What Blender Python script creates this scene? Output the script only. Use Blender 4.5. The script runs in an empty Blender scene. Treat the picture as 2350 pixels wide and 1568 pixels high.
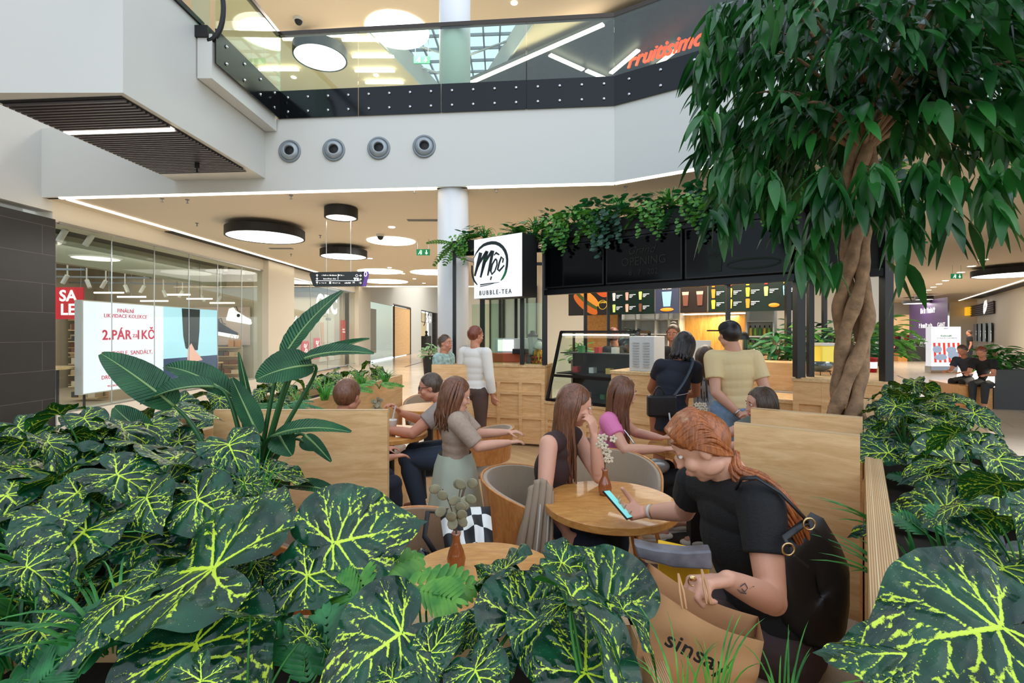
import bpy, bmesh, math, random
import numpy as np
from mathutils import Vector, Matrix
V = Vector
PI = math.pi
random.seed(7)
SC = bpy.context.scene
COL = SC.collection

# ------------------------------------------------------------------ camera, sky, exposure
FPX, PCX, PCY, EYE = 1100.0, 1175.0, 762.0, 1.6      # focal length in px of the 2350 px frame, horizon row, eye height
cam_d = bpy.data.cameras.new('camera'); cam = bpy.data.objects.new('camera', cam_d); COL.objects.link(cam)
cam_d.sensor_width = 36.0; cam_d.lens = 36.0 * FPX / 2350.0
cam_d.shift_y = (PCY - 784.0) / 2350.0
cam_d.clip_start = 0.05; cam_d.clip_end = 300
cam.location = (0, 0, EYE); cam.rotation_euler = (PI / 2, 0, 0)
SC.camera = cam
w = bpy.data.worlds.new('daylight'); SC.world = w; w.use_nodes = True
wn = w.node_tree.nodes; bg = wn['Background']
sky_col = wn.new('ShaderNodeTexSky'); sky_col.sky_type = 'NISHITA'; sky_col.sun_disc = False
sky_col.sun_elevation = math.radians(48); sky_col.sun_rotation = math.radians(150)
mixw = wn.new('ShaderNodeMixRGB'); mixw.inputs['Fac'].default_value = 0.86
w.node_tree.links.new(sky_col.outputs[0], mixw.inputs['Color1'])
mixw.inputs['Color2'].default_value = (0.86, 0.95, 1.0, 1)
w.node_tree.links.new(mixw.outputs[0], bg.inputs['Color']); bg.inputs['Strength'].default_value = 0.85
vs = SC.view_settings; vs.view_transform = 'Standard'; vs.look = 'None'; vs.exposure = 0.34; vs.gamma = 1.0
vs.use_curve_mapping = False
try:
    SC.cycles.max_bounces = 7; SC.cycles.diffuse_bounces = 4; SC.cycles.glossy_bounces = 3
    SC.cycles.transparent_max_bounces = 16; SC.cycles.caustics_reflective = False; SC.cycles.caustics_refractive = False
    SC.cycles.use_denoising = True
    SC.cycles.sample_clamp_indirect = 4.0
except Exception: pass

def P(px, py, Y):            # a point of the place at depth Y seen at px, py
    return V(((px - PCX) / FPX * Y, Y, EYE - (py - PCY) / FPX * Y))
def PZ(px, py, z):           # same, on the horizontal plane z
    return P(px, py, (EYE - z) * FPX / (py - PCY))
def XY(px, Y): return (px - PCX) / FPX * Y

def area(name, loc, size, power, col=(1, .93, .82), rot=(0, 0, 0), size_y=None, shape='RECTANGLE', spread=PI):
    d = bpy.data.lights.new(name, 'AREA'); d.energy = power; d.color = col; d.shape = shape
    d.size = size; d.spread = spread
    if shape == 'RECTANGLE': d.size_y = size_y or size
    o = bpy.data.objects.new(name, d); COL.objects.link(o); o.location = loc; o.rotation_euler = rot
    return o

# ------------------------------------------------------------------ materials
def lin(c):
    c = c / 255.0
    return c / 12.92 if c <= .04045 else ((c + .055) / 1.055) ** 2.4
def S(r, g, b): return (lin(r), lin(g), lin(b), 1.0)
MATS = {}
def mat(name, col, rough=.5, metal=0.0, emit=0.0, ecol=None, var=0.0, vscale=8.0, bump=0.0, bscale=60.0, spec=.5, sheen=0, trans=0.0, alpha=1.0, coat=0.0, sub=0.0):
    if name in MATS: return MATS[name]
    m = bpy.data.materials.new(name); MATS[name] = m; m.use_nodes = True
    nt = m.node_tree; b = nt.nodes['Principled BSDF']
    b.inputs['Base Color'].default_value = col; b.inputs['Roughness'].default_value = rough
    b.inputs['Metallic'].default_value = metal; b.inputs['Specular IOR Level'].default_value = spec
    if sheen: b.inputs['Sheen Weight'].default_value = sheen
    if coat: b.inputs['Coat Weight'].default_value = coat; b.inputs['Coat Roughness'].default_value = .15
    if trans: b.inputs['Transmission Weight'].default_value = trans
    if alpha < 1: b.inputs['Alpha'].default_value = alpha
    if sub: b.inputs['Subsurface Weight'].default_value = sub; b.inputs['Subsurface Radius'].default_value = (.02, .008, .004)
    if emit:
        b.inputs['Emission Color'].default_value = ecol or col; b.inputs['Emission Strength'].default_value = emit
    if var:
        n = nt.nodes.new('ShaderNodeTexNoise'); n.inputs['Scale'].default_value = vscale; n.inputs['Detail'].default_value = 5
        tc = nt.nodes.new('ShaderNodeTexCoord'); nt.links.new(tc.outputs['Object'], n.inputs['Vector'])
        r = nt.nodes.new('ShaderNodeMapRange'); r.inputs['From Min'].default_value = .3; r.inputs['From Max'].default_value = .7
        r.inputs['To Min'].default_value = 1 - var; r.inputs['To Max'].default_value = 1 + var
        nt.links.new(n.outputs['Fac'], r.inputs['Value'])
        mx = nt.nodes.new('ShaderNodeMixRGB'); mx.blend_type = 'MULTIPLY'; mx.inputs['Fac'].default_value = 1
        mx.inputs['Color1'].default_value = col; nt.links.new(r.outputs['Result'], mx.inputs['Color2'])
        nt.links.new(mx.outputs[0], b.inputs['Base Color'])
    if bump:
        n = nt.nodes.new('ShaderNodeTexNoise'); n.inputs['Scale'].default_value = bscale; n.inputs['Detail'].default_value = 4
        tc = nt.nodes.new('ShaderNodeTexCoord'); nt.links.new(tc.outputs['Object'], n.inputs['Vector'])
        bp = nt.nodes.new('ShaderNodeBump'); bp.inputs['Strength'].default_value = bump; bp.inputs['Distance'].default_value = .01
        nt.links.new(n.outputs['Fac'], bp.inputs['Height']); nt.links.new(bp.outputs[0], b.inputs['Normal'])
    return m

def woodmat(name, c1, c2, scale=(1, 14, 14), rough=.45, coat=.0, wave=3.0):
    if name in MATS: return MATS[name]
    m = bpy.data.materials.new(name); MATS[name] = m; m.use_nodes = True
    nt = m.node_tree; L = nt.links.new; b = nt.nodes['Principled BSDF']; b.inputs['Roughness'].default_value = rough
    b.inputs['Coat Weight'].default_value = coat
    tc = nt.nodes.new('ShaderNodeTexCoord'); mp = nt.nodes.new('ShaderNodeMapping'); mp.inputs['Scale'].default_value = scale
    L(tc.outputs['Object'], mp.inputs['Vector'])
    n1 = nt.nodes.new('ShaderNodeTexNoise'); n1.inputs['Scale'].default_value = wave; n1.inputs['Detail'].default_value = 8; n1.inputs['Distortion'].default_value = 1.2
    L(mp.outputs[0], n1.inputs['Vector'])
    n2 = nt.nodes.new('ShaderNodeTexNoise'); n2.inputs['Scale'].default_value = wave * 9; n2.inputs['Detail'].default_value = 3
    L(mp.outputs[0], n2.inputs['Vector'])
    ad = nt.nodes.new('ShaderNodeMath'); ad.operation = 'MULTIPLY_ADD'; ad.inputs[1].default_value = .35
    L(n2.outputs['Fac'], ad.inputs[0]); L(n1.outputs['Fac'], ad.inputs[2])
    r = nt.nodes.new('ShaderNodeValToRGB'); r.color_ramp.elements[0].position = .45; r.color_ramp.elements[1].position = .88
    r.color_ramp.elements[0].color = c1; r.color_ramp.elements[1].color = c2
    L(ad.outputs[0], r.inputs['Fac']); L(r.outputs[0], b.inputs['Base Color'])
    bp = nt.nodes.new('ShaderNodeBump'); bp.inputs['Strength'].default_value = .08; bp.inputs['Distance'].default_value = .003
    L(ad.outputs[0], bp.inputs['Height']); L(bp.outputs[0], b.inputs['Normal'])
    return m

def glassmat(name, tint=(.9, .97, .94, 1), refl=.12):
    if name in MATS: return MATS[name]
    m = bpy.data.materials.new(name); MATS[name] = m; m.use_nodes = True
    nt = m.node_tree; nt.nodes.clear(); L = nt.links.new
    t = nt.nodes.new('ShaderNodeBsdfTransparent'); t.inputs['Color'].default_value = tint
    g = nt.nodes.new('ShaderNodeBsdfGlossy'); g.inputs['Roughness'].default_value = .01
    lw = nt.nodes.new('ShaderNodeLayerWeight'); lw.inputs['Blend'].default_value = .5
    pw = nt.nodes.new('ShaderNodeMath'); pw.operation = 'POWER'; pw.inputs[1].default_value = 4.0; L(lw.outputs['Facing'], pw.inputs[0])
    mu = nt.nodes.new('ShaderNodeMath'); mu.operation = 'MULTIPLY_ADD'; mu.inputs[1].default_value = .8; mu.inputs[2].default_value = refl
    L(pw.outputs[0], mu.inputs[0]); mu.use_clamp = True
    mx = nt.nodes.new('ShaderNodeMixShader'); o = nt.nodes.new('ShaderNodeOutputMaterial')
    L(mu.outputs[0], mx.inputs['Fac']); L(t.outputs[0], mx.inputs[1]); L(g.outputs[0], mx.inputs[2]); L(mx.outputs[0], o.inputs['Surface'])
    return m

def tilemat(name, c1, c2, grout, bw, bh, rough=.2, rot=0, mortar=.004, var=.12, offset=.5):
    if name in MATS: return MATS[name]
    m = bpy.data.materials.new(name); MATS[name] = m; m.use_nodes = True
    nt = m.node_tree; L = nt.links.new; b = nt.nodes['Principled BSDF']; b.inputs['Roughness'].default_value = rough
    tc = nt.nodes.new('ShaderNodeTexCoord'); mp = nt.nodes.new('ShaderNodeMapping'); mp.inputs['Rotation'].default_value = (0, 0, rot)
    L(tc.outputs['Object'], mp.inputs['Vector'])
    br = nt.nodes.new('ShaderNodeTexBrick'); br.inputs['Scale'].default_value = 1; br.inputs['Brick Width'].default_value = bw
    br.inputs['Row Height'].default_value = bh; br.inputs['Mortar Size'].default_value = mortar; br.offset = offset
    br.inputs['Color1'].default_value = c1; br.inputs['Color2'].default_value = c2; br.inputs['Mortar'].default_value = grout
    L(mp.outputs[0], br.inputs['Vector'])
    n = nt.nodes.new('ShaderNodeTexNoise'); n.inputs['Scale'].default_value = 3; n.inputs['Detail'].default_value = 8
    L(tc.outputs['Object'], n.inputs['Vector'])
    r = nt.nodes.new('ShaderNodeMapRange'); r.inputs['To Min'].default_value = 1 - var; r.inputs['To Max'].default_value = 1 + var
    L(n.outputs['Fac'], r.inputs['Value'])
    mx = nt.nodes.new('ShaderNodeMixRGB'); mx.blend_type = 'MULTIPLY'; mx.inputs['Fac'].default_value = 1
    L(br.outputs['Color'], mx.inputs['Color1']); L(r.outputs['Result'], mx.inputs['Color2']); L(mx.outputs[0], b.inputs['Base Color'])
    return m

M_white = mat('white_plaster', S(206, 206, 201), .6)
M_wall = mat('warm_white_wall', S(210, 204, 190), .55)
M_ceil = mat('ceiling_paint', S(222, 210, 190), .7)
M_black = mat('black_metal', S(22, 23, 26), .35, .3)
M_blackm = mat('black_matt', S(18, 18, 20), .6)
M_chrome = mat('brushed_steel', S(190, 192, 195), .25, 1.0)
M_grey = mat('grey_metal', S(120, 125, 130), .4, .6)
M_strip = mat('light_strip', (1, .9, .76, 1), .5, emit=5.0, ecol=(1, .88, .7, 1))
M_lens = mat('lamp_lens', (1, .97, .92, 1), .5, emit=2.6, ecol=(1, .95, .87, 1))
M_ply = woodmat('birch_plywood', S(216, 168, 110), S(240, 200, 146), (1.2, 1.2, 9), .42)
M_plyh = woodmat('birch_plywood_top', S(204, 164, 112), S(232, 200, 150), (9, 1.5, 9), .42)
M_oak = woodmat('oak_veneer', S(184, 122, 58), S(216, 158, 86), (3, 12, 12), .38, .15)
M_oakc = woodmat('oak_chair', S(184, 116, 58), S(214, 150, 86), (8, 8, 2), .38, .2)
M_edge = tilemat('plywood_edge', S(222, 196, 152), S(168, 124, 80), S(150, 108, 66), 4.0, .0035, .6, mortar=.0008)
M_glass = glassmat('clear_glass', (.93, .97, .95, 1), .02)
M_glassg = glassmat('green_tint_glass', (.86, .95, .88, 1), .05)
M_fabric = mat('taupe_upholstery', S(142, 112, 82), .9, var=.12, vscale=300, bump=.3, bscale=500, sheen=.4)
M_fabl = mat('beige_upholstery', S(168, 148, 122), .9, var=.1, vscale=300, bump=.3, bscale=500, sheen=.4)
M_soil = mat('dark_soil', S(34, 28, 22), .95, var=.4, vscale=40)

# ------------------------------------------------------------------ mesh helpers
class MB:
    def __init__(s): s.v = []; s.f = []; s.m = []
    def add(s, vs, fs, mi=0):
        o = len(s.v); s.v += [tuple(v) for v in vs]; s.f += [tuple(i + o for i in f) for f in fs]; s.m += [mi] * len(fs)
    def box(s, a, b, mi=0, M=None):
        x0, y0, z0 = a; x1, y1, z1 = b
        vs = [V((x, y, z)) for z in (z0, z1) for y in (y0, y1) for x in (x0, x1)]
        if M is not None: vs = [M @ v for v in vs]
        s.add(vs, [(0, 2, 3, 1), (4, 5, 7, 6), (0, 1, 5, 4), (1, 3, 7, 5), (3, 2, 6, 7), (2, 0, 4, 6)], mi)
    def bar(s, p, q, w, h=None, up=(0, 0, 1), mi=0):
        p = V(p); q = V(q); d = (q - p); L = d.length; d.normalize(); up = V(up)
        if abs(d.dot(up)) > .98: up = V((0, 1, 0))
        r = d.cross(up).normalized(); u = r.cross(d); h = h or w
        vs = []
        for c in (p, q):
            for a, b in ((-1, -1), (1, -1), (1, 1), (-1, 1)): vs.append(c + r * (a * w / 2) + u * (b * h / 2))
        s.add(vs, [(0, 1, 2, 3), (7, 6, 5, 4), (0, 4, 5, 1), (1, 5, 6, 2), (2, 6, 7, 3), (3, 7, 4, 0)], mi)
    def tube(s, pts, rad, n=8, mi=0, cap=True, flat=1.0):
        pts = [V(p) for p in pts]; N = len(pts)
        if not hasattr(rad, '__len__'): rad = [rad] * N
        t0 = (pts[1] - pts[0]).normalized(); ref = V((0, 0, 1)) if abs(t0.z) < .9 else V((1, 0, 0))
        r = t0.cross(ref).normalized(); vs = []; fs = []
        for i, p in enumerate(pts):
            t = (pts[min(i + 1, N - 1)] - pts[max(i - 1, 0)]).normalized()
            r = (r - t * r.dot(t)).normalized(); u = t.cross(r)
            for k in range(n):
                a = 2 * PI * k / n; vs.append(p + (r * math.cos(a) + u * math.sin(a) * flat) * rad[i])
        for i in range(N - 1):
            for k in range(n):
                a = i * n + k; b = i * n + (k + 1) % n; fs.append((a, b, b + n, a + n))
        if cap: fs.append(tuple(range(n))[::-1]); fs.append(tuple((N - 1) * n + k for k in range(n)))
        s.add(vs, fs, mi)
    def cyl(s, c, r, z0, z1, n=32, mi=0, r1=None):
        r1 = r if r1 is None else r1
        vs = [(c[0] + r * math.cos(2 * PI * k / n), c[1] + r * math.sin(2 * PI * k / n), z0) for k in range(n)]
        vs += [(c[0] + r1 * math.cos(2 * PI * k / n), c[1] + r1 * math.sin(2 * PI * k / n), z1) for k in range(n)]
        s.add(vs, [(k, (k + 1) % n, (k + 1) % n + n, k + n) for k in range(n)] + [tuple(range(n))[::-1], tuple(range(n, 2 * n))], mi)
    def lathe(s, c, prof, n=24, mi=0, M=None):
        vs = []; fs = []; c = V(c)
        for r, z in prof:
            for k in range(n):
                v = V((r * math.cos(2 * PI * k / n), r * math.sin(2 * PI * k / n), z))
                vs.append((M @ v if M is not None else v) + c)
        for i in range(len(prof) - 1):
            for k in range(n):
                a = i * n + k; b = i * n + (k + 1) % n; fs.append((a, b, b + n, a + n))
        s.add(vs, fs, mi)
    def ell(s, c, r, ax=None, n=16, m=10, mi=0):
        c = V(c); ax = ax or (V((1, 0, 0)), V((0, 1, 0)), V((0, 0, 1))); vs = []; fs = []
        for i in range(1, m):
            th = PI * i / m
            for k in range(n):
                ph = 2 * PI * k / n
                vs.append(c + ax[0] * (r[0] * math.sin(th) * math.cos(ph)) + ax[1] * (r[1] * math.sin(th) * math.sin(ph)) + ax[2] * (r[2] * math.cos(th)))
        top = len(vs); vs.append(c + ax[2] * r[2]); vs.append(c - ax[2] * r[2])
        for i in range(m - 2):
            for k in range(n):
                a = i * n + k; b = i * n + (k + 1) % n; fs.append((a, a + n, b + n, b))
        for k in range(n):
            fs.append((top, k, (k + 1) % n)); fs.append((top + 1, (m - 2) * n + (k + 1) % n, (m - 2) * n + k))
        s.add(vs, fs, mi)
    def prism(s, poly, ex, mi=0):          # closed polygon of 3D points swept by vector ex
        n = len(poly); ex = V(ex); poly = [V(p) for p in poly]
        s.add(poly + [p + ex for p in poly], [tuple(range(n))[::-1], tuple(range(n, 2 * n))] + [(k, (k + 1) % n, (k + 1) % n + n, k + n) for k in range(n)], mi)
    def build(s, name, mats, parent=None, smooth=False, bevel=0, loc=None, fix=False):
        me = bpy.data.meshes.new(name); me.from_pydata(s.v, [], s.f)
        if not isinstance(mats, (list, tuple)): mats = [mats]
        for m in mats: me.materials.append(m)
        if len(mats) > 1: me.polygons.foreach_set('material_index', s.m)
        if smooth: me.polygons.foreach_set('use_smooth', [True] * len(s.f))
        if fix:
            bm = bmesh.new(); bm.from_mesh(me); bmesh.ops.recalc_face_normals(bm, faces=bm.faces); bm.to_mesh(me); bm.free()
        me.update()
        o = bpy.data.objects.new(name, me); COL.objects.link(o)
        if parent is not None: attach(o, parent)
        if bevel:
            md = o.modifiers.new('bevel', 'BEVEL'); md.width = bevel; md.segments = 2; md.limit_method = 'ANGLE'
        return o
def attach(o, parent):
    o.parent = parent; o.matrix_parent_inverse = mwi(parent)
def mwi(p):
    M = Matrix.Identity(4); q = p
    while q is not None:
        M = (Matrix.LocRotScale(q.location, q.rotation_euler, q.scale)) @ M if q.parent is None else q.matrix_parent_inverse @ Matrix.LocRotScale(q.location, q.rotation_euler, q.scale) @ M
        q = q.parent
    return M.inverted()
def tag(o, label, cat, group=None, kind=None):
    o['label'] = label; o['category'] = cat
    if group: o['group'] = group
    if kind: o['kind'] = kind
    return o
def thing(name, label, cat, loc=(0, 0, 0), group=None, rz=0.0):
    o = bpy.data.objects.new(name, None); COL.objects.link(o); o.location = loc; o.rotation_euler = (0, 0, rz); o.empty_display_size = .1
    return tag(o, label, cat, group)
def struct(name, mb, m, **k):
    o = mb.build(name, m, **k); o['kind'] = 'structure'; return o
def kids(o): return [c for c in bpy.data.objects if c.parent == o]
def copytree(o, parent=None, ch=None):
    if ch is None:
        ch = {}
        for c in bpy.data.objects:
            if c.parent is not None: ch.setdefault(c.parent.name, []).append(c)
    n = o.copy(); COL.objects.link(n)
    if parent is not None: n.parent = parent
    for c in ch.get(o.name, []): copytree(c, n, ch)
    return n
def dup(o, label, loc=None, rz=None, group=None):
    n = copytree(o); n['label'] = label
    if loc is not None: n.location = loc
    if rz is not None: n.rotation_euler = (0, 0, rz)
    if group: n['group'] = group
    return n
def text(body, mt, size, M, parent=None, name='lettering', align='CENTER', ext=.002, xs=1.0, bold=0.0, spacing=1.0, label=None):
    c = bpy.data.curves.new(name, 'FONT'); c.body = body; c.size = size; c.align_x = align; c.align_y = 'CENTER'; c.extrude = ext; c.offset = bold; c.space_character = spacing
    c.resolution_u = 3; c.materials.append(mt)
    o = bpy.data.objects.new(name, c); COL.objects.link(o)
    o.matrix_world = M @ Matrix.Diagonal((xs, 1, 1, 1))
    if parent is not None:
        o.parent = parent; o.matrix_parent_inverse = mwi(parent)
    if label: o['label'] = label
    return o
def frame(o, x, z, n=None):       # matrix with local X along x, local Y along z (up of writing), Z = normal
    x = V(x).normalized(); z = V(z).normalized(); n = x.cross(z).normalized(); z = n.cross(x)
    M = Matrix((x, z, n)).transposed().to_4x4(); M.translation = V(o); return M
def scribble(par, m, M, L, h, seed=1, nm='blurred_lettering', g=.62):       # unreadable small print: a row of short strokes
    rnd = random.Random(seed); mb = MB(); x = -L / 2
    while x < L / 2:
        w_ = h * rnd.uniform(.14, .26); k = rnd.random()
        if k > .12: stroke(mb, [(x, -h / 2), (x, h * (.5 if k > .7 else .25))], w_, M, .002)
        if k > .5: stroke(mb, [(x, h * .18 * (1 if k > .75 else -1)), (x + h * .4, h * .18 * (1 if k > .75 else -1))], w_, M, .002)
        x += h * g * rnd.uniform(.6, 1)
    return mb.build(nm, m, par)
def poly_strip(pts, w):           # a flat brush stroke in 2D: list of (x,y), widths
    L = []; R = []; n = len(pts)
    if not hasattr(w, '__len__'): w = [w] * n
    for i in range(n):
        a = V(pts[max(i - 1, 0)] + (0,)); b = V(pts[min(i + 1, n - 1)] + (0,)); t = (b - a).normalized(); q = V((-t.y, t.x, 0)) * w[i] / 2
        p = V(pts[i] + (0,)); L.append(p + q); R.append(p - q)
    return L, R
def stroke(mb, pts, w, M, d=.004):
    L, R = poly_strip(pts, w); n = len(pts); vs = [M @ p for p in L] + [M @ p for p in R]
    dn = (M.to_3x3() @ V((0, 0, 1))).normalized() * d
    vs2 = [v + dn for v in vs]; fs = []
    for i in range(n - 1): fs += [(i, i + n, i + n + 1, i + 1), (i + 2 * n, i + 1 + 2 * n, i + n + 1 + 2 * n, i + n + 2 * n), (i, i + 1, i + 1 + 2 * n, i + 2 * n), (i + n, i + 3 * n, i + 3 * n + 1, i + n + 1)]
    fs += [(0, 2 * n, 3 * n, n), (n - 1, 2 * n - 1, 4 * n - 1, 3 * n - 1)]
    mb.add(vs + vs2, fs)
# ================================================================== the building
ZC = 3.81                                   # lower ceiling
def fx(Y, off=0.0): return -7.86 + off + .018 * Y     # left shop front plane
B0 = V((-8.03, 7.89, 0)); B1 = V((1.51, 7.07, 0))     # edge of the upper gallery, left run
Cd = V((.842, -.5395, 0)); C1 = B1 + Cd * 9.0         # right run
FW = V((.588, .809, 0)); RT = V((.809, -.588, 0))     # axes of the right-hand mall
K0 = V((.448, 6.57, 0)); KX = V((.783, -.622, 0)).normalized(); KB = V((.622, .783, 0)).normalized()   # kiosk front corner and axes
M_floor = tilemat('mall_floor_tile', S(206, 192, 172), S(196, 181, 160), S(150, 138, 122), 1.2, .6, .16, rot=.6, mortar=.004, var=.05)
mb = MB(); mb.box((-16, -6, -.1), (60, 75, 0)); struct('floor', mb, M_floor)
# lower ceiling with slab front
def slab(name, pts, z0, z1, m):
    mb = MB(); mb.prism([V((p[0], p[1], z0)) for p in pts], (0, 0, z1 - z0)); return struct(name, mb, m, fix=True)
slab('ceiling_lower', [B0 + V((0, .06, 0)), B1 + V((.02, .065, 0)), C1 + V((.03, .07, 0)), (30, 2.27), (60, 30), (60, 70), (14, 70), (1.6, 23.2), (-8.2, 23.2)], ZC, ZC + .15, M_ceil)
def fascia(name, a, b, z0, z1, th, m):
    d = (b - a).normalized(); n = V((-d.y, d.x, 0)) * th
    mb = MB(); mb.prism([V((a.x, a.y, z0)), V((b.x, b.y, z0)), V((b.x, b.y, 0)) + n + V((0, 0, z0)), V((a.x, a.y, 0)) + n + V((0, 0, z0))], (0, 0, z1 - z0))
    return struct(name, mb, m, fix=True)
fascia('trim_1', B0, B1, ZC - .0, 4.94, .12, M_white)
fascia('trim_2', B1, C1, ZC - .0, 4.94, .12, M_white)
slab('floor_upper', [B0 + V((0, .12, 0)), B1 + V((0.03, .14, 0)), C1 + V((0, .3, 0)), (40, 3), (40, 30), (-20, 30), (-20, 8)], 4.7, 5.0, M_wall)
# upper ceiling with an opening added to imitate a reflection in the balustrade glass
UZ = 7.6
M_uceil = mat('upper_ceiling_paint', S(226, 206, 176), .7)
sk = [(-1.9, 11.3), (2.0, 10.6), (4.6, 22), (-1.4, 24)]
def zp(l, z=None): return [V((x, y, UZ if z is None else z)) for x, y in l]
mb = MB()
mb.prism(zp([(-20, 8.6), (-2.9, 8.6), (-2.85, 9.45), (-1.7, 13.2), (-1.7, 30), (-20, 30)]), (0, 0, .12))
mb.prism(zp([(-2.9, 8.6), (.5, 8.6), (.4, 9.3), (-2.85, 9.45)]), (0, 0, .12))
mb.prism(zp([(.5, 8.6), (40, 8.6), (40, 30), (-1.7, 30), (-1.7, 13.2), (-.9, 12.6), (.4, 9.3)]), (0, 0, .12))
struct('ceiling_upper', mb, M_uceil, fix=True)
mb = MB()      # walls of the added roof opening
for a_, b_ in (((-2.85, 9.45), (-1.7, 13.2)), ((-.9, 12.6), (.4, 9.3)), ((-1.7, 13.2), (-.9, 12.6))): mb.bar(V(a_ + (UZ + .2,)), V(b_ + (UZ + .2,)), .04, .5)
struct('trim_3', mb, M_white)
sky = thing('skylight_reflection', 'roof opening with steel trusses added to imitate a reflection in the gallery glass', 'skylight_reflection', (-1.2, 11, UZ + .6))
mb = MB()
for i in range(10): mb.bar((-3.0 + i * .4, 9.2, UZ + .62), (-2.5 + i * .3, 13.4, UZ + .62), .035, .06)
for i in range(9): mb.bar((-3.1, 9.3 + i * .5, UZ + .62), (.6, 9.1 + i * .5, UZ + .62), .035, .06)
mb.build('glazing_bar', M_grey, sky)
mb = MB()
for i in range(4):
    y = 9.5 + i * .95
    mb.tube([(-2.9, y, UZ + .5), (-1.2, y + .5, UZ + .25), (.5, y - .1, UZ + .5)], .025, 8)
mb.build('truss', M_chrome, sky)
# dark food-court ceiling at the right of the upper gallery
mb = MB()
mb.prism([V((-1.0, 11.0, UZ - .25)), V((1.85, 8.8, UZ - .25)), V((9, 3.6, UZ - .25)), V((30, 10, UZ - .25)), V((30, 28, UZ - .25)), V((-.3, 28, UZ - .25))], (0, 0, .08))
struct('ceiling_dark', mb, mat('dark_slat_ceiling', S(46, 46, 44), .5, var=.3, vscale=9), fix=True)
def lightbar(name, a, b, w, lab, cat='light strip', group=None, m=M_strip):
    mb = MB(); mb.bar(a, b, w, .03); o = mb.build(name, m); tag(o, lab, cat, group); return o
for i, (a, b) in enumerate([((1080, 190, 17), (1385, 56, 9.6)), ((1262, 126, 10.6), (1338, 160, 10.6)), ((1346, 162, 10.6), (1398, 184, 10.4)), ((1402, 168, 10.4), (1465, 115, 9.4)), ((1495, 160, 9.9), (1550, 116, 9.4))]):
    za = UZ - .33
    pa = P(a[0], a[1], (za - EYE) * FPX / (PCY - a[1])); pb = P(b[0], b[1], (za - EYE) * FPX / (PCY - b[1]))
    lightbar('ceiling_light_bar', pa, pb, .09, ['longest straight white light line across the upper gallery ceiling', 'short slanted light bar seen mid-gallery through the balustrade', 'short slanted light bar ending at the balustrade bend', 'short light bar crossing the left of the orange sign', 'short light bar crossing the middle of the orange sign'][i], 'light', 'light bars on the dark upper ceiling')
for i, (px, py) in enumerate([(836, 92), (856, 130), (860, 163), (882, 190), (700, 90), (770, 82), (640, 160)]):
    q = P(px, py, (UZ - .06 - EYE) * FPX / (PCY - py))
    lightbar('ceiling_light_bar', q - V((.45, 0, 0)), q + V((.45, 0, 0)), .06, 'thin white light bar on the beige upper gallery ceiling, ' + ['nearest right row', 'second right row', 'third right row', 'fourth right row', 'left of the black-rimmed lamp', 'behind the black-rimmed lamp', 'by the glass corner'][i], 'light', 'light bars on the beige upper ceiling')
# upper back walls
mb = MB(); mb.box((-20, 29.6, 5), (40, 29.9, 7.6)); struct('wall_upper_back', mb, M_wall)
mb = MB(); mb.box((2.6, 13.5, 5), (20, 13.7, 7.35)); struct('wall_upper_right', mb, mat('dark_shop_wall', S(52, 56, 58), .5))
mb = MB(); mb.box((-12.4, 8.6, 5), (-12.2, 30, 7.6)); struct('wall_upper_left', mb, M_wall)
# left walls
mb = MB(); mb.prism([V((fx(-2), -2, 3.62)), V((fx(8.05), 8.05, 3.62)), V((fx(8.05) - .3, 8.05, 3.62)), V((fx(-2) - .3, -2, 3.62))], (0, 0, 5))
struct('wall_left', mb, M_white, fix=True)
M_tile = tilemat('black_stone_tile', S(30, 32, 34), S(22, 24, 26), S(84, 82, 80), 1.45, .48, .45, mortar=.004, var=.35)
mb = MB(); mb.box((-.3, 0, 0), (0, 8.2, 3.5))
o = struct('wall_tiled', mb, M_tile); o.location = (fx(0), -.1, 0); o.rotation_euler = (0, 0, -.018)
# brick texture reads x,z on this wall: rotate coordinates
nt = M_tile.node_tree
for n in nt.nodes:
    if n.type == 'MAPPING': n.inputs['Rotation'].default_value = (0, 0, 0); mp_ = n
sx = nt.nodes.new('ShaderNodeSeparateXYZ'); cx = nt.nodes.new('ShaderNodeCombineXYZ')
tcn = [n for n in nt.nodes if n.type == 'TEX_COORD'][0]
nt.links.new(tcn.outputs['Object'], sx.inputs[0]); nt.links.new(sx.outputs['Y'], cx.inputs['X']); nt.links.new(sx.outputs['Z'], cx.inputs['Y']); nt.links.new(cx.outputs[0], mp_.inputs['Vector'])
# front of shops along the left wall
def FB(y0, y1, z0, z1, x0=-.15, x1=0.0, mb=None):
    mb = mb or MB(); mb.prism([V((fx(y0) + x0, y0, z0)), V((fx(y1) + x0, y1, z0)), V((fx(y1) + x1, y1, z0)), V((fx(y0) + x1, y0, z0))], (0, 0, z1 - z0)); return mb
struct('wall_lintel', FB(8.05, 23.4, 3.46, ZC + .1, -.5, 0), M_wall, fix=True)
struct('baseboard_left', FB(8.1, 14.6, 0, .2, -.35, .03), mat('sill_stone', S(214, 208, 196), .4), fix=True)
def pilaster(name, y0, y1, d=.16): return struct(name, FB(y0, y1, 0, ZC, -.5, d), M_wall, fix=True)
pilaster('wall_pier_1', 14.64, 16.3); pilaster('wall_pier_2', 22.8, 24.6); 
struct('wall_upper_far', FB(23.4, 46, 3.35, 7.5, -.4, 0), M_white, fix=True)
struct('wall_far_end', (lambda m: (m.box((-8, 46, 0), (2.6, 46.3, 7.5)), m)[1])(MB()), M_wall)
struct('ceiling_far', (lambda m: (m.box((-8.2, 23.2, 7.4), (2.6, 46, 7.5)), m)[1])(MB()), M_ceil)
struct('trim_4', (lambda m: (m.box((-8.2, 23.2, ZC - .05), (1.6, 23.3, 5.0)), m)[1])(MB()), M_white)
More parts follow.
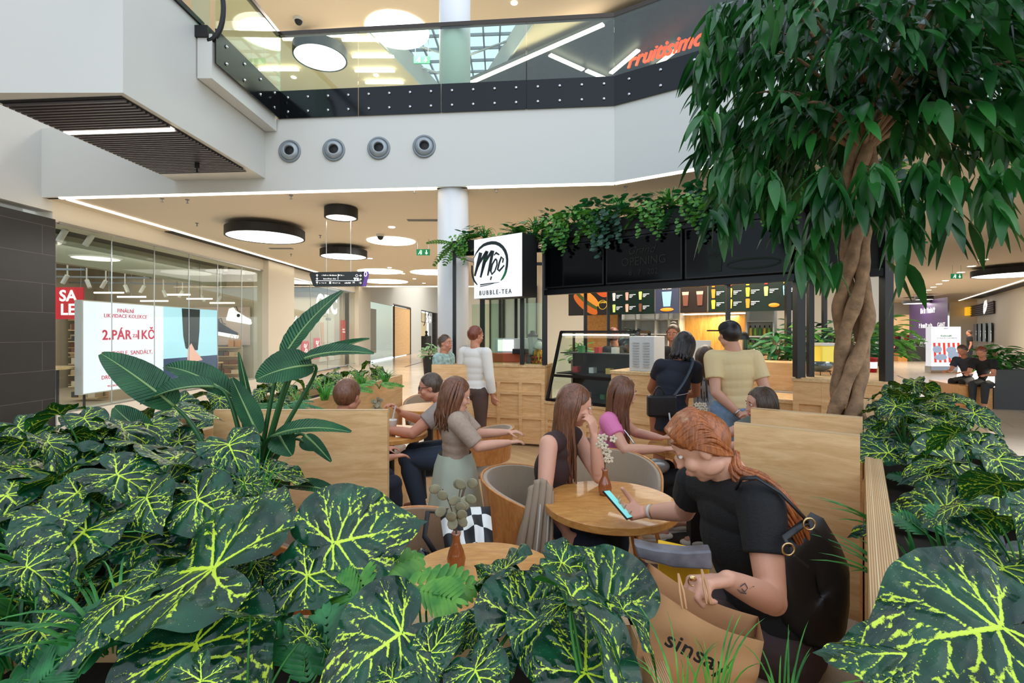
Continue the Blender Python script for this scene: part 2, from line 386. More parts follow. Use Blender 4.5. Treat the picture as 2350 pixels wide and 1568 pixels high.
struct('wall_back', (lambda m: (m.prism([V((-.9, 16.5, 0)), V((9.3, 12, 0)), V((9.45, 12.3, 0)), V((-.9, 16.9, 0))], (0, 0, ZC)), m)[1])(MB()), M_wall, fix=True)
t = bpy.data.objects.new('window_5', None); COL.objects.link(t); t['kind'] = 'structure'
mb = MB(); mb.prism([V((-.75, 16.4, .1)), V((.8, 15.7, .1)), V((.8, 15.66, .1)), V((-.75, 16.36, .1))], (0, 0, 3.0)); mb.build('window_pane', mat('pale_green_pane', S(150, 168, 158), .1), t, fix=True)
mb = MB()
for f_ in (0, .22, .3, .55, .8, 1): mb.bar(V((-.75 + 1.55 * f_, 16.33 - .7 * f_, .1)), V((-.75 + 1.55 * f_, 16.33 - .7 * f_, 3.1)), .08 if f_ in (.22, .3) else .04)
mb.build('window_frame', M_blackm, t)
# light strips (coves) set in the lower ceiling
def strip(a, b, lab, z=ZC - .012, w=.06):
    a = V((a[0], a[1], z)); b = V((b[0], b[1], z)); mb = MB(); mb.bar(a, b, w, .02)
    o = mb.build('cove_light', M_strip); tag(o, lab, 'light strip', 'continuous light lines of the lower ceiling'); return o
nB = V((.0857, .996, 0)).normalized() * .045
def onB(px):
    u = (px - PCX) / FPX; k = -.0859; Y = 7.2 / (1 + .0859 * u); return V((u * Y, Y, 0))
strip(onB(132) + nB, onB(1000) + nB, 'white light line along the gallery edge left of the round column')
strip(onB(1072) + nB, B1 + nB, 'white light line along the gallery edge right of the round column')
strip(B1 + nB + V((.01, -.01, 0)), C1 + nB, 'white light line running right from the bend toward the tree')
strip((fx(7.9) + .35, 7.95), (fx(23) + .35, 23.1), 'long white light line beside the left shop fronts')
strip((-7, 23.1), (1.6, 23.1), 'distant white light line across the left mall')
mb = FB(10.5, 22.8, ZC - .02, ZC - .005, .06, .3); o = mb.build('slot_grille', M_blackm); tag(o, 'dark louvred slot between left light line and shop fronts', 'vent')
# right-hand mall
RS = V((21.7, 20.3, 0))
strip(RS - FW * 12, RS + FW * 16.6, 'white light line beside the right mall shop fronts')
RW = RS + RT * .9
def along(p, d, L, n, th, z0, z1, mb=None):
    mb = mb or MB(); a = p; b = p + d * L; q = n * th
    mb.prism([V((a.x, a.y, z0)), V((b.x, b.y, z0)), V((b.x + q.x, b.y + q.y, z0)), V((a.x + q.x, a.y + q.y, z0))], (0, 0, z1 - z0)); return mb
struct('wall_right', along(RW + FW * 3.5, FW, 13, RT, .3, 0, ZC), M_wall, fix=True)
struct('wall_right_lintel', along(RW - FW * 14, FW, 17.5, RT, .3, 3.2, ZC), M_wall, fix=True)
mb = along(RS - FW * 12 + RT * .2, FW, 26, RT, .55, ZC - .02, ZC - .005); tag(mb.build('slot_grille', M_blackm), 'dark louvred slot beside the right mall light line', 'vent')
# far cross walls of right mall
Q = P(2180, 700, 36); Q.z = 0
struct('wall_far_right', along(Q, RT, 8, FW, .3, 0, ZC), M_wall, fix=True)
# round columns
def column(name, x, y, r, z0, z1):
    mb = MB(); mb.cyl((x, y), r, z0, z1, 48); return struct(name, mb, mat('column_paint', S(222, 224, 226), .45), smooth=False)
column('wall_column_1', XY(1040, 7.56), 7.56, .244, 0, ZC + .01); column('wall_column_2', XY(1044, 7.56), 7.56, .244, 4.9, UZ)
for n_ in ('wall_column_1', 'wall_column_2'):
    me = bpy.data.objects[n_].data
    for p in me.polygons: p.use_smooth = len(p.vertices) == 4
mb = MB(); mb.box((-.5, -.5, 0), (.5, .5, ZC)); o = struct('wall_pier_3', mb, M_white); o.location = (XY(1999, 8.6), 8.6, 0); o.rotation_euler = (0, 0, -.62); o.scale = (.36, .36, 1)
# boxed bridge soffit upper left
def bx(X, Y): return -X + .018 * Y
mb = MB(); mb.prism([V((bx(5.53, 4.84), 4.84, 4.016)), V((bx(4.015, 4.84), 4.84, 4.016)), V((bx(4.015, 7.6), 7.58, 4.016)), V((bx(5.53, 7.6), 7.7, 4.016))], (0, 0, 1.44))
struct('wall_bridge', mb, M_white, fix=True)
mb = MB(); mb.prism([V((bx(4.0, 5.93), 5.93, 4.74)), V((bx(3.82, 5.93), 5.93, 4.74)), V((bx(3.82, 7.55), 7.5, 4.74)), V((bx(4.0, 7.55), 7.5, 4.74))], (0, 0, .55))
struct('trim_5', mb, M_white, fix=True)
mb = MB(); mb.box((bx(4.06, 5), 3.2, 5.44), (bx(3.97, 5), 6.05, 5.5)); struct('trim_6', mb, M_blackm)
gr = thing('slatted_soffit_panel', 'dark louvred ceiling panel under the white bridge', 'panel', (-4.7, 6, 4.01))
mb = MB(); mb.prism([V((bx(5.46, 5.0), 5.0, 4.004)), V((bx(4.08, 4.9), 4.9, 4.004)), V((bx(4.08, 7.05), 7.05, 4.004)), V((bx(5.46, 7.22), 7.22, 4.004))], (0, 0, .01)); mb.build('backing', M_blackm, gr, fix=True)
M_slat = mat('slat_metal', S(96, 90, 92), .4, .3)
mb = MB()
for i in range(36):
    y = 5.0 + i * .062
    if 5.62 < y < 5.74: continue
    mb.bar((bx(5.45, y), y + .06, 3.992), (bx(4.09, y), y - .04, 3.992), .03, .02)
mb.build('slat', M_slat, gr)
mb = MB(); mb.bar((bx(5.44, 5.7), 5.74, 3.99), (bx(4.1, 5.7), 5.64, 3.99), .07, .03); mb.build('light_bar', M_strip, gr)
mb = MB(); mb.cyl((bx(4.55, 6.4), 6.75), .03, 3.9, 3.99, 12); mb.cyl((bx(4.55, 6.4), 6.75), .012, 3.84, 3.9, 8); mb.build('sprinkler_head', M_black, gr)

# ------------------------------------------------------------------ glass balustrade of the gallery
bal = thing('glass_balustrade', 'glass balustrade with black bolted base and dark handrail on the upper gallery', 'balustrade', (0, 7.2, 4.94))
M_blackgl = mat('black_back_glass', S(7, 9, 10), .12, spec=.35)
def balrun(a, b, n, first=0):
    d = (b - a) / n; dn = d.normalized(); out = V((dn.y, -dn.x, 0))
    for i in range(n):
        p = a + d * i + out * .03; q = p + d
        for nm, z0, z1, m, th in (('glass_pane', 5.36, 6.24, M_glassg, .012), ('base_panel', 4.93, 5.36, M_blackgl, .014)):
            mb = MB(); g = dn * .006; o_ = out * th
            mb.prism([V((p.x, p.y, z0)) + g, V((q.x, q.y, z0)) - g, V((q.x, q.y, z0)) - g - o_, V((p.x, p.y, z0)) + g - o_], (0, 0, z1 - z0)); mb.build(nm, m, bal, fix=True)
        for k in range(4):
            for z in (5.03, 5.25):
                c = p + d * (.13 + .25 * k) + out * .004; mb = MB()
                R = Matrix((V((dn.x, dn.y, 0)), V((0, 0, 1)), out)).transposed()
                mb.lathe((c.x, c.y, z), [(0, .014), (.014, .014), (.022, .006), (.022, 0)], 12, M=R); mb.build('bolt', M_chrome, bal, smooth=True)
pA0 = V((bx(3.80, 5.93), 5.93, 0)); pA1 = onB(640)
balrun(pA0, pA1, 1); balrun(pA1, B1, 4); balrun(B1, C1, 5)
mb = MB()
for a, b in ((pA0 - V((0, 1.5, 0)), pA1), (pA1, B1), (B1, C1)): mb.bar(V((a.x, a.y, 6.26)), V((b.x, b.y, 6.26)), .07, .06)
mb.build('handrail', mat('bronze_rail', S(70, 62, 56), .3, .7), bal)
# escalator newel at the gallery end
esc = thing('escalator_newel', 'rounded black escalator handrail end with glass panel at top left', 'escalator', (bx(3.9, 5.9), 5.9, 5.4))
mb = MB(); pts = []
c = P(478, 20, 5.95)
for i in range(17):
    a = -PI / 2 + PI * i / 16; pts.append((c.x + .19 * math.cos(a), c.y, c.z + .40 * math.sin(a)))
mb.tube(pts, .03, 8); mb.build('handrail', M_blackm, esc, smooth=True)
mb = MB(); mb.box((c.x - .2, c.y - .01, c.z - .34), (c.x + .02, c.y + .0, c.z + .8)); mb.build('glass_pane', M_glassg, esc)
mb = MB(); mb.box((c.x - .2, 5.9, 5.24), (c.x + .02, 6.2, 5.38)); mb.build('base_cap', M_blackm, esc)

# ------------------------------------------------------------------ air nozzles on the fascia
for i, (px, py) in enumerate([(666, 348), (767, 345), (870, 341), (974, 337)]):
    p = onB(px); z = EYE + (PCY - py) / FPX * p.y
    nz = thing('air_nozzle', 'round grey jet air nozzle on white fascia, ' + ['leftmost of the four', 'second from the left', 'third from the left', 'rightmost, nearest the column'][i], 'air vent', (p.x, p.y, z), 'jet nozzles in a row on the fascia')
    R = Matrix.Rotation(PI / 2, 3, 'X')
    mb = MB(); mb.lathe((p.x, p.y, z), [(.17, -.005), (.176, .02), (.165, .03), (.145, .032), (.14, .015), (.12, .01)], 40, M=R); mb.build('flange', mat('nozzle_grey', S(128, 136, 142), .4, .3), nz, smooth=True)
    mb = MB(); mb.lathe((p.x, p.y, z), [(.142, .0), (.14, .03), (.12, .055), (.085, .075), (.075, .075), (.07, .03), (.075, .0), (0, 0.0)], 40, M=Matrix.Rotation(.12, 3, 'Z') @ R); mb.build('nozzle_ring', mat('nozzle_light', S(150, 158, 164), .35, .3), nz, smooth=True)
    mb = MB(); mb.lathe((p.x, p.y - .005, z), [(.07, .02), (0.0, .03)], 24, M=R); mb.build('throat', M_blackm, nz)

# ------------------------------------------------------------------ ceiling lamps
def drum(px, py, zb, D, lab, h=.17, cat='ceiling lamp', group='black-rimmed round ceiling lamps', zc=ZC, power=0):
    Y = (zb - EYE) * FPX / (PCY - py); x = XY(px, Y)
    t = thing('round_ceiling_lamp', lab, cat, (x, Y, zb), group)
    mb = MB(); mb.lathe((x, Y, zb), [(D / 2 - .03, .005), (D / 2 - .03, 0), (D / 2, 0), (D / 2, h), (0, h)], 56); mb.build('lamp_body', M_blackm, t, fix=False)
    mb = MB(); mb.lathe((x, Y, zb), [(D / 2 - .03, .01), (0, .01)], 56); mb.build('lens', M_lens, t)
    if zb + h < zc - .02:
        mb = MB()
        for a in (0, 2.1, 4.2): mb.tube([(x + D * .3 * math.cos(a), Y + D * .3 * math.sin(a), zb + h), (x + D * .3 * math.cos(a), Y + D * .3 * math.sin(a), zc)], .004, 4)
        mb.build('suspension_wire', M_grey, t)
    if power: area('lamp_glow', (x, Y, zb - .03), D * .85, power, (1, .94, .86), shape='DISK')
    return t
drum(610, 546, 3.55, 1.5, 'largest black-rimmed round ceiling lamp, above the shoe shop windows', power=45)
drum(783, 501, 3.62, .57, 'smallest black-rimmed round ceiling lamp, nearest the gallery edge', power=16)
drum(789, 590, 3.55, 1.17, 'medium black-rimmed round ceiling lamp behind the hanging wayfinding sign', power=45)
drum(2330, 632, 3.5, 2.2, 'large black-rimmed round ceiling lamp at the right frame edge', .2, power=70)
drum(2110, 697, 3.4, 1.7, 'distant wide black-rimmed lamp above the purple hoarding', .2, power=40)
drum(2121, 688, 3.5, .9, 'distant small black-rimmed lamp beyond the wide one', .2)
drum(735, 134, 7.25, 1.06, 'black-rimmed round lamp on the upper gallery ceiling', .2, zc=UZ, power=30)
def flush(px, py, D, lab, z=ZC, group='flush round ceiling lights', power=0):
    Y = (z - EYE) * FPX / (PCY - py); x = XY(px, Y)
    mb = MB(); mb.cyl((x, Y), D / 2, z - .015, z - .003, 48); mb.build; o = mb.build('flush_ceiling_light', M_lens); tag(o, lab, 'ceiling light', group)
    if power: area('lamp_glow', (x, Y, z - .04), D * .85, power, (1, .94, .86), shape='DISK')
flush(898, 553, 1.14, 'flush white disc light in the ceiling left of the round column', power=35)
flush(873, 623, 1.6, 'pale distant disc light above the wayfinding sign')
flush(992, 625, 1.6, 'pale distant disc light half hidden by the column')
flush(885, 646, 1.9, 'faintest most distant disc light in the left mall', power=40)
flush(912, 70, 1.25, 'big flush disc light on the upper gallery ceiling behind the handrail', z=UZ, power=60)
for i, (px, py) in enumerate([(899, 521), (849, 593), (894, 614), (925, 628), (951, 640), (973, 650)]):
    Y = (ZC - EYE) * FPX / (PCY - py); mb = MB(); mb.cyl((XY(px, Y), Y), .07, ZC - .012, ZC - .002, 16)
    tag(mb.build('spot_downlight', M_lens), 'tiny downlight in the left mall ceiling, ' + ['nearest', 'beside the black-rimmed lamp', 'further on', 'past the pale discs', 'almost farthest', 'farthest'][i], 'downlight', 'small downlights in the left mall ceiling')
for i, (px, py) in enumerate([(2257, 596), (2230, 611), (2205, 625), (2170, 644), (2155, 652), (2142, 659), (2131, 666), (2121, 671)]):
    Y = (ZC - EYE) * FPX / (PCY - py); mb = MB(); mb.cyl((XY(px, Y), Y), .11, ZC - .012, ZC - .002, 16)
    tag(mb.build('spot_downlight', M_lens), 'small downlight in the receding row of the right mall ceiling, ' + ['nearest', 'second', 'third', 'fourth', 'fifth', 'sixth', 'seventh', 'farthest'][i], 'downlight', 'row of downlights in the right mall ceiling')
for i, (px, py, z) in enumerate([(1180, 6, UZ), (595, 93, UZ), (674, 177, UZ), (863, 172, UZ)]):
    Y = (z - EYE) * FPX / (PCY - py); mb = MB(); mb.cyl((XY(px, Y), Y), .06, z - .012, z - .002, 16)
    tag(mb.build('spot_downlight', M_lens), 'small bright downlight on the upper ceiling ' + ['right of the column top', 'behind the corner glass', 'below the black-rimmed upper lamp', 'beside the added roof opening'][i], 'downlight', 'small downlights on the upper ceiling')
# sprinklers, detectors, cameras, exit signs, grilles
for i, (px, py) in enumerate([(372, 455), (430, 458), (452, 512), (668, 448), (951, 434), (1139, 432), (1436, 428), (735, 540), (668, 583)]):
    Y = (ZC - EYE) * FPX / (PCY - py); x = XY(px, Y); mb = MB(); mb.cyl((x, Y), .03, ZC - .012, ZC, 12); mb.cyl((x, Y), .008, ZC - .06, ZC - .01, 8); mb.cyl((x, Y), .02, ZC - .065, ZC - .06, 10)
    tag(mb.build('sprinkler', M_grey), 'small ceiling sprinkler head ' + ['close to the left light corner', 'right of the left light corner', 'above the shoe shop window', 'below the leftmost nozzle', 'just left of the column', 'just right of the column', 'near the ceiling bend', 'beside the big round lamp', 'beyond the big round lamp'][i], 'sprinkler', 'sprinkler heads in the lower ceiling')
def dome(px, py, z, lab):
    Y = (z - EYE) * FPX / (PCY - py); x = XY(px, Y); t = thing('dome_camera', lab, 'security camera', (x, Y, z))
    mb = MB(); mb.cyl((x, Y), .09, z - .05, z, 24); mb.build('housing', M_white, t); mb = MB(); mb.ell((x, Y, z - .05), (.07, .07, .08)); mb.build('dome', M_blackm, t, smooth=True)
dome(873, 538, ZC, 'small dome camera beside the flush disc light'); dome(685, 42, UZ, 'small dome camera on the upper ceiling near the handrail corner')
for i, (px, py) in enumerate([(970, 505), (645, 570)]):
    Y = (ZC - EYE) * FPX / (PCY - py); x = XY(px, Y); mb = MB()
    for k in range(5): mb.box((x - .3, Y - .06 + k * .03, ZC - .012), (x + .3, Y - .045 + k * .03, ZC - .001))
    tag(mb.build('slot_diffuser', M_grey), ['thin grey slot diffuser left of the column', 'thin grey slot diffuser beyond the big round lamp'][i], 'vent', 'slot diffusers in the lower ceiling')
M_exit = mat('exit_green', S(20, 120, 80), .5, emit=.5, ecol=S(10, 130, 80))
M_glow = mat('sign_white', (.9, .95, .92, 1), .5, emit=1.0)
def exitsign(px, py, z, w, lab):
    Y = (z - EYE) * FPX / (PCY - py); x = XY(px, Y); h = w * .45; t = thing('exit_sign', lab, 'exit sign', (x, Y, z), 'green emergency exit signs')
    mb = MB(); mb.box((x - w / 2, Y, z - h / 2), (x + w / 2, Y + .03, z + h / 2)); mb.build('sign_box', M_exit, t)
    mb = MB(); f = Y - .004; s_ = w / 2
    M = frame((x + w * .25, f, z), (1, 0, 0), (0, 0, 1))
    stroke(mb, [(0, h * .35), (0, -h * .3)], w * .05, M); stroke(mb, [(-w * .09, -h * .08), (0, -h * .34), (w * .09, -h * .08)], w * .05, M)
    M = frame((x - w * .25, f, z), (1, 0, 0), (0, 0, 1))
    stroke(mb, [(-w * .1, -h * .35), (-w * .02, -h * .1), (w * .02, h * .15), (w * .1, h * .05)], w * .04, M)
    stroke(mb, [(0, 0), (w * .08, -h * .15), (w * .06, -h * .38)], w * .04, M); stroke(mb, [(w * .14, h * .35), (w * .14, -h * .38)], w * .03, M)
    mb.ell((x - w * .2, f - .002, z + h * .3), (w * .03, .004, w * .03)); mb.build('pictogram', M_glow, t)
    mb = MB(); mb.tube([(x - w * .4, Y + .01, z + h / 2), (x - w * .4, Y + .01, z + h / 2 + .35)], .005, 4); mb.tube([(x + w * .4, Y + .01, z + h / 2), (x + w * .4, Y + .01, z + h / 2 + .35)], .005, 4); mb.build('hanger', M_grey, t)
exitsign(971, 579, 3.5, .32, 'green exit sign left of the round column')
exitsign(2196, 634, 3.45, .36, 'green exit sign in the right mall')
exitsign(968, 137, 7.2, .33, 'green exit sign on the upper gallery')
# orange script sign on the dark upper shop
fs_ = thing('neon_script_sign', 'orange handwritten illuminated sign on the upper gallery', 'sign', P(1520, 120, 9.3))
M_orange = mat('orange_neon', S(255, 80, 30), .5, emit=1.6, ecol=S(255, 70, 25))
a = P(1436, 152, 10.2); b = P(1618, 92, 8.9)
Mx = frame((a + b) / 2 , b - a, (0, 0, 1))
tt = text('Fruitisimo', M_orange, .42, Mx @ Matrix.Translation((0, .07, 0)), fs_, bold=.004); tt.data.shear = .3; tt.data.extrude = .02
# ================================================================== left shops
M_red = mat('sale_red', S(200, 22, 36), .5, emit=.25, ecol=S(200, 22, 36)); M_wtxt = mat('white_lettering', S(245, 245, 242), .5, emit=.6, ecol=(1, 1, 1, 1))
M_shopfl = mat('shop_floor', S(200, 185, 160), .3); M_shopw = mat('shop_wall', S(176, 164, 144), .6); M_shopc = mat('shop_ceiling', S(40, 40, 42), .8)
def shop(n, y0, y1, depth, cz=3.0, walls=True):
    mb = MB(); mb.prism([V((fx(y0) - .3, y0, .02)), V((fx(y1) - .3, y1, .02)), V((fx(y1) - depth, y1, .02)), V((fx(y0) - depth, y0, .02))], (0, 0, .01)); struct('floor_shop_%d' % n, mb, M_shopfl, fix=True)
    mb = MB(); mb.prism([V((fx(y0) - .6, y0, cz + .5)), V((fx(y1) - .6, y1, cz + .5)), V((fx(y1) - depth, y1, cz + .5)), V((fx(y0) - depth, y0, cz + .5))], (0, 0, .1)); struct('ceiling_shop_%d' % n, mb, M_shopc, fix=True)
    mb = MB(); mb.box((fx(y0) - depth - .1, y0, 0), (fx(y0) - depth, y1, 3.6)); struct('wall_shop_back_%d' % n, mb, M_shopw)
    mb = MB(); mb.box((fx(y0) - depth, y1, 0), (fx(y1) - .3, y1 + .1, 3.6)); struct('wall_shop_side_%d' % n, mb, M_shopw)
shop(1, 8.1, 14.6, 5.0); shop(2, 16.3, 22.8, 5.0)
struct('wall_shop_bulkhead', FB(8.1, 14.6, 2.95, 3.5, -1.3, -1.1), mat('shop_bulkhead', S(150, 154, 138), .6), fix=True)
area('shop_light', (-10.2, 11.4, 3.3), 3.2, 70, (1, .94, .85), size_y=6); area('shop_light', (-10.2, 19.6, 3.3), 3.2, 170, (1, .9, .78), size_y=6)
area('shop_window_light', (-8.5, 11.4, 3.4), .8, 5, (1, .94, .84), size_y=6)
def glazing(name, y0, y1, n, z0, z1, m=None, pane_w=None):
    t = bpy.data.objects.new(name, None); COL.objects.link(t); t['kind'] = 'structure'
    mb = FB(y0, y1, z0, z1, -.02, -.012); mb.build('window_pane', m or M_glass, t, fix=True)
    mb = MB()
    for i in range(1, n):
        y = y0 + (y1 - y0) * i / n; mb.bar((fx(y) - .01, y, z0), (fx(y) - .01, y, z1), .012)
    mb.bar((fx(y0), y0, z1), (fx(y1), y1, z1), .04); mb.bar((fx(y0), y0, z0), (fx(y1), y1, z0), .04); mb.build('window_frame', M_chrome, t)
glazing('window_1', 8.15, 14.6, 6, .2, 3.46); glazing('window_2', 16.35, 22.75, 4, .1, 3.46)
# the big advertising screen behind the glass
sc_ = thing('advertising_screen', 'large lit window screen with red sale text and a blue picture', 'screen', (fx(10.9) - .35, 10.9, .42))
def onS(y, z, d=0.0): return V((fx(y) - .33 + d, y, z))
mb = MB(); mb.prism([onS(8.95, .42), onS(12.95, .42), onS(12.95, .42, -.14), onS(8.95, .42, -.14)], (0, 0, 1.78)); mb.build('cabinet', mat('screen_side', S(196, 188, 180), .5), sc_, fix=True)
M_scr = mat('screen_white', S(215, 220, 232), .3, emit=.55, ecol=S(222, 228, 240)); M_scb = mat('screen_blue', S(160, 205, 225), .3, emit=.6, ecol=S(165, 208, 228))
def sq(y0, y1, z0, z1, m, nm, d=.004, par=None):
    mb = MB(); mb.prism([onS(y0, z0, d), onS(y1, z0, d), onS(y1, z0, d + .003), onS(y0, z0, d + .003)], (0, 0, z1 - z0)); return mb.build(nm, m, par or sc_, fix=True)
sq(8.97, 10.98, .44, 2.18, M_scr, 'picture_left'); sq(10.98, 12.93, .44, 2.18, M_scb, 'picture_right')
sq(10.98, 12.93, .44, .98, mat('screen_navy', S(58, 74, 110), .3, emit=.4, ecol=S(58, 74, 110)), 'picture_ground', .007)
Ms = lambda y, z, d=.012: frame(onS(y, z, d), (0.018, 1, 0), (0, 0, 1))
mb = MB(); Mq = Ms(11.9, 1.3, .011)
L_ = [(-.33, .87), (.32, .87), (.30, .3), (.24, -.16), (-.03, -.16), (-.2, -.1), (-.28, .2)]
mb.prism([Mq @ V((x, y, 0)) for x, y in L_], (.003, 0, 0)); mb.build('picture_trousers', mat('screen_dark', S(20, 24, 34), .4, emit=.1), sc_, fix=True)
mb = MB(); mb.prism([Mq @ V((x, y, 0)) for x, y in [(-.12, -.1), (.0, .02), (.12, -.15), (.3, -.3), (.42, -.42), (.2, -.44), (-.14, -.4)]], (.005, 0, 0)); mb.build('picture_hand', mat('screen_skin', S(222, 170, 160), .4, emit=.5, ecol=S(222, 170, 160)), sc_, fix=True)
M_rt = mat('red_print', S(190, 30, 70), .5, emit=.35, ecol=S(190, 30, 70))
for s_, y, z, sz, b_ in [('FINÁLNÍ', 9.93, 2.03, .11, 0), ('LIKVIDACE KOLEKCE', 9.95, 1.92, .11, 0), ('2.PÁR', 9.72, 1.53, .27, .006), ('za', 10.17, 1.53, .15, 0), ('1KČ', 10.45, 1.53, .27, .006), ('PANTOFLE, SANDÁLY,', 10.0, 1.16, .125, 0), ('BOTY', 10.05, 1.02, .125, 0), ('VYBERTE SI DVA', 9.9, .84, .11, 0), ('DRUHÝ, LEVNĚJŠÍ', 9.8, .70, .11, 0), ('Akce platí do 15.8.', 10.1, .60, .055, 0), ('*PODROBNOSTI V PODMÍNKÁCH AKCE', 10.0, .52, .055, 0)]:
    text(s_, M_rt, sz, Ms(y, z), sc_, bold=b_, spacing=1.05)
# red SALE poster
sp = thing('sale_poster', 'red poster with large SALE lettering behind the left shop glass', 'poster', (-9.7, 10.5, 1.9))
mb = MB(); mb.box((-10.05, 10.5, 1.88), (-9.4, 10.53, 2.58)); mb.build('poster_board', M_red, sp); [(lambda m: (m.bar((x_, 10.51, 2.58), (x_, 10.51, 3.5), .008), m.build('hanging_wire', M_grey, sp)))(MB()) for x_ in (-10.0, -9.45)]
text('SA', M_wtxt, .34, frame((-9.72, 10.49, 2.38), (1, 0, 0), (0, 0, 1)), sp, bold=.008); text('LE', M_wtxt, .34, frame((-9.72, 10.49, 2.08), (1, 0, 0), (0, 0, 1)), sp, bold=.008)
# shelving with shoe boxes, tables with bags
M_shelf = woodmat('shelf_wood', S(196, 160, 110), S(224, 192, 142)); M_box = [mat('shoe_box_%d' % i, c, .7) for i, c in enumerate([S(190, 160, 120), S(120, 70, 50), S(60, 55, 52), S(210, 190, 160)])]
def shelfunit(x0, x1, y, z1, lab, rows=7, seed=1):
    rnd = random.Random(seed); t = thing('shoe_shelf', lab, 'shelf', ((x0 + x1) / 2, y, 0), 'shelving units in the shoe shop')
    mb = MB(); mb.box((x0, y + .3, .05), (x1, y + .33, z1))
    for i in range(rows + 1): z = .1 + (z1 - .12) * i / rows; mb.box((x0, y, z), (x1, y + .3, z + .02))
    mb.build('shelf_frame', M_shelf, t)
    for i in range(rows):
        mb = MB(); z = .12 + (z1 - .12) * i / rows; x = x0 + .04
        while x < x1 - .15:
            w_ = .13 + rnd.random() * .06; mb.box((x, y + .03, z), (x + w_, y + .25, z + .1 + rnd.random() * .04), rnd.randrange(4)); x += w_ + .02
        mb.build('shoe_row', M_box, t)
shelfunit(-10.0, -9.35, 10.8, 1.9, 'crowded shoe shelf below the SALE poster', seed=3)
shelfunit(-8.9, -8.1, 14.1, 1.15, 'low shelf with shoes under the sneaker poster', 4, 5); shelfunit(-10.4, -9.1, 14.1, 1.15, 'long low shelf behind the screen', 4, 7)
shelfunit(-12.6, -10.9, 13.6, 2.2, 'tall shelf far back in the shoe shop', 8, 9)
def displaytable(x, y, lab, tall=.8):
    t = thing('display_table', lab, 'table', (x, y, 0), 'display tables in the shoe shop'); mb = MB(); mb.box((x - .35, y - .3, tall - .04), (x + .35, y + .3, tall)); mb.build('table_top', M_shelf, t)
    for sx_ in (-1, 1):
        for sy_ in (-1, 1): mb = MB(); mb.bar((x + sx_ * .32, y + sy_ * .27, .03), (x + sx_ * .32, y + sy_ * .27, tall - .04), .03); mb.build('leg', M_blackm, t)
displaytable(-8.55, 8.95, 'small display table beside the black tiled wall', .95); displaytable(-8.6, 13.4, 'display table right of the big screen', .75)
M_bag = mat('tan_leather', S(196, 130, 60), .5)
for i, x in enumerate((-8.32, -8.12)):
    t = thing('display_handbag', ['tan handbag, the left one on the low shelf', 'tan handbag, the right one on the low shelf'][i], 'handbag', (x, 14.2, 1.15)); mb = MB(); mb.box((x - .08, 14.18, 1.16), (x + .08, 14.28, 1.36)); mb.build('bag_body', M_bag, t, bevel=.01); mb = MB(); mb.tube([(x + .06 * math.cos(a), 14.23, 1.36 + .16 * math.sin(a)) for a in np.linspace(0, PI, 9)], .006, 6); mb.build('handle', M_bag, t)
# sneaker poster on the end wall
po = thing('sneaker_poster', 'large beige wall poster showing a white and a navy sneaker', 'poster', (-8.6, 14.5, 1.3))
mb = MB(); mb.box((-9.6, 14.52, 1.2), (-7.95, 14.56, 2.35)); mb.build('poster_board', mat('poster_beige', S(200, 178, 166), .6), po)
def sneaker(cx_, cz, s, m, par):
    M = frame((cx_, 14.5, cz), (1, 0, -.18), (0, 0, 1)); mb = MB()
    pts = [(-.5, .05), (-.48, .32), (-.3, .42), (-.2, .3), (.0, .22), (.25, .12), (.48, .05), (.5, -.05), (-.5, -.05)]
    mb.prism([M @ V((x * s, y * s, 0)) for x, y in pts], (0, -.006, 0)); mb.build('sneaker_upper', m, par, fix=True)
    mb = MB(); mb.prism([M @ V((x * s, y * s, 0)) for x, y in [(-.52, -.03), (.52, -.03), (.53, -.12), (.48, -.16), (-.5, -.16)]], (0, -.008, 0)); mb.build('sneaker_sole', M_wtxt, par, fix=True)
    mb = MB(); mb.lathe(M @ V((-.05 * s, .12 * s, .012)), [(0, 0), (s * .07, 0)], 16, M=Matrix.Rotation(PI / 2, 3, 'X')); mb.build('sneaker_emblem', M_black, par)
    mb = MB(); stroke(mb, [(-.3 * s, .4 * s), (-.2 * s, .46 * s), (-.12 * s, .3 * s), (0, .28 * s)], .02 * s, M, .01); mb.build('sneaker_lace', M_black, par)
sneaker(-8.25, 2.0, .75, M_wtxt, po); sneaker(-8.7, 1.6, .85, mat('navy_cloth', S(30, 38, 66), .7), po)
# track spotlights
def spot(x, y, z, lab, grp, tilt=.35, s=1.0):
    t = thing('track_spotlight', lab, 'spotlight', (x, y, z), grp); mb = MB(); mb.tube([(x, y, z), (x + tilt * .22 * s, y - .02, z - .22 * s)], .05 * s, 14); mb.build('lamp_head', M_white, t); mb = MB(); mb.bar((x, y, z - .03), (x, y, 3.5), .02); mb.build('bracket', M_white, t)
for i, (px, py, Y) in enumerate([(151, 527, 8.7), (213, 538, 9.2), (519, 606, 13.9), (559, 612, 14.3)]):
    q = P(px, py, Y); spot(q.x, q.y, q.z, 'white cylinder spotlight at the window head, ' + ['nearest the black tiled wall', 'second from the black tiled wall', 'above the sneaker poster', 'nearest the white pier'][i], 'window spotlights', (-.5, -.6, 0, 0)[i])
for i in range(9):
    q = P(155 + i * 44, 632 + i * 6 + (i % 2) * 5, 10.2 + i * .5); spot(q.x, q.y, q.z, 'white spotlight on the shop ceiling track, place %s from the left' % ['first', 'second', 'third', 'fourth', 'fifth', 'sixth', 'seventh', 'eighth', 'ninth'][i], 'ceiling track spotlights', (-.5, .5)[i % 2], .8)
for i in range(3):
    mb = MB(); y = 9.6 + i * 1.8; mb.bar((-12.2, y, 2.9 + .03 * i), (-8.9, y + .4, 2.9 + .03 * i), .04); tag(mb.build('light_track', M_grey), 'grey lighting track of the shoe shop, ' + ['nearest', 'middle', 'farthest'][i], 'track')
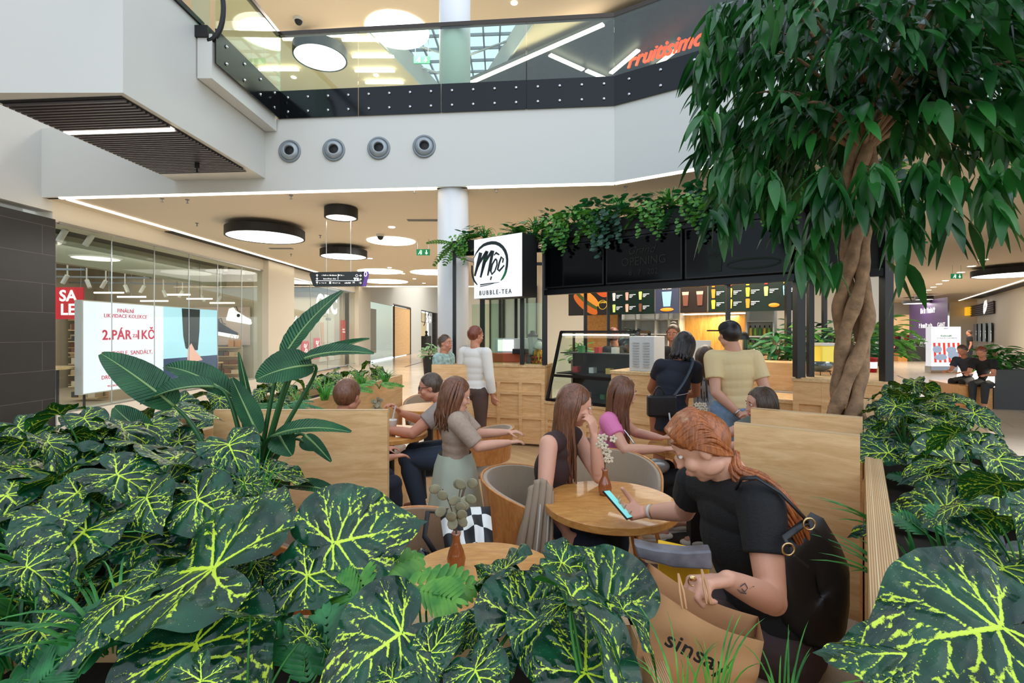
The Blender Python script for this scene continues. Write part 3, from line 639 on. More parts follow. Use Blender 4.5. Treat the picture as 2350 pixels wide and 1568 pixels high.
for i in range(6):
    q = P(250 + i * 52, 672 + (i % 3) * 8 + i * 1.5, 11.5 + i * .45); mb = MB(); mb.bar(q - V((.35, 0, 0)), q + V((.35, 0, 0)), .035); t = thing('tube_light', 'x', 'tube light', tuple(q), 'tube lamps in the shoe shop')
    mb.build('tube', M_strip, t); mb = MB(); mb.bar(q + V((0, 0, .017)), V((q.x, q.y, 3.5)), .01); mb.build('hanger', M_grey, t)
    tag(t, 'lit tube lamp above the screen, ' + ['leftmost', 'second', 'third', 'fourth', 'fifth', 'rightmost'][i], 'tube light', 'tube lamps in the shoe shop')
# shop two
s2 = thing('illuminated_letters', 'large glowing white letters behind the second shop glass', 'sign', (fx(18) - .2, 18.0, 2.6))
text('OTC', M_wtxt, 1.0, frame((fx(20.1) - .25, 20.1, 2.72), (.018, 1, 0), (0, 0, 1)), s2, bold=.05)
s3 = thing('illuminated_letters', 'glowing white web address letters in the second shop window', 'sign', (fx(17) - .2, 17.2, 2.1))
text('OBUV.CZ', M_wtxt, .52, frame((fx(17.6) - .5, 17.6, 1.98), (.018, 1, 0), (0, 0, 1)), s3, bold=.02)
mb = MB(); 
for i, (y, z0, z1, w_) in enumerate([(16.9, .5, 1.3, .5), (18.1, .4, 1.25, .6), (19.2, .5, 1.35, .55), (22.1, 1.1, 2.15, .5)]):
    t = thing('sale_banner', 'red sale banner in the second shop window, ' + ['first from the left', 'second with a percent sign', 'third with a percent sign', 'tall hanging one by the far pier'][i], 'sale sign', (fx(y) - .4, y, z0), 'red sale panels'); mb = FB(y, y + w_, z0, z1, -.44, -.4); mb.build('banner_board', M_red, t, fix=True)
    if i < 3: text('%', M_wtxt, .5, frame((fx(y) - .38, y + w_ / 2, z1 - .3), (.018, 1, 0), (0, 0, 1)), t)
    else: scribble(t, M_wtxt, frame((fx(y) - .38, y + w_ / 2, 1.72), (.018, 1, 0), (0, 0, 1)), .36, .08, 3); scribble(t, M_wtxt, frame((fx(y) - .38, y + w_ / 2, 1.6), (.018, 1, 0), (0, 0, 1)), .4, .08, 4)
pp = thing('fashion_poster', 'beige fashion poster with a leg and dark lettering in the second shop', 'poster', (fx(20) - .5, 20.4, .4))
mb = FB(20.0, 21.5, .35, 2.45, -.55, -.5); mb.build('poster_board', mat('poster_pale', S(214, 204, 188), .6), pp, fix=True)
mb = MB(); Mq = frame((fx(20.7) - .49, 20.6, 1.2), (.018, 1, 0), (0, 0, 1)); stroke(mb, [(-.45, .8), (-.4, .2), (-.3, -.3), (.1, -.7), (.3, -.8)], [.34, .28, .25, .2, .12], Mq); mb.build('printed_leg', mat('poster_skin', S(214, 160, 124), .6), pp)
text('BURCH', M_black, .17, frame((fx(20.7) - .48, 20.8, 2.15), (.018, 1, 0), (0, 0, 1)), pp)
displaytable(-8.7, 17.6, 'display table in the second shop window')
# third front and beyond
t = bpy.data.objects.new('window_3', None); COL.objects.link(t); t['kind'] = 'structure'
FB(24.6, 29.5, .1, 3.2, -.05, -.03).build('window_pane', glassmat('pale_glass', (.75, .8, .76, 1), .12), t, fix=True); FB(24.6, 29.5, 3.2, 3.36, -.1, 0).build('window_frame', M_white, t, fix=True)
mb = FB(26.2, 27.6, .4, 2.9, -.5, -.45); o = mb.build('hair_poster', woodmat('poster_hair', S(150, 92, 66), S(206, 150, 118), (2, 2, 14))); tag(o, 'brown picture panel in the third shop window', 'poster')
t = thing('illuminated_letters', 'small glowing letters cz in the third shop window', 'sign', (fx(25) - .3, 25.4, 1.9)); text('.cz', M_wtxt, .6, frame((fx(25.2) - .3, 25.2, 1.75), (.018, 1, 0), (0, 0, 1)), t, bold=.02)
struct('wall_shop_3', FB(24.6, 29.5, 0, 3.3, -2.2, -2.0), mat('shop3_back', S(196, 194, 176), .6), fix=True)
t = thing('wood_shop_front', 'pale wood shop door panel with black frame on the left mall', 'shop front', (fx(31), 31.5, 0)); FB(29.8, 34.2, .05, 3.2, -.1, -.02).build('panel', M_ply, t, fix=True)
mb = MB()
for y in (29.8, 34.2): mb.bar((fx(y), y, 0), (fx(y), y, 3.25), .06)
mb.bar((fx(29.8), 29.8, 3.25), (fx(34.2), 34.2, 3.25), .06); mb.build('frame', M_blackm, t)
struct('wall_pier_4', FB(34.3, 37.8, 0, 3.35, -.3, .02), M_white, fix=True)
t = thing('boutique_front', 'far boutique front with white word and tall display plinth', 'shop front', (fx(40), 40, 0)); FB(37.8, 44.2, .02, 3.3, -.9, -.8).build('back_panel', mat('boutique_back', S(236, 214, 170), .6, emit=.25, ecol=S(236, 214, 170)), t, fix=True)
mb = MB()
for y in (37.9, 39.5, 41, 43.9): mb.bar((fx(y), y, 2.4), (fx(y), y, 3.3), .05)
mb.bar((fx(37.9), 37.9, 3.3), (fx(44), 44, 3.3), .06); mb.bar((fx(37.9), 37.9, 2.4), (fx(44), 44, 2.4), .05); mb.bar((fx(38.9), 38.9, 2.1), (fx(41), 41, 3.2), .05); mb.build('sign_frame', M_blackm, t)
scribble(t, M_wtxt, frame((fx(40.2) + .05, 40.9, 2.75), (.018, 1, 0), (0, 0, 1)), 2.6, .8, 7)
FB(40, 42, .05, 1.25, -.5, .02).build('plinth', M_blackm, t, fix=True); mb = MB(); mb.lathe((fx(41) - .2, 41, 1.25), [(.12, 0), (.14, .1), (.06, .16), (.12, .3), (.1, .42), (0, .46)], 12); mb.build('bust', M_blackm, t)
struct('wall_pier_5', FB(44.2, 46, 0, 3.35, -.3, .05), M_tile, fix=True)
# potted plant there handled in plants
# ------------------------------------------------------------------ wayfinding sign
wf = thing('wayfinding_sign', 'hanging black directory sign with white arrows and a purple zero tab', 'sign', P(776, 640, 8.6))
Y_ = 8.6
def W(px, py, d=0): q = P(px, py, Y_); q.y += d; return q
mb = MB(); mb.prism([W(718, 655), W(710, 630), W(713, 625), W(836, 623), W(832, 655), W(828, 657), W(722, 658)], (0, .07, 0)); mb.build('sign_body', mat('sign_black', S(20, 22, 22), .3), wf, fix=True)
mb = MB(); mb.prism([W(831, 623), W(843, 623), W(845, 628), W(838, 657), W(830, 657), W(836, 640)], (0, .06, 0)); mb.build('purple_tab', mat('purple', S(92, 60, 150), .4, emit=.3, ecol=S(92, 60, 150)), wf, fix=True)
fm = lambda px, py: frame(W(px, py, -.006), (1, 0, 0), (0, 0, 1))
text('0', M_wtxt, .13, fm(839, 630), wf)
for px, py, Lk, h_ in [(756, 632, .26, .024), (783, 632, .10, .024), (758, 640, .24, .024), (741, 649.5, .12, .02), (772, 649.5, .13, .02), (798, 649.5, .10, .026)]: scribble(wf, M_wtxt, fm(px, py), Lk, h_, px)
text('M', M_wtxt, .05, fm(812, 649), wf)
mb = MB()
for py in (633, 641, 649.5):
    for px, d in ((728, 'u'), (827, 'r')):
        M = fm(px, py); s_ = .022
        if d == 'u': stroke(mb, [(0, -s_), (0, s_)], .008, M); stroke(mb, [(-s_ * .8, .2 * s_), (0, s_), (s_ * .8, .2 * s_)], .008, M)
        else: stroke(mb, [(-s_, 0), (s_, 0)], .008, M); stroke(mb, [(.2 * s_, s_ * .8), (s_, 0), (.2 * s_, -s_ * .8)], .008, M)
M = fm(776, 644.5); stroke(mb, [(-.4, 0), (.4, 0)], .008, M); M = fm(776, 636); stroke(mb, [(0, .05), (0, -.05)], .006, M)
M = fm(819, 633); stroke(mb, [(.02 * math.cos(a), .02 * math.sin(a)) for a in np.linspace(0, 2 * PI, 14)], .006, M)
M = fm(815, 641); stroke(mb, [(-.025, .018), (.025, .018)], .014, M); stroke(mb, [(0, .018), (0, -.025)], .024, M); M = fm(821, 641); stroke(mb, [(0, .022), (0, -.022)], .036, M)
for k in range(3):
    for r_ in range(3): M = fm(756.5 + k * 1.6, 647.4 + r_ * 1.8); stroke(mb, [(-.005, 0), (.005, 0)], .009, M)
mb.build('pictogram', M_wtxt, wf)
mb = MB(); 
for px in (749, 805): q = W(px, 624); mb.tube([q, V((q.x, q.y, ZC))], .006, 5)
mb.build('hanger', M_chrome, wf)

# ================================================================== right mall
rf = thing('smoothie_shop_front', 'right mall shop front with wooden slat sign and four dark menu panels', 'shop front', RW + FW * 6)
def onR(px, z, off=0.0):   # point on the right shop wall plane seen at column px
    u = (px - PCX) / FPX; p = RW - RT * (.02 + off)
    s = (p.x - u * p.y) / (u * FW.y - FW.x); q = p + FW * s; q.z = z; return q
def rbox(px0, px1, z0, z1, m, nm, par, off=0.02, th=.06):
    a = onR(px1, z0, off); b = onR(px0, z0, off); mb = MB(); mb.prism([a, b, b - RT * th, a - RT * th], (0, 0, z1 - z0)); return mb.build(nm, m, par, fix=True)
for i in range(6): rbox(2229, 2282, 2.75 + i * .13, 2.81 + i * .13, mat('dark_wood', S(84, 52, 34), .5), 'slat', rf, .05)
rbox(2229, 2282, 2.7, 3.45, M_blackm, 'slat_backing', rf, .01, .03)
rbox(2221, 2229, 2.8, 3.4, mat('yellow_light', S(250, 190, 40), .5, emit=.6, ecol=S(255, 190, 40)), 'yellow_tab', rf, .05, .2)
Mr = frame(onR(2262, 3.1, .2), -FW, (0, 0, 1)); mbj = MB(); stroke(mbj, [(-.5, -.3), (-.42, .1), (-.1, .32), (.3, .36), (.42, .2), (.1, -.05), (-.2, -.2), (-.42, -.34)], [.1, .2, .26, .22, .2, .26, .22, .1], Mr, .03); mbj.build('white_emblem', M_wtxt, rf)
for px in (2237, 2247, 2258, 2271):
    o = rbox(px, px + 7, .98, 2.15, M_black, 'menu_panel', rf, .05); mbj = MB(); Mj = frame(onR(px + 3.5, 1.55, .16), -FW, (0, 0, 1)); stroke(mbj, [(-.06, .12), (.05, .05)], .05, Mj); stroke(mbj, [(0, -.03), (0, -.16 - .01 * (px - 2237))], .06, Mj); mbj.build('menu_print', M_wtxt, rf)
t = bpy.data.objects.new('window_4', None); COL.objects.link(t); t['kind'] = 'structure'
p = RW - FW * 13; along(p, FW, 16.2, RT, .02, 0.05, 3.2).build('window_pane', glassmat('bronze_glass', (.8, .72, .6, 1), .06), t, fix=True)
mb = MB(); 
for s_ in (3.2, -2, -7): q = RW + FW * s_; mb.bar(q, q + V((0, 0, 3.2)), .14, mi=0)
mb.build('window_frame', M_blackm, t)
struct('wall_right_shop_back', along(RW - FW * 13 + RT * 3.2, FW, 17, RT, .1, 0, 3.3), mat('warm_shop_back', S(150, 110, 74), .6, emit=.12, ecol=S(230, 170, 110), var=.3, vscale=1.2), fix=True)
# purple hoarding, far shop, totem
hb = thing('purple_hoarding', 'purple shop hoarding with white brand words in the right mall', 'hoarding', P(2130, 834, 29))
a = P(2089, 0, 33); b = P(2175, 0, 27.5); a.z = b.z = 0; d = (b - a)
mb = MB(); mb.prism([a, b, b + V((.1, .2, 0)), a + V((.1, .2, 0))], (0, 0, 3.6)); mb.build('board', mat('hoarding_purple', S(66, 36, 84), .5), hb, fix=True)
scribble(hb, M_wtxt, frame(a + d * .5 + V((-.05, -.08, 2.95)), d, (0, 0, 1)), 2.3, .34, 5); scribble(hb, M_wtxt, frame(a + d * .45 + V((-.05, -.08, 2.0)), d, (0, 0, 1)), 2.2, .3, 6); scribble(hb, M_wtxt, frame(a + d * .38 + V((-.05, -.08, 1.0)), d, (0, 0, 1)), 1.4, .34, 8)
for s_, f_, z, sz in [('GANT', .84, 2.0, .4)]:
    text(s_, M_wtxt, sz, frame(a + d * f_ + V((-.05, -.08, z)), d, (0, 0, 1)), hb)
mb = MB(); q = a + d * .02 + V((-.1, -.3, 0)); mb.lathe((q.x + .4, q.y, .6), [(.35, 0), (.25, .8), (.12, 1.4), (.03, 1.9)], 12); mb.build('red_dress', mat('orange_red', S(200, 60, 36), .6), hb)
fsn = thing('far_clothes_shop', 'distant lit clothes shop at the end of the right mall', 'shop front', P(2060, 815, 36))
a = P(2020, 0, 37); b = P(2090, 0, 36.5); a.z = b.z = 0
mb = MB(); mb.prism([a, b, b + V((0, .2, 0)), a + V((0, .2, 0))], (0, 0, 2.9)); mb.build('interior', mat('far_shop', S(240, 200, 150), .6, emit=.5, ecol=S(240, 195, 140), var=.3, vscale=2), fsn, fix=True)
mb = MB(); mb.prism([a + V((0, -.1, 2.9)), b + V((0, -.1, 2.9)), b + V((0, .2, 2.9)), a + V((0, .2, 2.9))], (0, 0, .9)); mb.build('sign_band', M_white, fsn, fix=True)
rr = random.Random(4)
for k in range(9):
    mb = MB(); q = a.lerp(b, .1 + k * .1) + V((0, -.15, .5)); mb.box((q.x - .12, q.y, q.z), (q.x + .12, q.y + .05, q.z + .9)); mb.build('garment', mat('garment_%d' % (k % 4), [S(160, 40, 36), S(60, 60, 70), S(230, 220, 200), S(190, 120, 80)][k % 4], .8), fsn)
tt_ = thing('advertising_totem', 'freestanding lit totem with sandals on red and white stripes', 'totem', P(2171, 856, 18.7))
def T_(px, py, d=0): q = P(px, py, 18.7); q.y += d; return q
mb = MB(); mb.box(tuple(T_(2137, 850)), tuple(T_(2205, 750, .25))); mb.build('cabinet', M_scr, tt_)
mb = MB(); q0 = T_(2136, 856); q0.z = 0; mb.box(tuple(q0), tuple(T_(2206, 841, .27))); mb.build('base', M_chrome, tt_)
mb = MB()
for k in range(6): x0 = 2141 + k * 11; mb.prism([T_(x0, 787, -.01), T_(x0 + 5, 787, -.01), T_(x0 + 8, 832, -.01), T_(x0 + 3, 832, -.01)], (0, -.005, 0))
mb.build('printed_stripes', mat('stripe_red', S(200, 60, 50), .5, emit=.5, ecol=S(200, 60, 50)), tt_, fix=True)
mb = MB()
for (px, py, rx, rz) in [(2158, 820, .25, .12), (2150, 802, .18, .14), (2182, 803, .2, .12), (2187, 815, .22, .16)]: q = T_(px, py, -.02); mb.ell(q, (rx, .01, rz))
mb.build('printed_sandals', mat('sandal_print', S(140, 160, 190), .5, emit=.4, ecol=S(140, 160, 190)), tt_)
scribble(tt_, mat('green_print', S(60, 140, 80), .5), frame(T_(2171, 771, -.02), (1, 0, 0), (0, 0, 1)), .42, .06, 2); scribble(tt_, M_grey, frame(T_(2171, 754, -.02), (1, 0, 0), (0, 0, 1)), .2, .04, 3); scribble(tt_, M_grey, frame(T_(2171, 776, -.02), (1, 0, 0), (0, 0, 1)), .8, .025, 4)
# dark inlay strips in the floor
for i, (p0, p1) in enumerate([((2060, 862), (2175, 915)), ((2225, 925), (2262, 975)), ((930, 842), (1000, 822))]):
    a = PZ(p0[0], p0[1], .003); b = PZ(p1[0], p1[1], .003); mb = MB(); mb.bar(a, b, .06, .004); tag(mb.build('floor_drain_strip', M_blackm), ['long dark inlay line crossing the right mall floor', 'short dark inlay bar beside the right bench planter', 'thin dark line on the left mall floor'][i], 'floor strip')
area('mall_fill_r3', tuple(RS - FW * 1 - RT * 2.2 + V((0, 0, ZC - .1))), 4, 200, (1, .93, .84)); area('mall_fill_r', P(2150, 640, 22), 5, 340, (1, .93, .84), rot=(0, 0, 0)); bpy.data.objects['mall_fill_r'].location.z = ZC - .1
area('mall_fill_b', (3.0, 10.2, ZC - .1), 4, 200, (1, .93, .84)); area('mall_fill_l', (-4, 18, ZC - .1), 4, 130, (1, .94, .86)); area('mall_fill_f', (-3, 35, 7.2), 8, 700, (1, .97, .92))
area('upper_fill', (0, 13, 7.5), 8, 240, (1, .92, .8)); area('mall_fill_r2', (24, 31, ZC - .1), 6, 300, (1, .93, .84))
# ================================================================== the tea kiosk
def K(a, b, z): return V((K0.x + KX.x * a + KB.x * b, K0.y + KX.y * a + KB.y * b, z))
KM = Matrix((V((KX.x, KX.y, 0)), V((KB.x, KB.y, 0)), V((0, 0, 1)))).transposed().to_4x4(); KM.translation = K0
def kbox(mb, a0, a1, b0, b1, z0, z1, mi=0): mb.box((a0, b0, z0), (a1, b1, z1), mi, M=KM)
KA = V((-.834, 6.95, 0)); KL = K0 - KA; KLn = KL.length; KLx = KL.normalized(); KLy = V((-KLx.y, KLx.x, 0))
KML = Matrix((KLx, KLy, V((0, 0, 1)))).transposed().to_4x4(); KML.translation = KA
fr_ = thing('steel_canopy', 'black steel post and beam frame of the tea kiosk', 'kiosk frame', K(1.8, 1, 0))
def post(p, z0, z1, w_=.05): mb = MB(); mb.box((p.x - w_ / 2, p.y - w_ / 2, z0), (p.x + w_ / 2, p.y + w_ / 2, z1)); mb.build('post', M_black, fr_)
HC = 1.149
post(K(0, 0, 0), HC, 2.8, .07); post(KA, HC, 2.75); post(K0 + (KA - K0) * .24, HC, 2.75, .06); post(K0 + (KA - K0) * .3 + V((0, .9, 0)), 0, 2.7); post(KA + V((.35, .9, 0)), 0, 2.7, .08)
post(K(3.02, -.02, 0), HC, 2.8, .08); post(K(3.1, .1, 0), HC, 2.8, .05); post(K(3.69, 0, 0), HC, 2.8, .075); post(K(3.69, 1.0, 0), HC, 2.8, .07); post(K(3.0, 2.4, 0), HC, 2.7); post(K(.0, 2.3, 0), 0, 2.7, .06); post(K(.35, .5, 0), HC, 2.3, .045); post(K(.5, .9, 0), HC, 2.3, .04); post(K(2.35, .05, 0), HC, 2.15, .04); post(K(2.62, 2.0, 0), HC, 2.3, .06)
def beam(p, q, w_=.07): mb = MB(); mb.bar(p, q, w_); mb.build('beam', M_black, fr_)
beam(K(0, 0, 2.135), K(3.69, 0, 2.135)); beam(K(0, 0, 2.79), K(3.69, 0, 2.79)); beam(KA + V((0, 0, 2.72)), K(0, 0, 2.72), .05); beam(K(3.69, 0, 2.79), K(3.69, 2.4, 2.79)); beam(K(3.69, 2.4, 2.79), K(0, 2.4, 2.79)); beam(K(0, 0, 2.79), K(0, 2.4, 2.79)); beam(KA + V((.2, .9, 2.72)), K(0, 2.4, 2.79), .05); beam(KA + V((0, 0, 2.72)), KA + V((.35, .9, 2.72)), .05)
mb = MB(); kbox(mb, .0, 3.69, .03, .07, 2.16, 2.79); mb.build('backing_panel', M_blackm, fr_)
mb = MB(); kbox(mb, .1, 3.6, .1, 2.35, 2.80, 2.84); mb.build('roof_panel', M_blackm, fr_)
# three dark display screens
M_tv = mat('screen_off', S(5, 6, 8), .1, spec=.18); M_tvt = mat('faint_print', S(40, 38, 35), .4, spec=.15); M_tvg = mat('faint_green_print', S(26, 36, 28), .4, spec=.15)
for i, (a0, a1) in enumerate([(.05, .93), (.96, 1.90), (1.93, 2.96)]):
    t = thing('display_screen', ['switched-off black screen above the display case, leftmost of three', 'dark screen with faint Grand Opening lettering, middle of three', 'dark screen with a faint drink cup picture, rightmost of three'][i], 'screen', K((a0 + a1) / 2, -.06, 2.18), 'screens over the kiosk counter')
    mb = MB(); kbox(mb, a0, a1, -.07, -.01, 2.185, 2.74); mb.build('bezel', M_black, t, bevel=.004)
    mb = MB(); kbox(mb, a0 + .02, a1 - .02, -.075, -.065, 2.205, 2.72); mb.build('panel', M_tv, t)
    fk = lambda a, z: frame(K(a, -.08, z), KX, (0, 0, 1))
    if i == 1:
        x_ = text('Grand', M_tvt, .13, fk(1.42, 2.56), t); x_.data.shear = .4; text('OPENING', M_tvt, .14, fk(1.45, 2.43), t, xs=.9); text('8 . 7 . 202', M_tvt, .09, fk(1.45, 2.30), t)
    if i == 2:
        mb = MB(); q = fk(2.25, 2.42); mb.prism([q @ V(p) for p in [(-.08, .15, 0), (.09, .15, 0), (.065, -.18, 0), (-.055, -.18, 0)]], (KB.x * -.004, KB.y * -.004, 0)); mb.build('printed_cup', M_tvg, t, fix=True)
        text('Mộc', M_tvt, .07, frame(K(2.25, -.088, 2.42), KX, (0, 0, 1)), t); mb = MB(); stroke(mb, [(.25 * math.cos(a) , .05 * math.sin(a)) for a in np.linspace(0, 2 * PI, 20)], .02, frame(K(2.62, -.08, 2.3), KX, (0, 0, 1))); mb.build('printed_plate', M_tvg, t)
# shaker counters
def shaker(name, lab, M, a0, a1, z0, z1, cols, rows, th=.04, top=True, depth=.5, cat='counter', toph=.04):
    t = thing(name, lab, cat, M @ V(((a0 + a1) / 2, 0, 0)))
    mb = MB(); mb.box((a0, .02, z0), (a1, depth, z1 - toph), M=M); mb.build('carcass', M_ply, t)
    mb = MB(); st = .05
    for i in range(cols + 1): x = a0 + (a1 - a0 - st) * i / cols; mb.box((x, -.002, z0), (x + st, .022, z1 - toph), M=M)
    for j in range(rows + 1): z = z0 + (z1 - toph - z0 - st) * j / rows if j < rows else z1 - toph - .22; zz = z + (st if j < rows else .22); mb.box((a0, -.001, z), (a1, .021, zz), M=M)
    mb.build('panel_frame', M_ply, t, bevel=.003)
    if top: mb = MB(); mb.box((a0 - .01, -.015, z1 - toph), (a1 + .01, depth, z1), M=M); mb.build('counter_top', M_plyh, t, bevel=.004)
    return t
shaker('kiosk_counter', 'plywood counter with square recessed panels below the round logo sign', KML, 0, KLn, .05, HC, 4, 3)
shaker('kiosk_counter', 'plywood counter base under the glass display case', KM, .0, 1.25, .05, .66, 4, 2, depth=.7)
shaker('kiosk_counter', 'small raised plywood block carrying the white vented machine', KM @ Matrix.Translation((0, -.28, 0)), 1.14, 1.66, .05, HC, 1, 2, depth=.55)
shaker('kiosk_counter', 'low plywood serving counter where the customers stand', KM, 1.68, 3.0, .05, .93, 4, 2, depth=.55)
shaker('kiosk_counter', 'raised plywood counter beside the braided tree trunk', KM @ Matrix.Translation((0, -.04, 0)), 2.97, 3.72, .05, HC + .01, 3, 2, depth=.45)
sideM = Matrix((V((-KB.x, -KB.y, 0)), V((KX.x * -1, KX.y * -1, 0)), V((0, 0, 1)))).transposed().to_4x4(); sideM.translation = K(3.72, 2.4, 0)
mb = MB(); kbox(mb, 3.3, 3.72, .42, 2.4, .05, HC - .03); t = thing('kiosk_counter', 'long plywood side counter running back behind the tree', 'counter', K(3.5, 1.3, 0)); mb.build('carcass', M_ply, t); mb = MB(); kbox(mb, 3.28, 3.74, .42, 2.42, HC - .03, HC + .005); mb.build('counter_top', M_plyh, t)
mb = MB(); kbox(mb, 2.25, 3.25, .75, 1.2, .05, HC + .1); t = thing('plywood_divider', 'plywood upstand box behind the low serving counter', 'divider', K(2.7, 1, 0)); mb.build('panel', M_ply, t)
mb = MB(); kbox(mb, 2.25, 3.2, .68, .74, .88, .93); mb.build('white_ledge', M_white, t)
# logo sign box
lg = thing('logo_sign', 'white square box sign with round brush logo and BUBBLE-TEA lettering', 'sign', (-.2, 6.4, 2.05))
a = V((-.522, 6.6, 2.056)); b = V((.122, 6.1, 2.056)); d = (b - a).normalized(); n_ = V((-d.y, d.x, 0)); Lw = (b - a).length
mb = MB(); mb.prism([a, b, b + n_ * .012, a + n_ * .012], (0, 0, .81)); mb.build('face', mat('sign_face', S(236, 238, 238), .35, emit=.35, ecol=(1, 1, 1, 1)), lg, fix=True)
mb = MB(); mb.prism([a + n_ * .013, b + n_ * .013, b + n_ * .34, a + n_ * .34], (0, 0, .81)); mb.build('sign_box', M_blackm, lg, fix=True)
Mg = frame(a + d * (Lw / 2) - n_ * .002 + V((0, 0, .405)), d, (0, 0, 1)); mb = MB()
def arc(cx_, cy, r, a0, a1, w0, w1, n=24): return [(cx_ + r * math.cos(t), cy + r * math.sin(t)) for t in np.linspace(a0, a1, n)], list(np.linspace(w0, w1, n))
s_ = .0062       # metres per px of the 110-px wide close-up (zoom px / 10.45)
def q_(x, y): return ((x - 575) / 10.45 * .0074 + .0 - .04, (760 - y) / 10.45 * .0056 + .02)
mb = MB()
arcs = [([(45, 520), (110, 390), (200, 280), (300, 210), (400, 185), (500, 180), (600, 200), (690, 250), (770, 330), (830, 430), (865, 540), (880, 660), (870, 800), (850, 900)], [1, 3, 5, 6.5, 7, 7.2, 7.2, 7.2, 7, 7, 6.6, 6, 6, 6]),
        ([(0, 690), (0, 860), (20, 980), (60, 1090), (140, 1200)], [4, 4.6, 5, 4.6, 2.4])]
for pts, ws in arcs: stroke(mb, [q_(*p) for p in pts], [w_ * .0062 for w_ in ws], Mg, -.006)
for pts, ws in [([(230, 390), (165, 640), (75, 970)], [8, 8, 4]), ([(90, 900), (200, 640), (380, 380)], [1.5, 5, 6]), ([(390, 370), (320, 640), (225, 1020)], [7, 8, 4]), ([(240, 960), (340, 640), (510, 390)], [1.5, 5, 6]), ([(535, 380), (470, 700), (405, 990)], [7, 6, 3.4]),
               ([(600, 590), (520, 720), (480, 880), (510, 965), (580, 900), (635, 740), (630, 640), (600, 590)], [3, 3.6, 4.4, 3.6, 3, 3.2, 3.2, 3]), ([(560, 500), (612, 445), (690, 505)], [2, 4, 2.4]), ([(500, 1020), (475, 1105)], [3, 3]),
               ([(770, 710), (785, 620), (740, 565), (690, 700), (650, 860), (690, 900), (750, 840), (810, 775)], [3, 3.4, 4, 4, 4, 4, 3.4, 2.4]), ([(215, 1205), (450, 1190), (690, 1182)], [2, 1.6, .6]), ([(215, 1250), (430, 1222), (560, 1195)], [1.4, 1.2, .6])]:
    stroke(mb, [q_(*p) for p in pts], [w_ * .0075 for w_ in ws], Mg, -.006)
mb.build('brush_logo', mat('logo_ink', S(30, 44, 48), .5), lg, fix=True)
mb = MB(); stroke(mb, [q_(*p) for p in [(855, 900), (820, 1000), (770, 1090), (725, 1140)]], [.038, .036, .03, .012], Mg, -.006); mb.build('green_brush_end', mat('logo_green', S(10, 120, 70), .5), lg, fix=True)
text('BUBBLE-TEA', M_black, .085, Mg @ Matrix.Translation((-.03, -.335, .004)), lg, spacing=1.5, xs=.85)
# glass display case
dc = thing('display_case', 'slanted black-framed glass display case on the kiosk front', 'display case', K(.65, .2, .66))
mb = MB()
for a_ in (.04, 1.2): mb.bar(K(a_, 0, .66), K(a_, .36, 1.6), .035); mb.bar(K(a_, .36, 1.6), K(a_, .7, 1.6), .035); mb.bar(K(a_, .7, .66), K(a_, .7, 1.6), .035)
for b_, z in ((0, .68), (.36, 1.6), (.7, 1.6), (.7, .68), (.13, 1.0)): mb.bar(K(.04, b_, z), K(1.2, b_, z), .035)
mb.build('case_frame', M_black, dc)
mb = MB(); mb.prism([K(.06, .005, .69), K(1.18, .005, .69), K(1.18, .35, 1.58), K(.06, .35, 1.58)], KB * .006); mb.build('front_glass', M_glass, dc, fix=True)
mb = MB(); mb.prism([K(.05, .01, .68), K(.05, .69, .68), K(.05, .69, 1.58), K(.05, .36, 1.58)], KX * .006); mb.build('side_glass', M_glass, dc, fix=True)
mb = MB(); kbox(mb, .06, 1.18, .2, .68, 1.02, 1.035); kbox(mb, .06, 1.18, .3, .68, 1.3, 1.312); kbox(mb, .06, 1.18, .02, .68, .67, .685); mb.build('shelf', M_blackm, dc); mb = MB(); kbox(mb, .06, 1.18, .69, .70, .68, 1.3); mb.build('rear_panel', mat('case_dark', S(40, 44, 46), .3), dc)
mb = MB(); mb.bar(K(.1, .3, 1.56), K(1.1, .3, 1.56), .02); mb.build('lamp', M_strip, dc)
rr = random.Random(11)
for i in range(12):
    a_ = .12 + .085 * i; z = (.69, 1.035, 1.312)[i % 3]; t = thing('pastry_box', 'small food box in the glass case, number %s from the left' % ['one', 'two', 'three', 'four', 'five', 'six', 'seven', 'eight', 'nine', 'ten', 'eleven', 'twelve'][i], 'food box', K(a_, .45, z), 'boxes in the display case')
    mb = MB(); kbox(mb, a_, a_ + .07, .4, .5, z, z + .05 + rr.random() * .05); mb.build('carton', mat('carton_%d' % (i % 4), [S(210, 206, 200), S(190, 60, 60), S(70, 130, 80), S(220, 180, 90)][i % 4], .6), t)
# white vented machine
wm = thing('vented_machine', 'white louvred metal box standing on the small plywood block', 'machine', K(1.45, -.1, HC))
mb = MB(); kbox(mb, 1.34, 1.64, -.22, .1, HC, 1.55); mb.build('housing', M_white, wm, bevel=.006)
for a_ in (1.385, 1.51):
    mb = MB()
    for i in range(10): kbox(mb, a_, a_ + .075, -.232, -.222, HC + .05 + i * .03, HC + .062 + i * .03)
    mb.build('louvre', mat('louvre_grey', S(180, 180, 178), .5), wm)
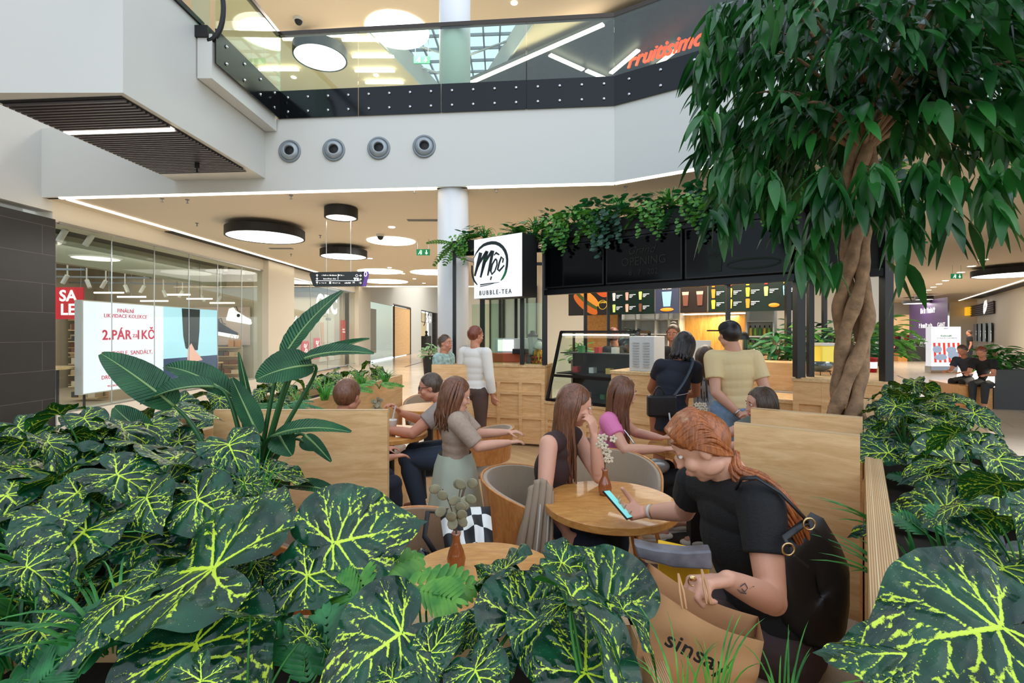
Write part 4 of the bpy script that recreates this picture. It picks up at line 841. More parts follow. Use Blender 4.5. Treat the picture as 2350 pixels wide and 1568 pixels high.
# menu boards on the back
M_mbd = mat('menu_green', S(14, 34, 28), .4, emit=.06, ecol=S(20, 60, 44)); MBs = [(-.98, -.16), (-.14, .66), (.68, 1.07), (1.09, 1.5), (1.52, 2.8)]
labs = ['menu panel picturing a big filled baguette', 'dark green menu panel with six drink cups', 'narrow menu panel with a blue iced drink', 'narrow menu panel titled KAFE with coffee glasses', 'wide dark green menu panel with rows of fruit drinks']
def emi(n, c, e=.5): return mat(n, c, .5, emit=e, ecol=c)
cupc = [emi('cup_white', S(220, 220, 215)), emi('cup_pink', S(230, 170, 150)), emi('cup_lime', S(200, 215, 120)), emi('cup_yellow', S(245, 205, 60)), emi('cup_red', S(210, 60, 50)), emi('cup_orange', S(240, 140, 40)), emi('cup_blue', S(140, 195, 225)), emi('cup_brown', S(110, 66, 50))]
for i, (a0, a1) in enumerate(MBs):
    t = thing('menu_board', labs[i], 'menu board', K((a0 + a1) / 2, 2.2, 1.9), 'backlit menu boards of the kiosk'); mb = MB(); kbox(mb, a0, a1, 2.2, 2.24, 1.9, 2.42); mb.build('board', M_mbd if i in (1, 4) else mat('menu_dark_%d' % i, [S(46, 40, 40), 0, S(60, 66, 90), S(40, 28, 22)][i] if i < 4 else S(20, 20, 20), .4, emit=.1), t)
    fk = lambda a_, z: frame(K(a_, 2.19, z), KX, (0, 0, 1))
    cups = []
    if i == 1: cups = [(-.05 + k * .24, 2.2 - j * .2, j * 3 + k) for j in range(2) for k in range(3)]; cc = [0, 1, 2, 2, 1, 7]
    if i == 4: cups = [(1.6 + k * .24, 2.34 - j * .165, j * 5 + k) for j in range(3) for k in range(5) if not (j == 2 and k > 2)]; cc = [5, 4, 3, 4, 3, 5, 3, 3, 2, 6, 3, 3, 5, 0, 0]
    for (a_, z, k) in cups:
        mb = MB(); M = fk(a_, z); mb.prism([M @ V(p) for p in [(-.028, .06, 0), (.028, .06, 0), (.02, -.06, 0), (-.02, -.06, 0)]], KB * -.006); mb.prism([M @ V(p) for p in [(-.03, .062, 0), (.03, .062, 0), (.02, .075, 0), (-.02, .075, 0)]], KB * -.006)
        mb.build('printed_cup', cupc[cc[k]], t, fix=True); mb = MB()
        for r_ in range(3): stroke(mb, [(.045, .03 - r_ * .022), (.045 + (.11, .06, .04)[r_], .03 - r_ * .022)], .009, M)
        mb.build('printed_price', M_wtxt, t)
    if i == 4:
        mb = MB(); mb.ell(K(2.42, 2.19, 1.98), (.07, .01, .03), (KX, KB, V((0, 0, 1)))); mb.build('printed_saucer', cupc[5], t)
    if i == 0:
        ax = (V((KX.x * .8, KX.y * .8, -.6)), KB, V((KX.x * .6, KX.y * .6, .8)))
        for nm, da, dz, r_, c in [('printed_bread_base', -.62, 2.1, (.3, .01, .1), emi('bread_dark', S(196, 96, 30))), ('printed_filling', -.6, 2.16, (.27, .012, .075), emi('filling', S(70, 80, 30))), ('printed_bread_top', -.56, 2.22, (.26, .014, .085), emi('bread', S(226, 140, 50))), ('printed_bun', -.3, 2.33, (.16, .012, .09), emi('bun', S(214, 90, 40)))]:
            mb = MB(); mb.ell(K(da, 2.195, dz), r_, ax); mb.build(nm, c, t)
        mb = MB(); stroke(mb, [(.08 * math.cos(a), .08 * math.sin(a)) for a in np.linspace(0, 2 * PI, 20)], .006, fk(-.27, 2.08)); mb.build('printed_ring', cupc[3], t); text('COMBO', cupc[3], .045, fk(-.27, 2.12), t)
    if i == 2:
        mb = MB(); M = fk(.88, 2.15); mb.prism([M @ V(p) for p in [(-.08, .1, 0), (.08, .1, 0), (.055, -.14, 0), (-.055, -.14, 0)]], KB * -.006); mb.build('printed_cup', cupc[6], t, fix=True); mb = MB(); mb.ell(K(.88, 2.19, 1.96), (.11, .01, .03), (KX, KB, V((0, 0, 1)))); mb.build('printed_saucer', cupc[5], t); scribble(t, M_wtxt, fk(.88, 2.34), .2, .025, 3); scribble(t, M_wtxt, fk(.88, 2.30), .14, .025, 5)
    if i == 3:
        text('KAFE', cupc[3], .09, fk(1.3, 2.37), t)
        for a_ in (1.18, 1.4): mb = MB(); M = fk(a_, 2.13); mb.prism([M @ V(p) for p in [(-.05, .1, 0), (.05, .1, 0), (.035, -.12, 0), (-.035, -.12, 0)]], KB * -.006); mb.build('printed_glass', cupc[7], t, fix=True); mb = MB(); mb.prism([M @ V(p) for p in [(-.052, .1, .003), (.052, .1, .003), (.047, .05, .003), (-.047, .05, .003)]], KB * -.007); mb.build('printed_foam', cupc[1], t, fix=True)
# back counter and shelves, warm niche
mb = MB(); kbox(mb, -.7, 3.1, 2.3, 2.36, 0, 1.25); t = thing('kiosk_back_counter', 'long back counter of the kiosk with a dark worktop', 'counter', K(1.2, 2.1, 0)); mb.build('panel', M_ply, t); mb = MB(); kbox(mb, -.7, 3.1, 1.75, 2.36, 1.05, 1.1); mb.build('worktop', M_black, t)
sh = thing('kiosk_back_shelf', 'pale open shelf wall behind the kiosk with niches', 'shelf', K(.9, 2.6, 0))
mb = MB(); kbox(mb, -.1, .98, 2.7, 2.75, 1.1, 1.95)
for z in (1.28, 1.55, 1.8): kbox(mb, -.1, .98, 2.5, 2.72, z, z + .02)
for a_ in (-.1, .2, .55, .78, .96): kbox(mb, a_, a_ + .02, 2.5, 2.72, 1.1, 1.95)
mb.build('shelf_unit', M_white, sh); mb = MB(); kbox(mb, 2.0, 2.35, 2.7, 2.75, 1.1, 1.95)
for z in (1.3, 1.52, 1.75): kbox(mb, 2.0, 2.35, 2.5, 2.72, z, z + .02)
for a_ in (1.98, 2.35): kbox(mb, a_, a_ + .02, 2.5, 2.72, 1.1, 1.95)
mb.build('shelf_unit', M_white, sh)
mb = MB(); kbox(mb, .98, 2.0, 2.75, 2.8, 1.1, 1.95); mb.build('lit_wood_panel', woodmat('niche_wood', S(160, 116, 50), S(206, 158, 84), (6, 6, .6)), sh); mb = MB(); kbox(mb, 1.0, 1.98, 2.6, 2.62, 1.88, 1.9); mb.build('niche_light', M_strip, sh)
mb = MB(); kbox(mb, -.95, -.12, 2.7, 2.75, 1.1, 1.95); mb.build('side_panel', M_oak, sh)
p = K(1.5, 2.55, 1.86); area('niche_lamp', p, .9, 14, (1, .75, .4), size_y=.1)
words = ['first', 'second', 'third', 'fourth', 'fifth', 'sixth', 'seventh', 'eighth', 'ninth', 'tenth', 'eleventh', 'twelfth', 'thirteenth', 'fourteenth']
def ktube(a_, b_, z0, z1, r_): mb = MB(); p = K(a_, b_, 0); mb.cyl((p.x, p.y), r_, z0, z1, 14); return mb
for i in range(14):
    a_ = -.25 + i * .13; t = thing('ingredient_jar', 'clear ingredient jar with black lid on the back counter, %s from the left' % words[i], 'jar', K(a_, 2.0, 1.1), 'row of ingredient jars'); ktube(a_, 2.0, 1.10, 1.24, .042).build('glass_jar', mat('jar_content_%d' % (i % 3), [S(190, 186, 176), S(120, 90, 60), S(160, 170, 150)][i % 3], .2), t); ktube(a_, 2.0, 1.24, 1.27, .045).build('lid', M_blackm, t)
for i in range(10):
    a_ = 2.03 + (i % 5) * .065; z = (1.32, 1.54)[i // 5]; t = thing('syrup_bottle', 'small coloured bottle, %s, %s shelf by the coffee urn' % (words[i % 5], ('lower', 'upper')[i // 5]), 'bottle', K(a_, 2.6, z), 'bottles on the back shelf'); ktube(a_, 2.6, z, z + .12, .022).build('bottle_body', mat('bottle_%d' % (i % 3), [S(120, 160, 50), S(60, 120, 50), S(200, 170, 60)][i % 3], .2), t); ktube(a_, 2.6, z + .12, z + .16, .009).build('cap', M_black, t)
for i, a_ in enumerate((-.02, .07, .3, .42, .65, .87)):
    t = thing('flower_vase', 'small vase of pink flowers on the kiosk shelf, %s from the left' % words[i], 'vase', K(a_, 2.6, 1.3), 'flower vases on the back shelf'); ktube(a_, 2.6, 1.3, 1.38, .03).build('vase', M_white, t)
    mb = MB()
    for k in range(9): q = K(a_ + rr.uniform(-.06, .06), 2.6 + rr.uniform(-.05, .05), 1.42 + rr.random() * .12); mb.ell(q, (.018, .018, .014), n=6, m=4)
    mb.build('blossoms', mat('pink_blossom', S(214, 160, 170), .7), t)
# blender, urn, register, sealing machine, straw cup, drink dispenser ...
t = thing('blender', 'clear jug blender with black lid on the left kiosk counter', 'blender', (.3, 6.9, HC)); x, y = XY(1223, 6.85), 6.95
mb = MB(); mb.lathe((x, y, HC + .12), [(.05, 0), (.075, .26), (.07, .26)], 8); mb.build('jug', mat('jug_plastic', S(170, 180, 180), .1, alpha=.6), t); mb = MB(); mb.lathe((x, y, HC + .38), [(.08, 0), (.08, .03), (.04, .05), (.03, .09), (0, .09)], 12); mb.build('lid', M_blackm, t); mb = MB(); mb.box((x - .1, y - .1, HC), (x + .1, y + .1, HC + .12)); mb.build('motor_base', M_blackm, t, bevel=.01); mb = MB(); mb.tube([(x + .07, y, HC + .35), (x + .14, y, HC + .33), (x + .14, y, HC + .18), (x + .07, y, HC + .16)], .014, 8); mb.build('handle', M_blackm, t)
t = thing('coffee_urn', 'shiny steel coffee urn behind the man in the beige shirt', 'urn', K(2.1, 1.5, 1.1)); q = K(2.12, 1.35, 0)
mb = MB(); mb.lathe((q.x, q.y, 1.1), [(.13, 0), (.14, .04), (.14, .42), (.15, .44), (.12, .5), (0, .52)], 24); mb.build('tank', M_chrome, t, smooth=True); mb = MB(); mb.lathe((q.x, q.y, 1.5), [(.155, 0), (.155, .05), (.13, .09), (0, .1)], 24); mb.build('lid', M_black, t, smooth=True)
t = thing('card_terminal_stand', 'white paper stand on the serving counter', 'stand', K(1.95, .4, .93)); mb = MB(); kbox(mb, 1.86, 2.06, .42, .45, .93, 1.5); mb.build('board', M_white, t)
t = thing('lucky_figurine', 'small red and gold porcelain figurine with white head on counter corner', 'figurine', (XY(1238, 6.75), 6.8, HC)); x, y = XY(1238, 6.75), 6.85
mb = MB(); mb.lathe((x, y, HC), [(.1, 0), (.11, .03), (.08, .05), (.09, .12), (.07, .18), (.05, .2)], 16); mb.build('body', mat('figurine_gold', S(190, 130, 50), .25, .5), t, smooth=True); mb = MB(); mb.ell((x, y, HC + .25), (.075, .07, .065)); mb.build('head', M_white, t, smooth=True)
mb = MB()
for k in range(22): a_ = k * 2 * PI / 22; mb.ell((x + .1 * math.cos(a_), y + .1 * math.sin(a_), HC + .03 + .06 * (k % 2)), (.018, .018, .018), n=8, m=6)
mb.build('red_beads', mat('red_bead', S(170, 24, 30), .25), t, smooth=True)
for i, px in enumerate((1118, 1128)):
    t = thing('straw_cup', 'clear cup full of drinking straws, %s one on the left counter' % ('left', 'right')[i], 'straw holder', (XY(px, 6.85), 6.9, HC)); x, y = XY(px - 55, 7.0), 7.1
    x = XY(px - 57 + 0, 7.0); mb = MB(); mb.lathe((x, y, HC), [(.035, 0), (.05, .12), (.045, .12)], 14); mb.build('cup', mat('jug_plastic', S(170, 180, 180), .1), t); mb = MB()
    for k in range(12): dx, dy = rr.uniform(-.03, .03), rr.uniform(-.03, .03); mb.tube([(x + dx * .6, y + dy * .6, HC + .02), (x + dx * 1.8, y + dy * 1.8, HC + .26)], .005, 5)
    mb.build('straws', M_white, t)
t = thing('counter_screen', 'pale small screen tablet on the left kiosk counter', 'tablet', (XY(1140, 7.3), 7.3, HC)); q = P(1135, 800, 7.5); mb = MB(); mb.box((q.x, q.y, HC), (q.x + .75, q.y + .35, HC + .35)); mb.build('cake_case', mat('pale_case', S(190, 205, 208), .2), t, bevel=.01); mb = MB(); mb.box((q.x + .05, q.y - .01, HC + .15), (q.x + .3, q.y, HC + .33)); mb.build('sheet', M_wtxt, t)
t = thing('cash_register', 'dark register box with orange glow on the left kiosk counter', 'register', (XY(1150, 7.0), 7.2, HC)); q = P(1105, 836, 7.05); mb = MB(); mb.box((q.x + .1, q.y + .1, HC), (q.x + .85, q.y + .35, HC + .13)); mb.build('tray', mat('terracotta_tray', S(190, 84, 40), .5), t, bevel=.01)
mb = MB(); q = P(1195, 800, 6.9); mb.box((q.x - .12, q.y + .1, HC + .13), (q.x + .12, q.y + .3, HC + .2)); mb.build('printer', M_blackm, t, bevel=.01)
# left clear shields
for i, (p, q) in enumerate([(KA + V((.25, .02, 0)), KA.lerp(K0, .55)), (KA.lerp(K0, .78), KA.lerp(K0, .99))]):
    mb = MB(); mb.prism([V((p.x, p.y, HC)), V((q.x, q.y, HC)), V((q.x, q.y + .008, HC)), V((p.x, p.y + .008, HC))], (0, 0, .85)); tag(mb.build('glass_shield', M_glassg, fix=True), ['clear glass shield under the logo sign', 'narrow clear glass shield beside the corner post'][i], 'glass shield')
# things on the right counters
q = K(3.32, .22, 0)
t = thing('drink_dispenser', 'clear dispenser with yellow lemonade on the right kiosk counter', 'dispenser', (q.x, q.y, HC)); qq = P(1892, 835, 5.3)
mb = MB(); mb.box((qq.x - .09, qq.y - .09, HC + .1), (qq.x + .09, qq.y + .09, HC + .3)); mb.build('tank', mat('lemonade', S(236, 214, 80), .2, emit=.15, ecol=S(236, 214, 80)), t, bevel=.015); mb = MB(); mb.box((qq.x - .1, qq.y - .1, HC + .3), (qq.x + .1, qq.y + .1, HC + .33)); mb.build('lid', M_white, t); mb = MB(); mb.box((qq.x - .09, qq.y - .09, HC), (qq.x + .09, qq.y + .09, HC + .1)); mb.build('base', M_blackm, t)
qq = P(1881, 850, 4.95); t = thing('glass_bowl', 'wide glass bowl on a wire stand next to the tree trunk', 'bowl', (qq.x, qq.y, HC)); mb = MB(); mb.lathe((qq.x, qq.y, HC + .05), [(.05, 0), (.11, .03), (.13, .09), (.125, .09), (.1, .035), (.0, .01)], 24); mb.build('bowl', mat('smoked_glass', S(110, 120, 120), .1, .4), t, smooth=True)
mb = MB(); mb.tube([(qq.x + .1 * math.cos(a_), qq.y + .1 * math.sin(a_), HC + .05) for a_ in np.linspace(0, 2 * PI, 16)], .004, 5)
for a_ in (0, 2.1, 4.2): mb.tube([(qq.x + .1 * math.cos(a_), qq.y + .1 * math.sin(a_), HC + .05), (qq.x + .12 * math.cos(a_), qq.y + .12 * math.sin(a_), HC)], .004, 5)
mb.build('wire_stand', M_blackm, t)
qq = P(1998, 856, 5.3); t = thing('candy_tub', 'red printed tub on the side counter right of the trunk', 'tub', (qq.x, qq.y, HC)); mb = MB(); mb.lathe((qq.x, qq.y, HC), [(.0, 0), (.055, 0), (.06, .15), (.065, .15), (.065, .17), (0, .17)], 20); mb.build('tub', mat('tub_red', S(170, 26, 32), .4), t, smooth=True); mb = MB(); mb.lathe((qq.x, qq.y, HC + .05), [(.059, 0), (.0615, .07)], 20); mb.build('label_band', M_wtxt, t)
# planter troughs on the kiosk roof
def trough(lab, p, q, z, w_=.16, h=.16):
    mb = MB(); mb.bar(V((p.x, p.y, z + h / 2)), V((q.x, q.y, z + h / 2)), w_, h); return tag(mb.build('roof_planter_trough', M_blackm), lab, 'planter')
trough('long black planter trough above the kiosk screens', K(0, 0, 0), K(3.69, 0, 0), 2.825); trough('black planter trough left of the logo sign', KA, KA.lerp(K0, .62), 2.745); trough('black planter trough from logo sign to kiosk corner', KA.lerp(K0, .7), K0 - KX * .1, 2.745, .16)
trough('black planter trough on the right side of the kiosk roof', K(3.69, .2, 0), K(3.69, 2.4, 0), 2.825)
for i, b_ in enumerate((.9, 1.6)):
    mb = MB(); p = K(1.2, b_, 2.5); mb.cyl((p.x, p.y), .05, 2.6, 2.8, 12); tag(mb.build('kiosk_spotlight', M_blackm), 'black spotlight under the kiosk roof, ' + ('front', 'rear')[i], 'spotlight'); 
area('kiosk_lamp', K(1.6, 1.3, 2.75), 2.2, 60, (1, .88, .7), rot=(0, 0, -.67), size_y=1.2)
area('kiosk_front_lamp', K(1.6, -.15, 2.1), 2.4, 6, (1, .94, .85), rot=(0, 0, -.67), size_y=.1)
# ================================================================== cafe seating
M_cafe = tilemat('cafe_wood_floor', S(206, 176, 134), S(188, 156, 114), S(150, 118, 82), .6, .09, .35, rot=.9, mortar=.0015, var=.14)
mb = MB(); mb.prism([V((-1.9, .3, .002)), V((1.6, .3, .002)), V((3.6, 4.1, .002)), V((2.6, 5.0, .002)), V((.5, 6.7, .002)), V((-.9, 7.0, .002)), V((-1.5, 6.6, .002))], (0, 0, .012)); struct('floor_cafe', mb, M_cafe, fix=True)
def wx(Y): return .02 + .727 * Y          # inner face of right planter wall
def lx(Y): return -1.96 + .09 * Y         # inner face of left planter wall
def planter(name, lab, inner, outer, zt, th=.045, soil=-.1):
    """inner/outer: two ground points each; box with four plywood walls and soil."""
    t = thing('plywood_planter', lab, 'planter', ((inner[0][0] + outer[1][0]) / 2, (inner[0][1] + outer[1][1]) / 2, 0))
    c = [V((p[0], p[1], 0)) for p in (inner[0], inner[1], outer[1], outer[0])]; cen = sum(c, V()) / 4
    for i in range(4):
        a, b = c[i], c[(i + 1) % 4]; d = (b - a).normalized(); n = V((-d.y, d.x, 0));
        if n.dot(cen - a) < 0: n = -n
        mb = MB(); mb.prism([a, b, b + n * th, a + n * th], (0, 0, zt - .002)); mb.build('side_panel', M_ply, t, fix=True)
        mb = MB(); mb.prism([a + V((0, 0, zt - .002)), b + V((0, 0, zt - .002)), b + n * th + V((0, 0, zt - .002)), a + n * th + V((0, 0, zt - .002))], (0, 0, .002)); mb.build('rim_edge', edge_for(d), t, fix=True)
    mb = MB(); q = [p.lerp(cen, .04) for p in c]; mb.prism([V((p.x, p.y, .05)) for p in q], (0, 0, zt + soil - .05)); mb.build('soil', M_soil, t, fix=True)
    return t
def edge_for(d):
    nm = 'plywood_edge_%d' % round(math.degrees(math.atan2(d.y, d.x)) % 180)
    if nm in MATS: return MATS[nm]
    return tilemat(nm, S(228, 202, 160), S(208, 172, 128), S(170, 130, 86), 4.0, .005, .6, rot=-math.atan2(d.y, d.x), mortar=.0012)
planter('l', 'long plywood planter box along the left mall side', [(lx(.3), .3), (lx(6.15), 6.15)], [(lx(.3) - .55, .3), (lx(6.15) - .55, 6.15)], 1.05)
a0, a1 = V((wx(.88), .88, 0)), V((wx(4.0), 4.0, 0)); o_ = RT * .55
planter('r', 'long plywood planter box along the right mall side', [a0[:2], a1[:2]], [(a0 + o_)[:2], (a1 + o_)[:2]], 1.05, .06)
planter('f', 'plywood planter box in the foreground under the big veined leaves', [(-1.35, 1.32), (.36, 1.32)], [(-1.35, .72), (.36, .72)], .82)
planter('c', 'plywood corner planter joining the foreground box and the left box', [(lx(1.33) + .01, 1.33), (-1.02, 1.33)], [(lx(2.0) + .01, 2.0), (-1.02, 2.0)], .9)
def panel(lab, p, q, zt, th=.04, name='booth_panel'):
    p = V((p[0], p[1], 0)); q = V((q[0], q[1], 0)); d = (q - p).normalized(); n = V((-d.y, d.x, 0)) * th
    t = thing(name, lab, 'partition', (p + q) / 2); mb = MB(); mb.prism([p, q, q + n, p + n], (0, 0, zt - .003)); mb.build('board', M_ply, t, fix=True)
    z = V((0, 0, zt - .003)); mb = MB(); mb.prism([p + z, q + z, q + n + z, p + n + z], (0, 0, .003)); mb.build('top_edge', edge_for(d), t, fix=True); return t
panel('tall plywood booth panel right behind the woman in black', (1.01, 2.18), (1.385, 1.907), 1.186)
panel('plywood booth panel beside the braided tree trunk', (1.295, 2.6), (1.69, 2.31), 1.186)
panel('wide plywood booth panel behind the bird of paradise plant', (-1.62, 2.6), (-.676, 2.6), 1.175)
panel('plywood block standing at the far end of the seating area', (-.99, 5.9), (-.45, 5.9), 1.2)

def bench(lab, pts, zt=.42, cush=.06):
    t = thing('bench', lab, 'bench', sum((V((p[0], p[1], 0)) for p in pts), V()) / 4); pts = [V((p[0], p[1], 0)) for p in pts]
    mb = MB(); mb.prism([p + V((0, 0, .015)) for p in pts], (0, 0, zt - .015)); mb.build('bench_box', M_ply, t, fix=True)
    cen = sum(pts, V()) / 4; mb = MB(); mb.prism([p.lerp(cen, .015) + V((0, 0, zt + .001)) for p in pts], (0, 0, cush)); mb.build('seat_cushion', M_fabl, t, fix=True, bevel=.018); return t
w1 = V((wx(1.86), 1.86, 0)) - RT * .01; w0 = V((wx(.75), .75, 0)) - RT * .01
bench('right bench with beige cushion under the woman in black', [w0[:2], w1[:2], (w1 - RT * .46)[:2], (w0 - RT * .46)[:2]])
w1 = V((wx(3.7), 3.7, 0)) - RT * .01; w0 = V((wx(2.42), 2.42, 0)) - RT * .01
bench('right bench with beige cushion behind the booth panels', [w0[:2], w1[:2], (w1 - RT * .46)[:2], (w0 - RT * .46)[:2]])
bench('left bench with beige cushion behind the wide plywood panel', [(lx(2.7) + .01, 2.68), (lx(4.8) + .01, 4.8), (lx(4.8) + .48, 4.8), (lx(2.7) + .48, 2.68)])
def rtable(lab, x, y, R=.333, grp='round oak cafe tables', H=.75):
    t = thing('round_table', lab, 'table', (x, y, 0), grp)
    mb = MB(); mb.lathe((x, y, 0), [(0, H), (R - .004, H), (R, H - .004), (R, H - .034), (R - .004, H - .038), (0, H - .038)], 72); o = mb.build('table_top', M_oak, t)
    mb = MB(); mb.box((x - .045, y - .045, .02), (x + .045, y + .045, H - .038)); mb.build('table_leg', M_blackm, t)
    mb = MB(); mb.lathe((x, y, 0), [(0, .028), (.2, .026), (.215, .018), (.215, .014), (0, .014)], 40); mb.build('table_base', M_black, t, smooth=True); return t
rtable('round oak table with amber vase in front of the woman in black', .495, 2.41); rtable('round oak table half hidden by the foreground leaves', -.1, 1.655, .285)
rtable('round oak table between the girl in pink and the booth panels', 1.36, 3.57); rtable('round oak table of the man with glasses', -1.05, 4.05); rtable('farthest round oak table beside the left planter end', -.95, 5.45)

def chair(lab, x, y, rz, inner=None, outer=None, full=True, grp='tub chairs around the cafe tables', gap=0.0):
    """front faces local +X."""
    inner = inner or M_fabric; outer = outer or M_oakc
    t = thing('tub_chair', lab, 'chair', (x, y, 0), grp); C_ = Matrix.Translation((x, y, 0)) @ Matrix.Rotation(rz, 4, 'Z')
    mb = MB(); vs = []; prof = [(.0, .455), (.2, .458), (.235, .45), (.245, .43), (.235, .405), (.18, .395), (0, .395)]
    mb.lathe((x, y, 0), prof, 36); mb.build('seat', inner, t, smooth=True)
    def shell(off, th, m, nm, zc0, zc1):
        n = 40; vs = []; fs = []
        for i in range(n + 1):
            a = math.radians(-118 + 236 * i / n) + PI; k = abs(i / n - .5) * 2
            top = zc1 - .13 * k ** 2.2 - (.10 * max(0, (k - .82) / .18) ** 2); bot = zc0 + (top - zc0 - .06) * max(0, (k - .80) / .2) ** 1.5 + gap
            for (r, z) in ((.262 + off, bot), (.275 + off, (bot + top) / 2), (.30 + off, top), (.30 + off + th, top), (.275 + off + th, (bot + top) / 2), (.262 + off + th, bot)):
                vs.append(C_ @ V((r * math.cos(a) * 1.02, r * math.sin(a) * .95, z)))
        for i in range(n):
            for j in range(6): fs.append((i * 6 + j, i * 6 + (j + 1) % 6, (i + 1) * 6 + (j + 1) % 6, (i + 1) * 6 + j))
        fs.append(tuple(range(6))); fs.append(tuple(n * 6 + j for j in range(5, -1, -1)))
        mb = MB(); mb.add(vs, fs); return mb.build(nm, m, t, fix=True, bevel=.004)
    shell(0, .022, inner, 'backrest_pad', .44, .785); shell(.0235, .014, outer, 'backrest_shell', .40, .79)
    for sx_, sy_ in ((1, 1), (1, -1), (-1, 1), (-1, -1)):
        mb = MB(); mb.tube([C_ @ V((sx_ * .14, sy_ * .14, .40)), C_ @ V((sx_ * .215, sy_ * .205, .015))], [.022, .013], 10); mb.build('leg', M_oakc, t, smooth=True)
    return t
chair('brown upholstered tub chair holding the checkered bag', -.27, 2.03, -.1)
chair('brown tub chair at the left edge of the hidden table', -.72, 2.12, .5)
chair('oak-backed tub chair under the man with glasses', -.32, 4.12, PI - .15, inner=M_fabl, gap=.12)
chair('tub chair under the girl in the brown top', .16, 2.72, -.35, inner=M_fabl)
chair('beige tub chair with pale rim behind the round table', .62, 3.02, -PI / 2 - .1, inner=M_fabl, outer=M_oakc)
chair('oak-shelled tub chair under the girl in pink', .82, 3.62, .25, inner=M_fabl)
chair('brown tub chair at the farthest table', -1.05, 6.05, -PI / 2, inner=M_fabl)

# ---- vases, cups and bags
M_amber = mat('amber_glass', S(150, 84, 44), .08, spec=.8, coat=.6)
def vase(lab, x, y, z, s=1.0, kind='orchid', seed=1):
    rnd = random.Random(seed); t = thing('bud_vase', lab, 'vase', (x, y, z), 'small vases on the cafe tables')
    mb = MB(); n = 20; prof = [(.0, .0), (.022, 0), (.028, .012), (.031, .035), (.024, .06), (.013, .085), (.012, .105), (.016, .118), (.013, .118), (.0, .1)]
    mb.lathe((x, y, z), [(r * s, h * s) for r, h in prof], n); mb.build('vase_body', M_amber, t, smooth=True)
    M_pet = mat('dried_petal', S(214, 200, 172), .8) if kind == 'orchid' else mat('dried_eucalyptus', S(150, 146, 118), .8, var=.2, vscale=30)
    mb = MB(); heads = []
    for k in range(3 if kind == 'orchid' else 4):
        dx, dy = rnd.uniform(-.03, .03), rnd.uniform(-.02, .02); pts = [(x, y, z + .02 * s)]
        for j in range(1, 6): f = j / 5; p = V((x + dx * f * f * 1.6 * s, y + dy * f * f * s, z + (.1 + .16 * f) * s)); pts.append(p); heads.append((p, j))
        mb.tube(pts, .0018 * s, 5)
    mb.build('stems', mat('dry_stem', S(96, 70, 50), .8), t)
    mb = MB(); core = MB()
    for p, j in heads:
        if j < 2: continue
        a0 = rnd.random() * 6; c = p + V((rnd.uniform(-.02, .02), rnd.uniform(-.015, .0), 0)) * s
        if kind == 'orchid':
            for q in range(5): a = a0 + q * 2 * PI / 5; d = V((math.cos(a), -.25, math.sin(a))); mb.ell(c + d * .009 * s, (.0105 * s, .002 * s, .007 * s), (d.normalized(), V((0, 1, 0)), d.cross(V((0, 1, 0))).normalized()), 8, 6)
            core.ell(c + V((0, -.004, 0)), (.003 * s,) * 3, n=6, m=4)
        else:
            a = a0; d = V((math.cos(a), -.3, math.sin(a))).normalized(); r = V((0, 1, .2)).cross(d).normalized(); mb.ell(c + d * .016 * s, (.02 * s, .018 * s, .002 * s), (d, r, d.cross(r)), 10, 6)
    mb.build('blossoms' if kind == 'orchid' else 'round_leaves', M_pet, t, smooth=True)
    if kind == 'orchid': core.build('blossom_hearts', M_blackm, t)
vase('amber bud vase with white dried blossoms on the round table of the woman in black', .485, 2.50, .7505, 1.15, 'orchid', 3)
vase('amber vase with round dried leaves on the half-hidden front table', -.2, 1.72, .7505, 1.1, 'euc', 5)
vase('small vase with a green sprig on the table of the man with glasses', -1.16, 4.15, .7505, 1.0, 'euc', 6); vase('bud vase on the farthest round table', -.82, 5.3, .7505, 1.2, 'orchid', 8); vase('bud vase with blossoms on the table of the girl in pink', 1.5, 3.72, .7505, 1.1, 'orchid', 9)
def cup(lab, x, y, z, tilt):
    t = thing('drink_cup', lab, 'cup', (x, y, z), 'clear plastic cups with white straws'); mb = MB(); mb.lathe((x, y, z), [(0, 0), (.028, 0), (.042, .12), (.044, .125), (.036, .13), (0, .13)], 24); mb.build('cup_body', mat('cup_plastic', S(214, 206, 196), .15), t, smooth=True)
    mb = MB(); mb.tube([(x, y, z + .10), (x + tilt, y, z + .24)], .006, 8); mb.build('straw', M_white, t)
cup('plastic cup with white straw before the girl in pink', 1.2, 3.6, .7505, -.02); cup('plastic cup with slanted straw on the table of the man with glasses', -.99, 3.95, .7505, .03)
# checkered bag with a small black pouch
M_chk = bpy.data.materials.new('checker_fabric'); M_chk.use_nodes = True; nt = M_chk.node_tree; b = nt.nodes['Principled BSDF']; b.inputs['Roughness'].default_value = .6
ck = nt.nodes.new('ShaderNodeTexChecker'); ck.inputs['Scale'].default_value = 1.0; ck.inputs['Color1'].default_value = S(228, 228, 222); ck.inputs['Color2'].default_value = S(24, 24, 26)
uvn = nt.nodes.new('ShaderNodeUVMap'); uvn.uv_map = 'UVMap'; nt.links.new(uvn.outputs[0], ck.inputs['Vector']); nt.links.new(ck.outputs[0], b.inputs['Base Color'])
bgc = thing('checkered_bag', 'black and white checkered shopping bag lying in the brown tub chair', 'bag', (-.2, 2.05, .46))
nu, nv = 26, 26; vs = []; fs = []; uvs = []
rnd = random.Random(2)
a = V((-.33, 2.17, .80)); b_ = V((-.10, 2.2, .80)); c = V((-.06, 1.88, .62)); d = V((-.24, 1.90, .56))
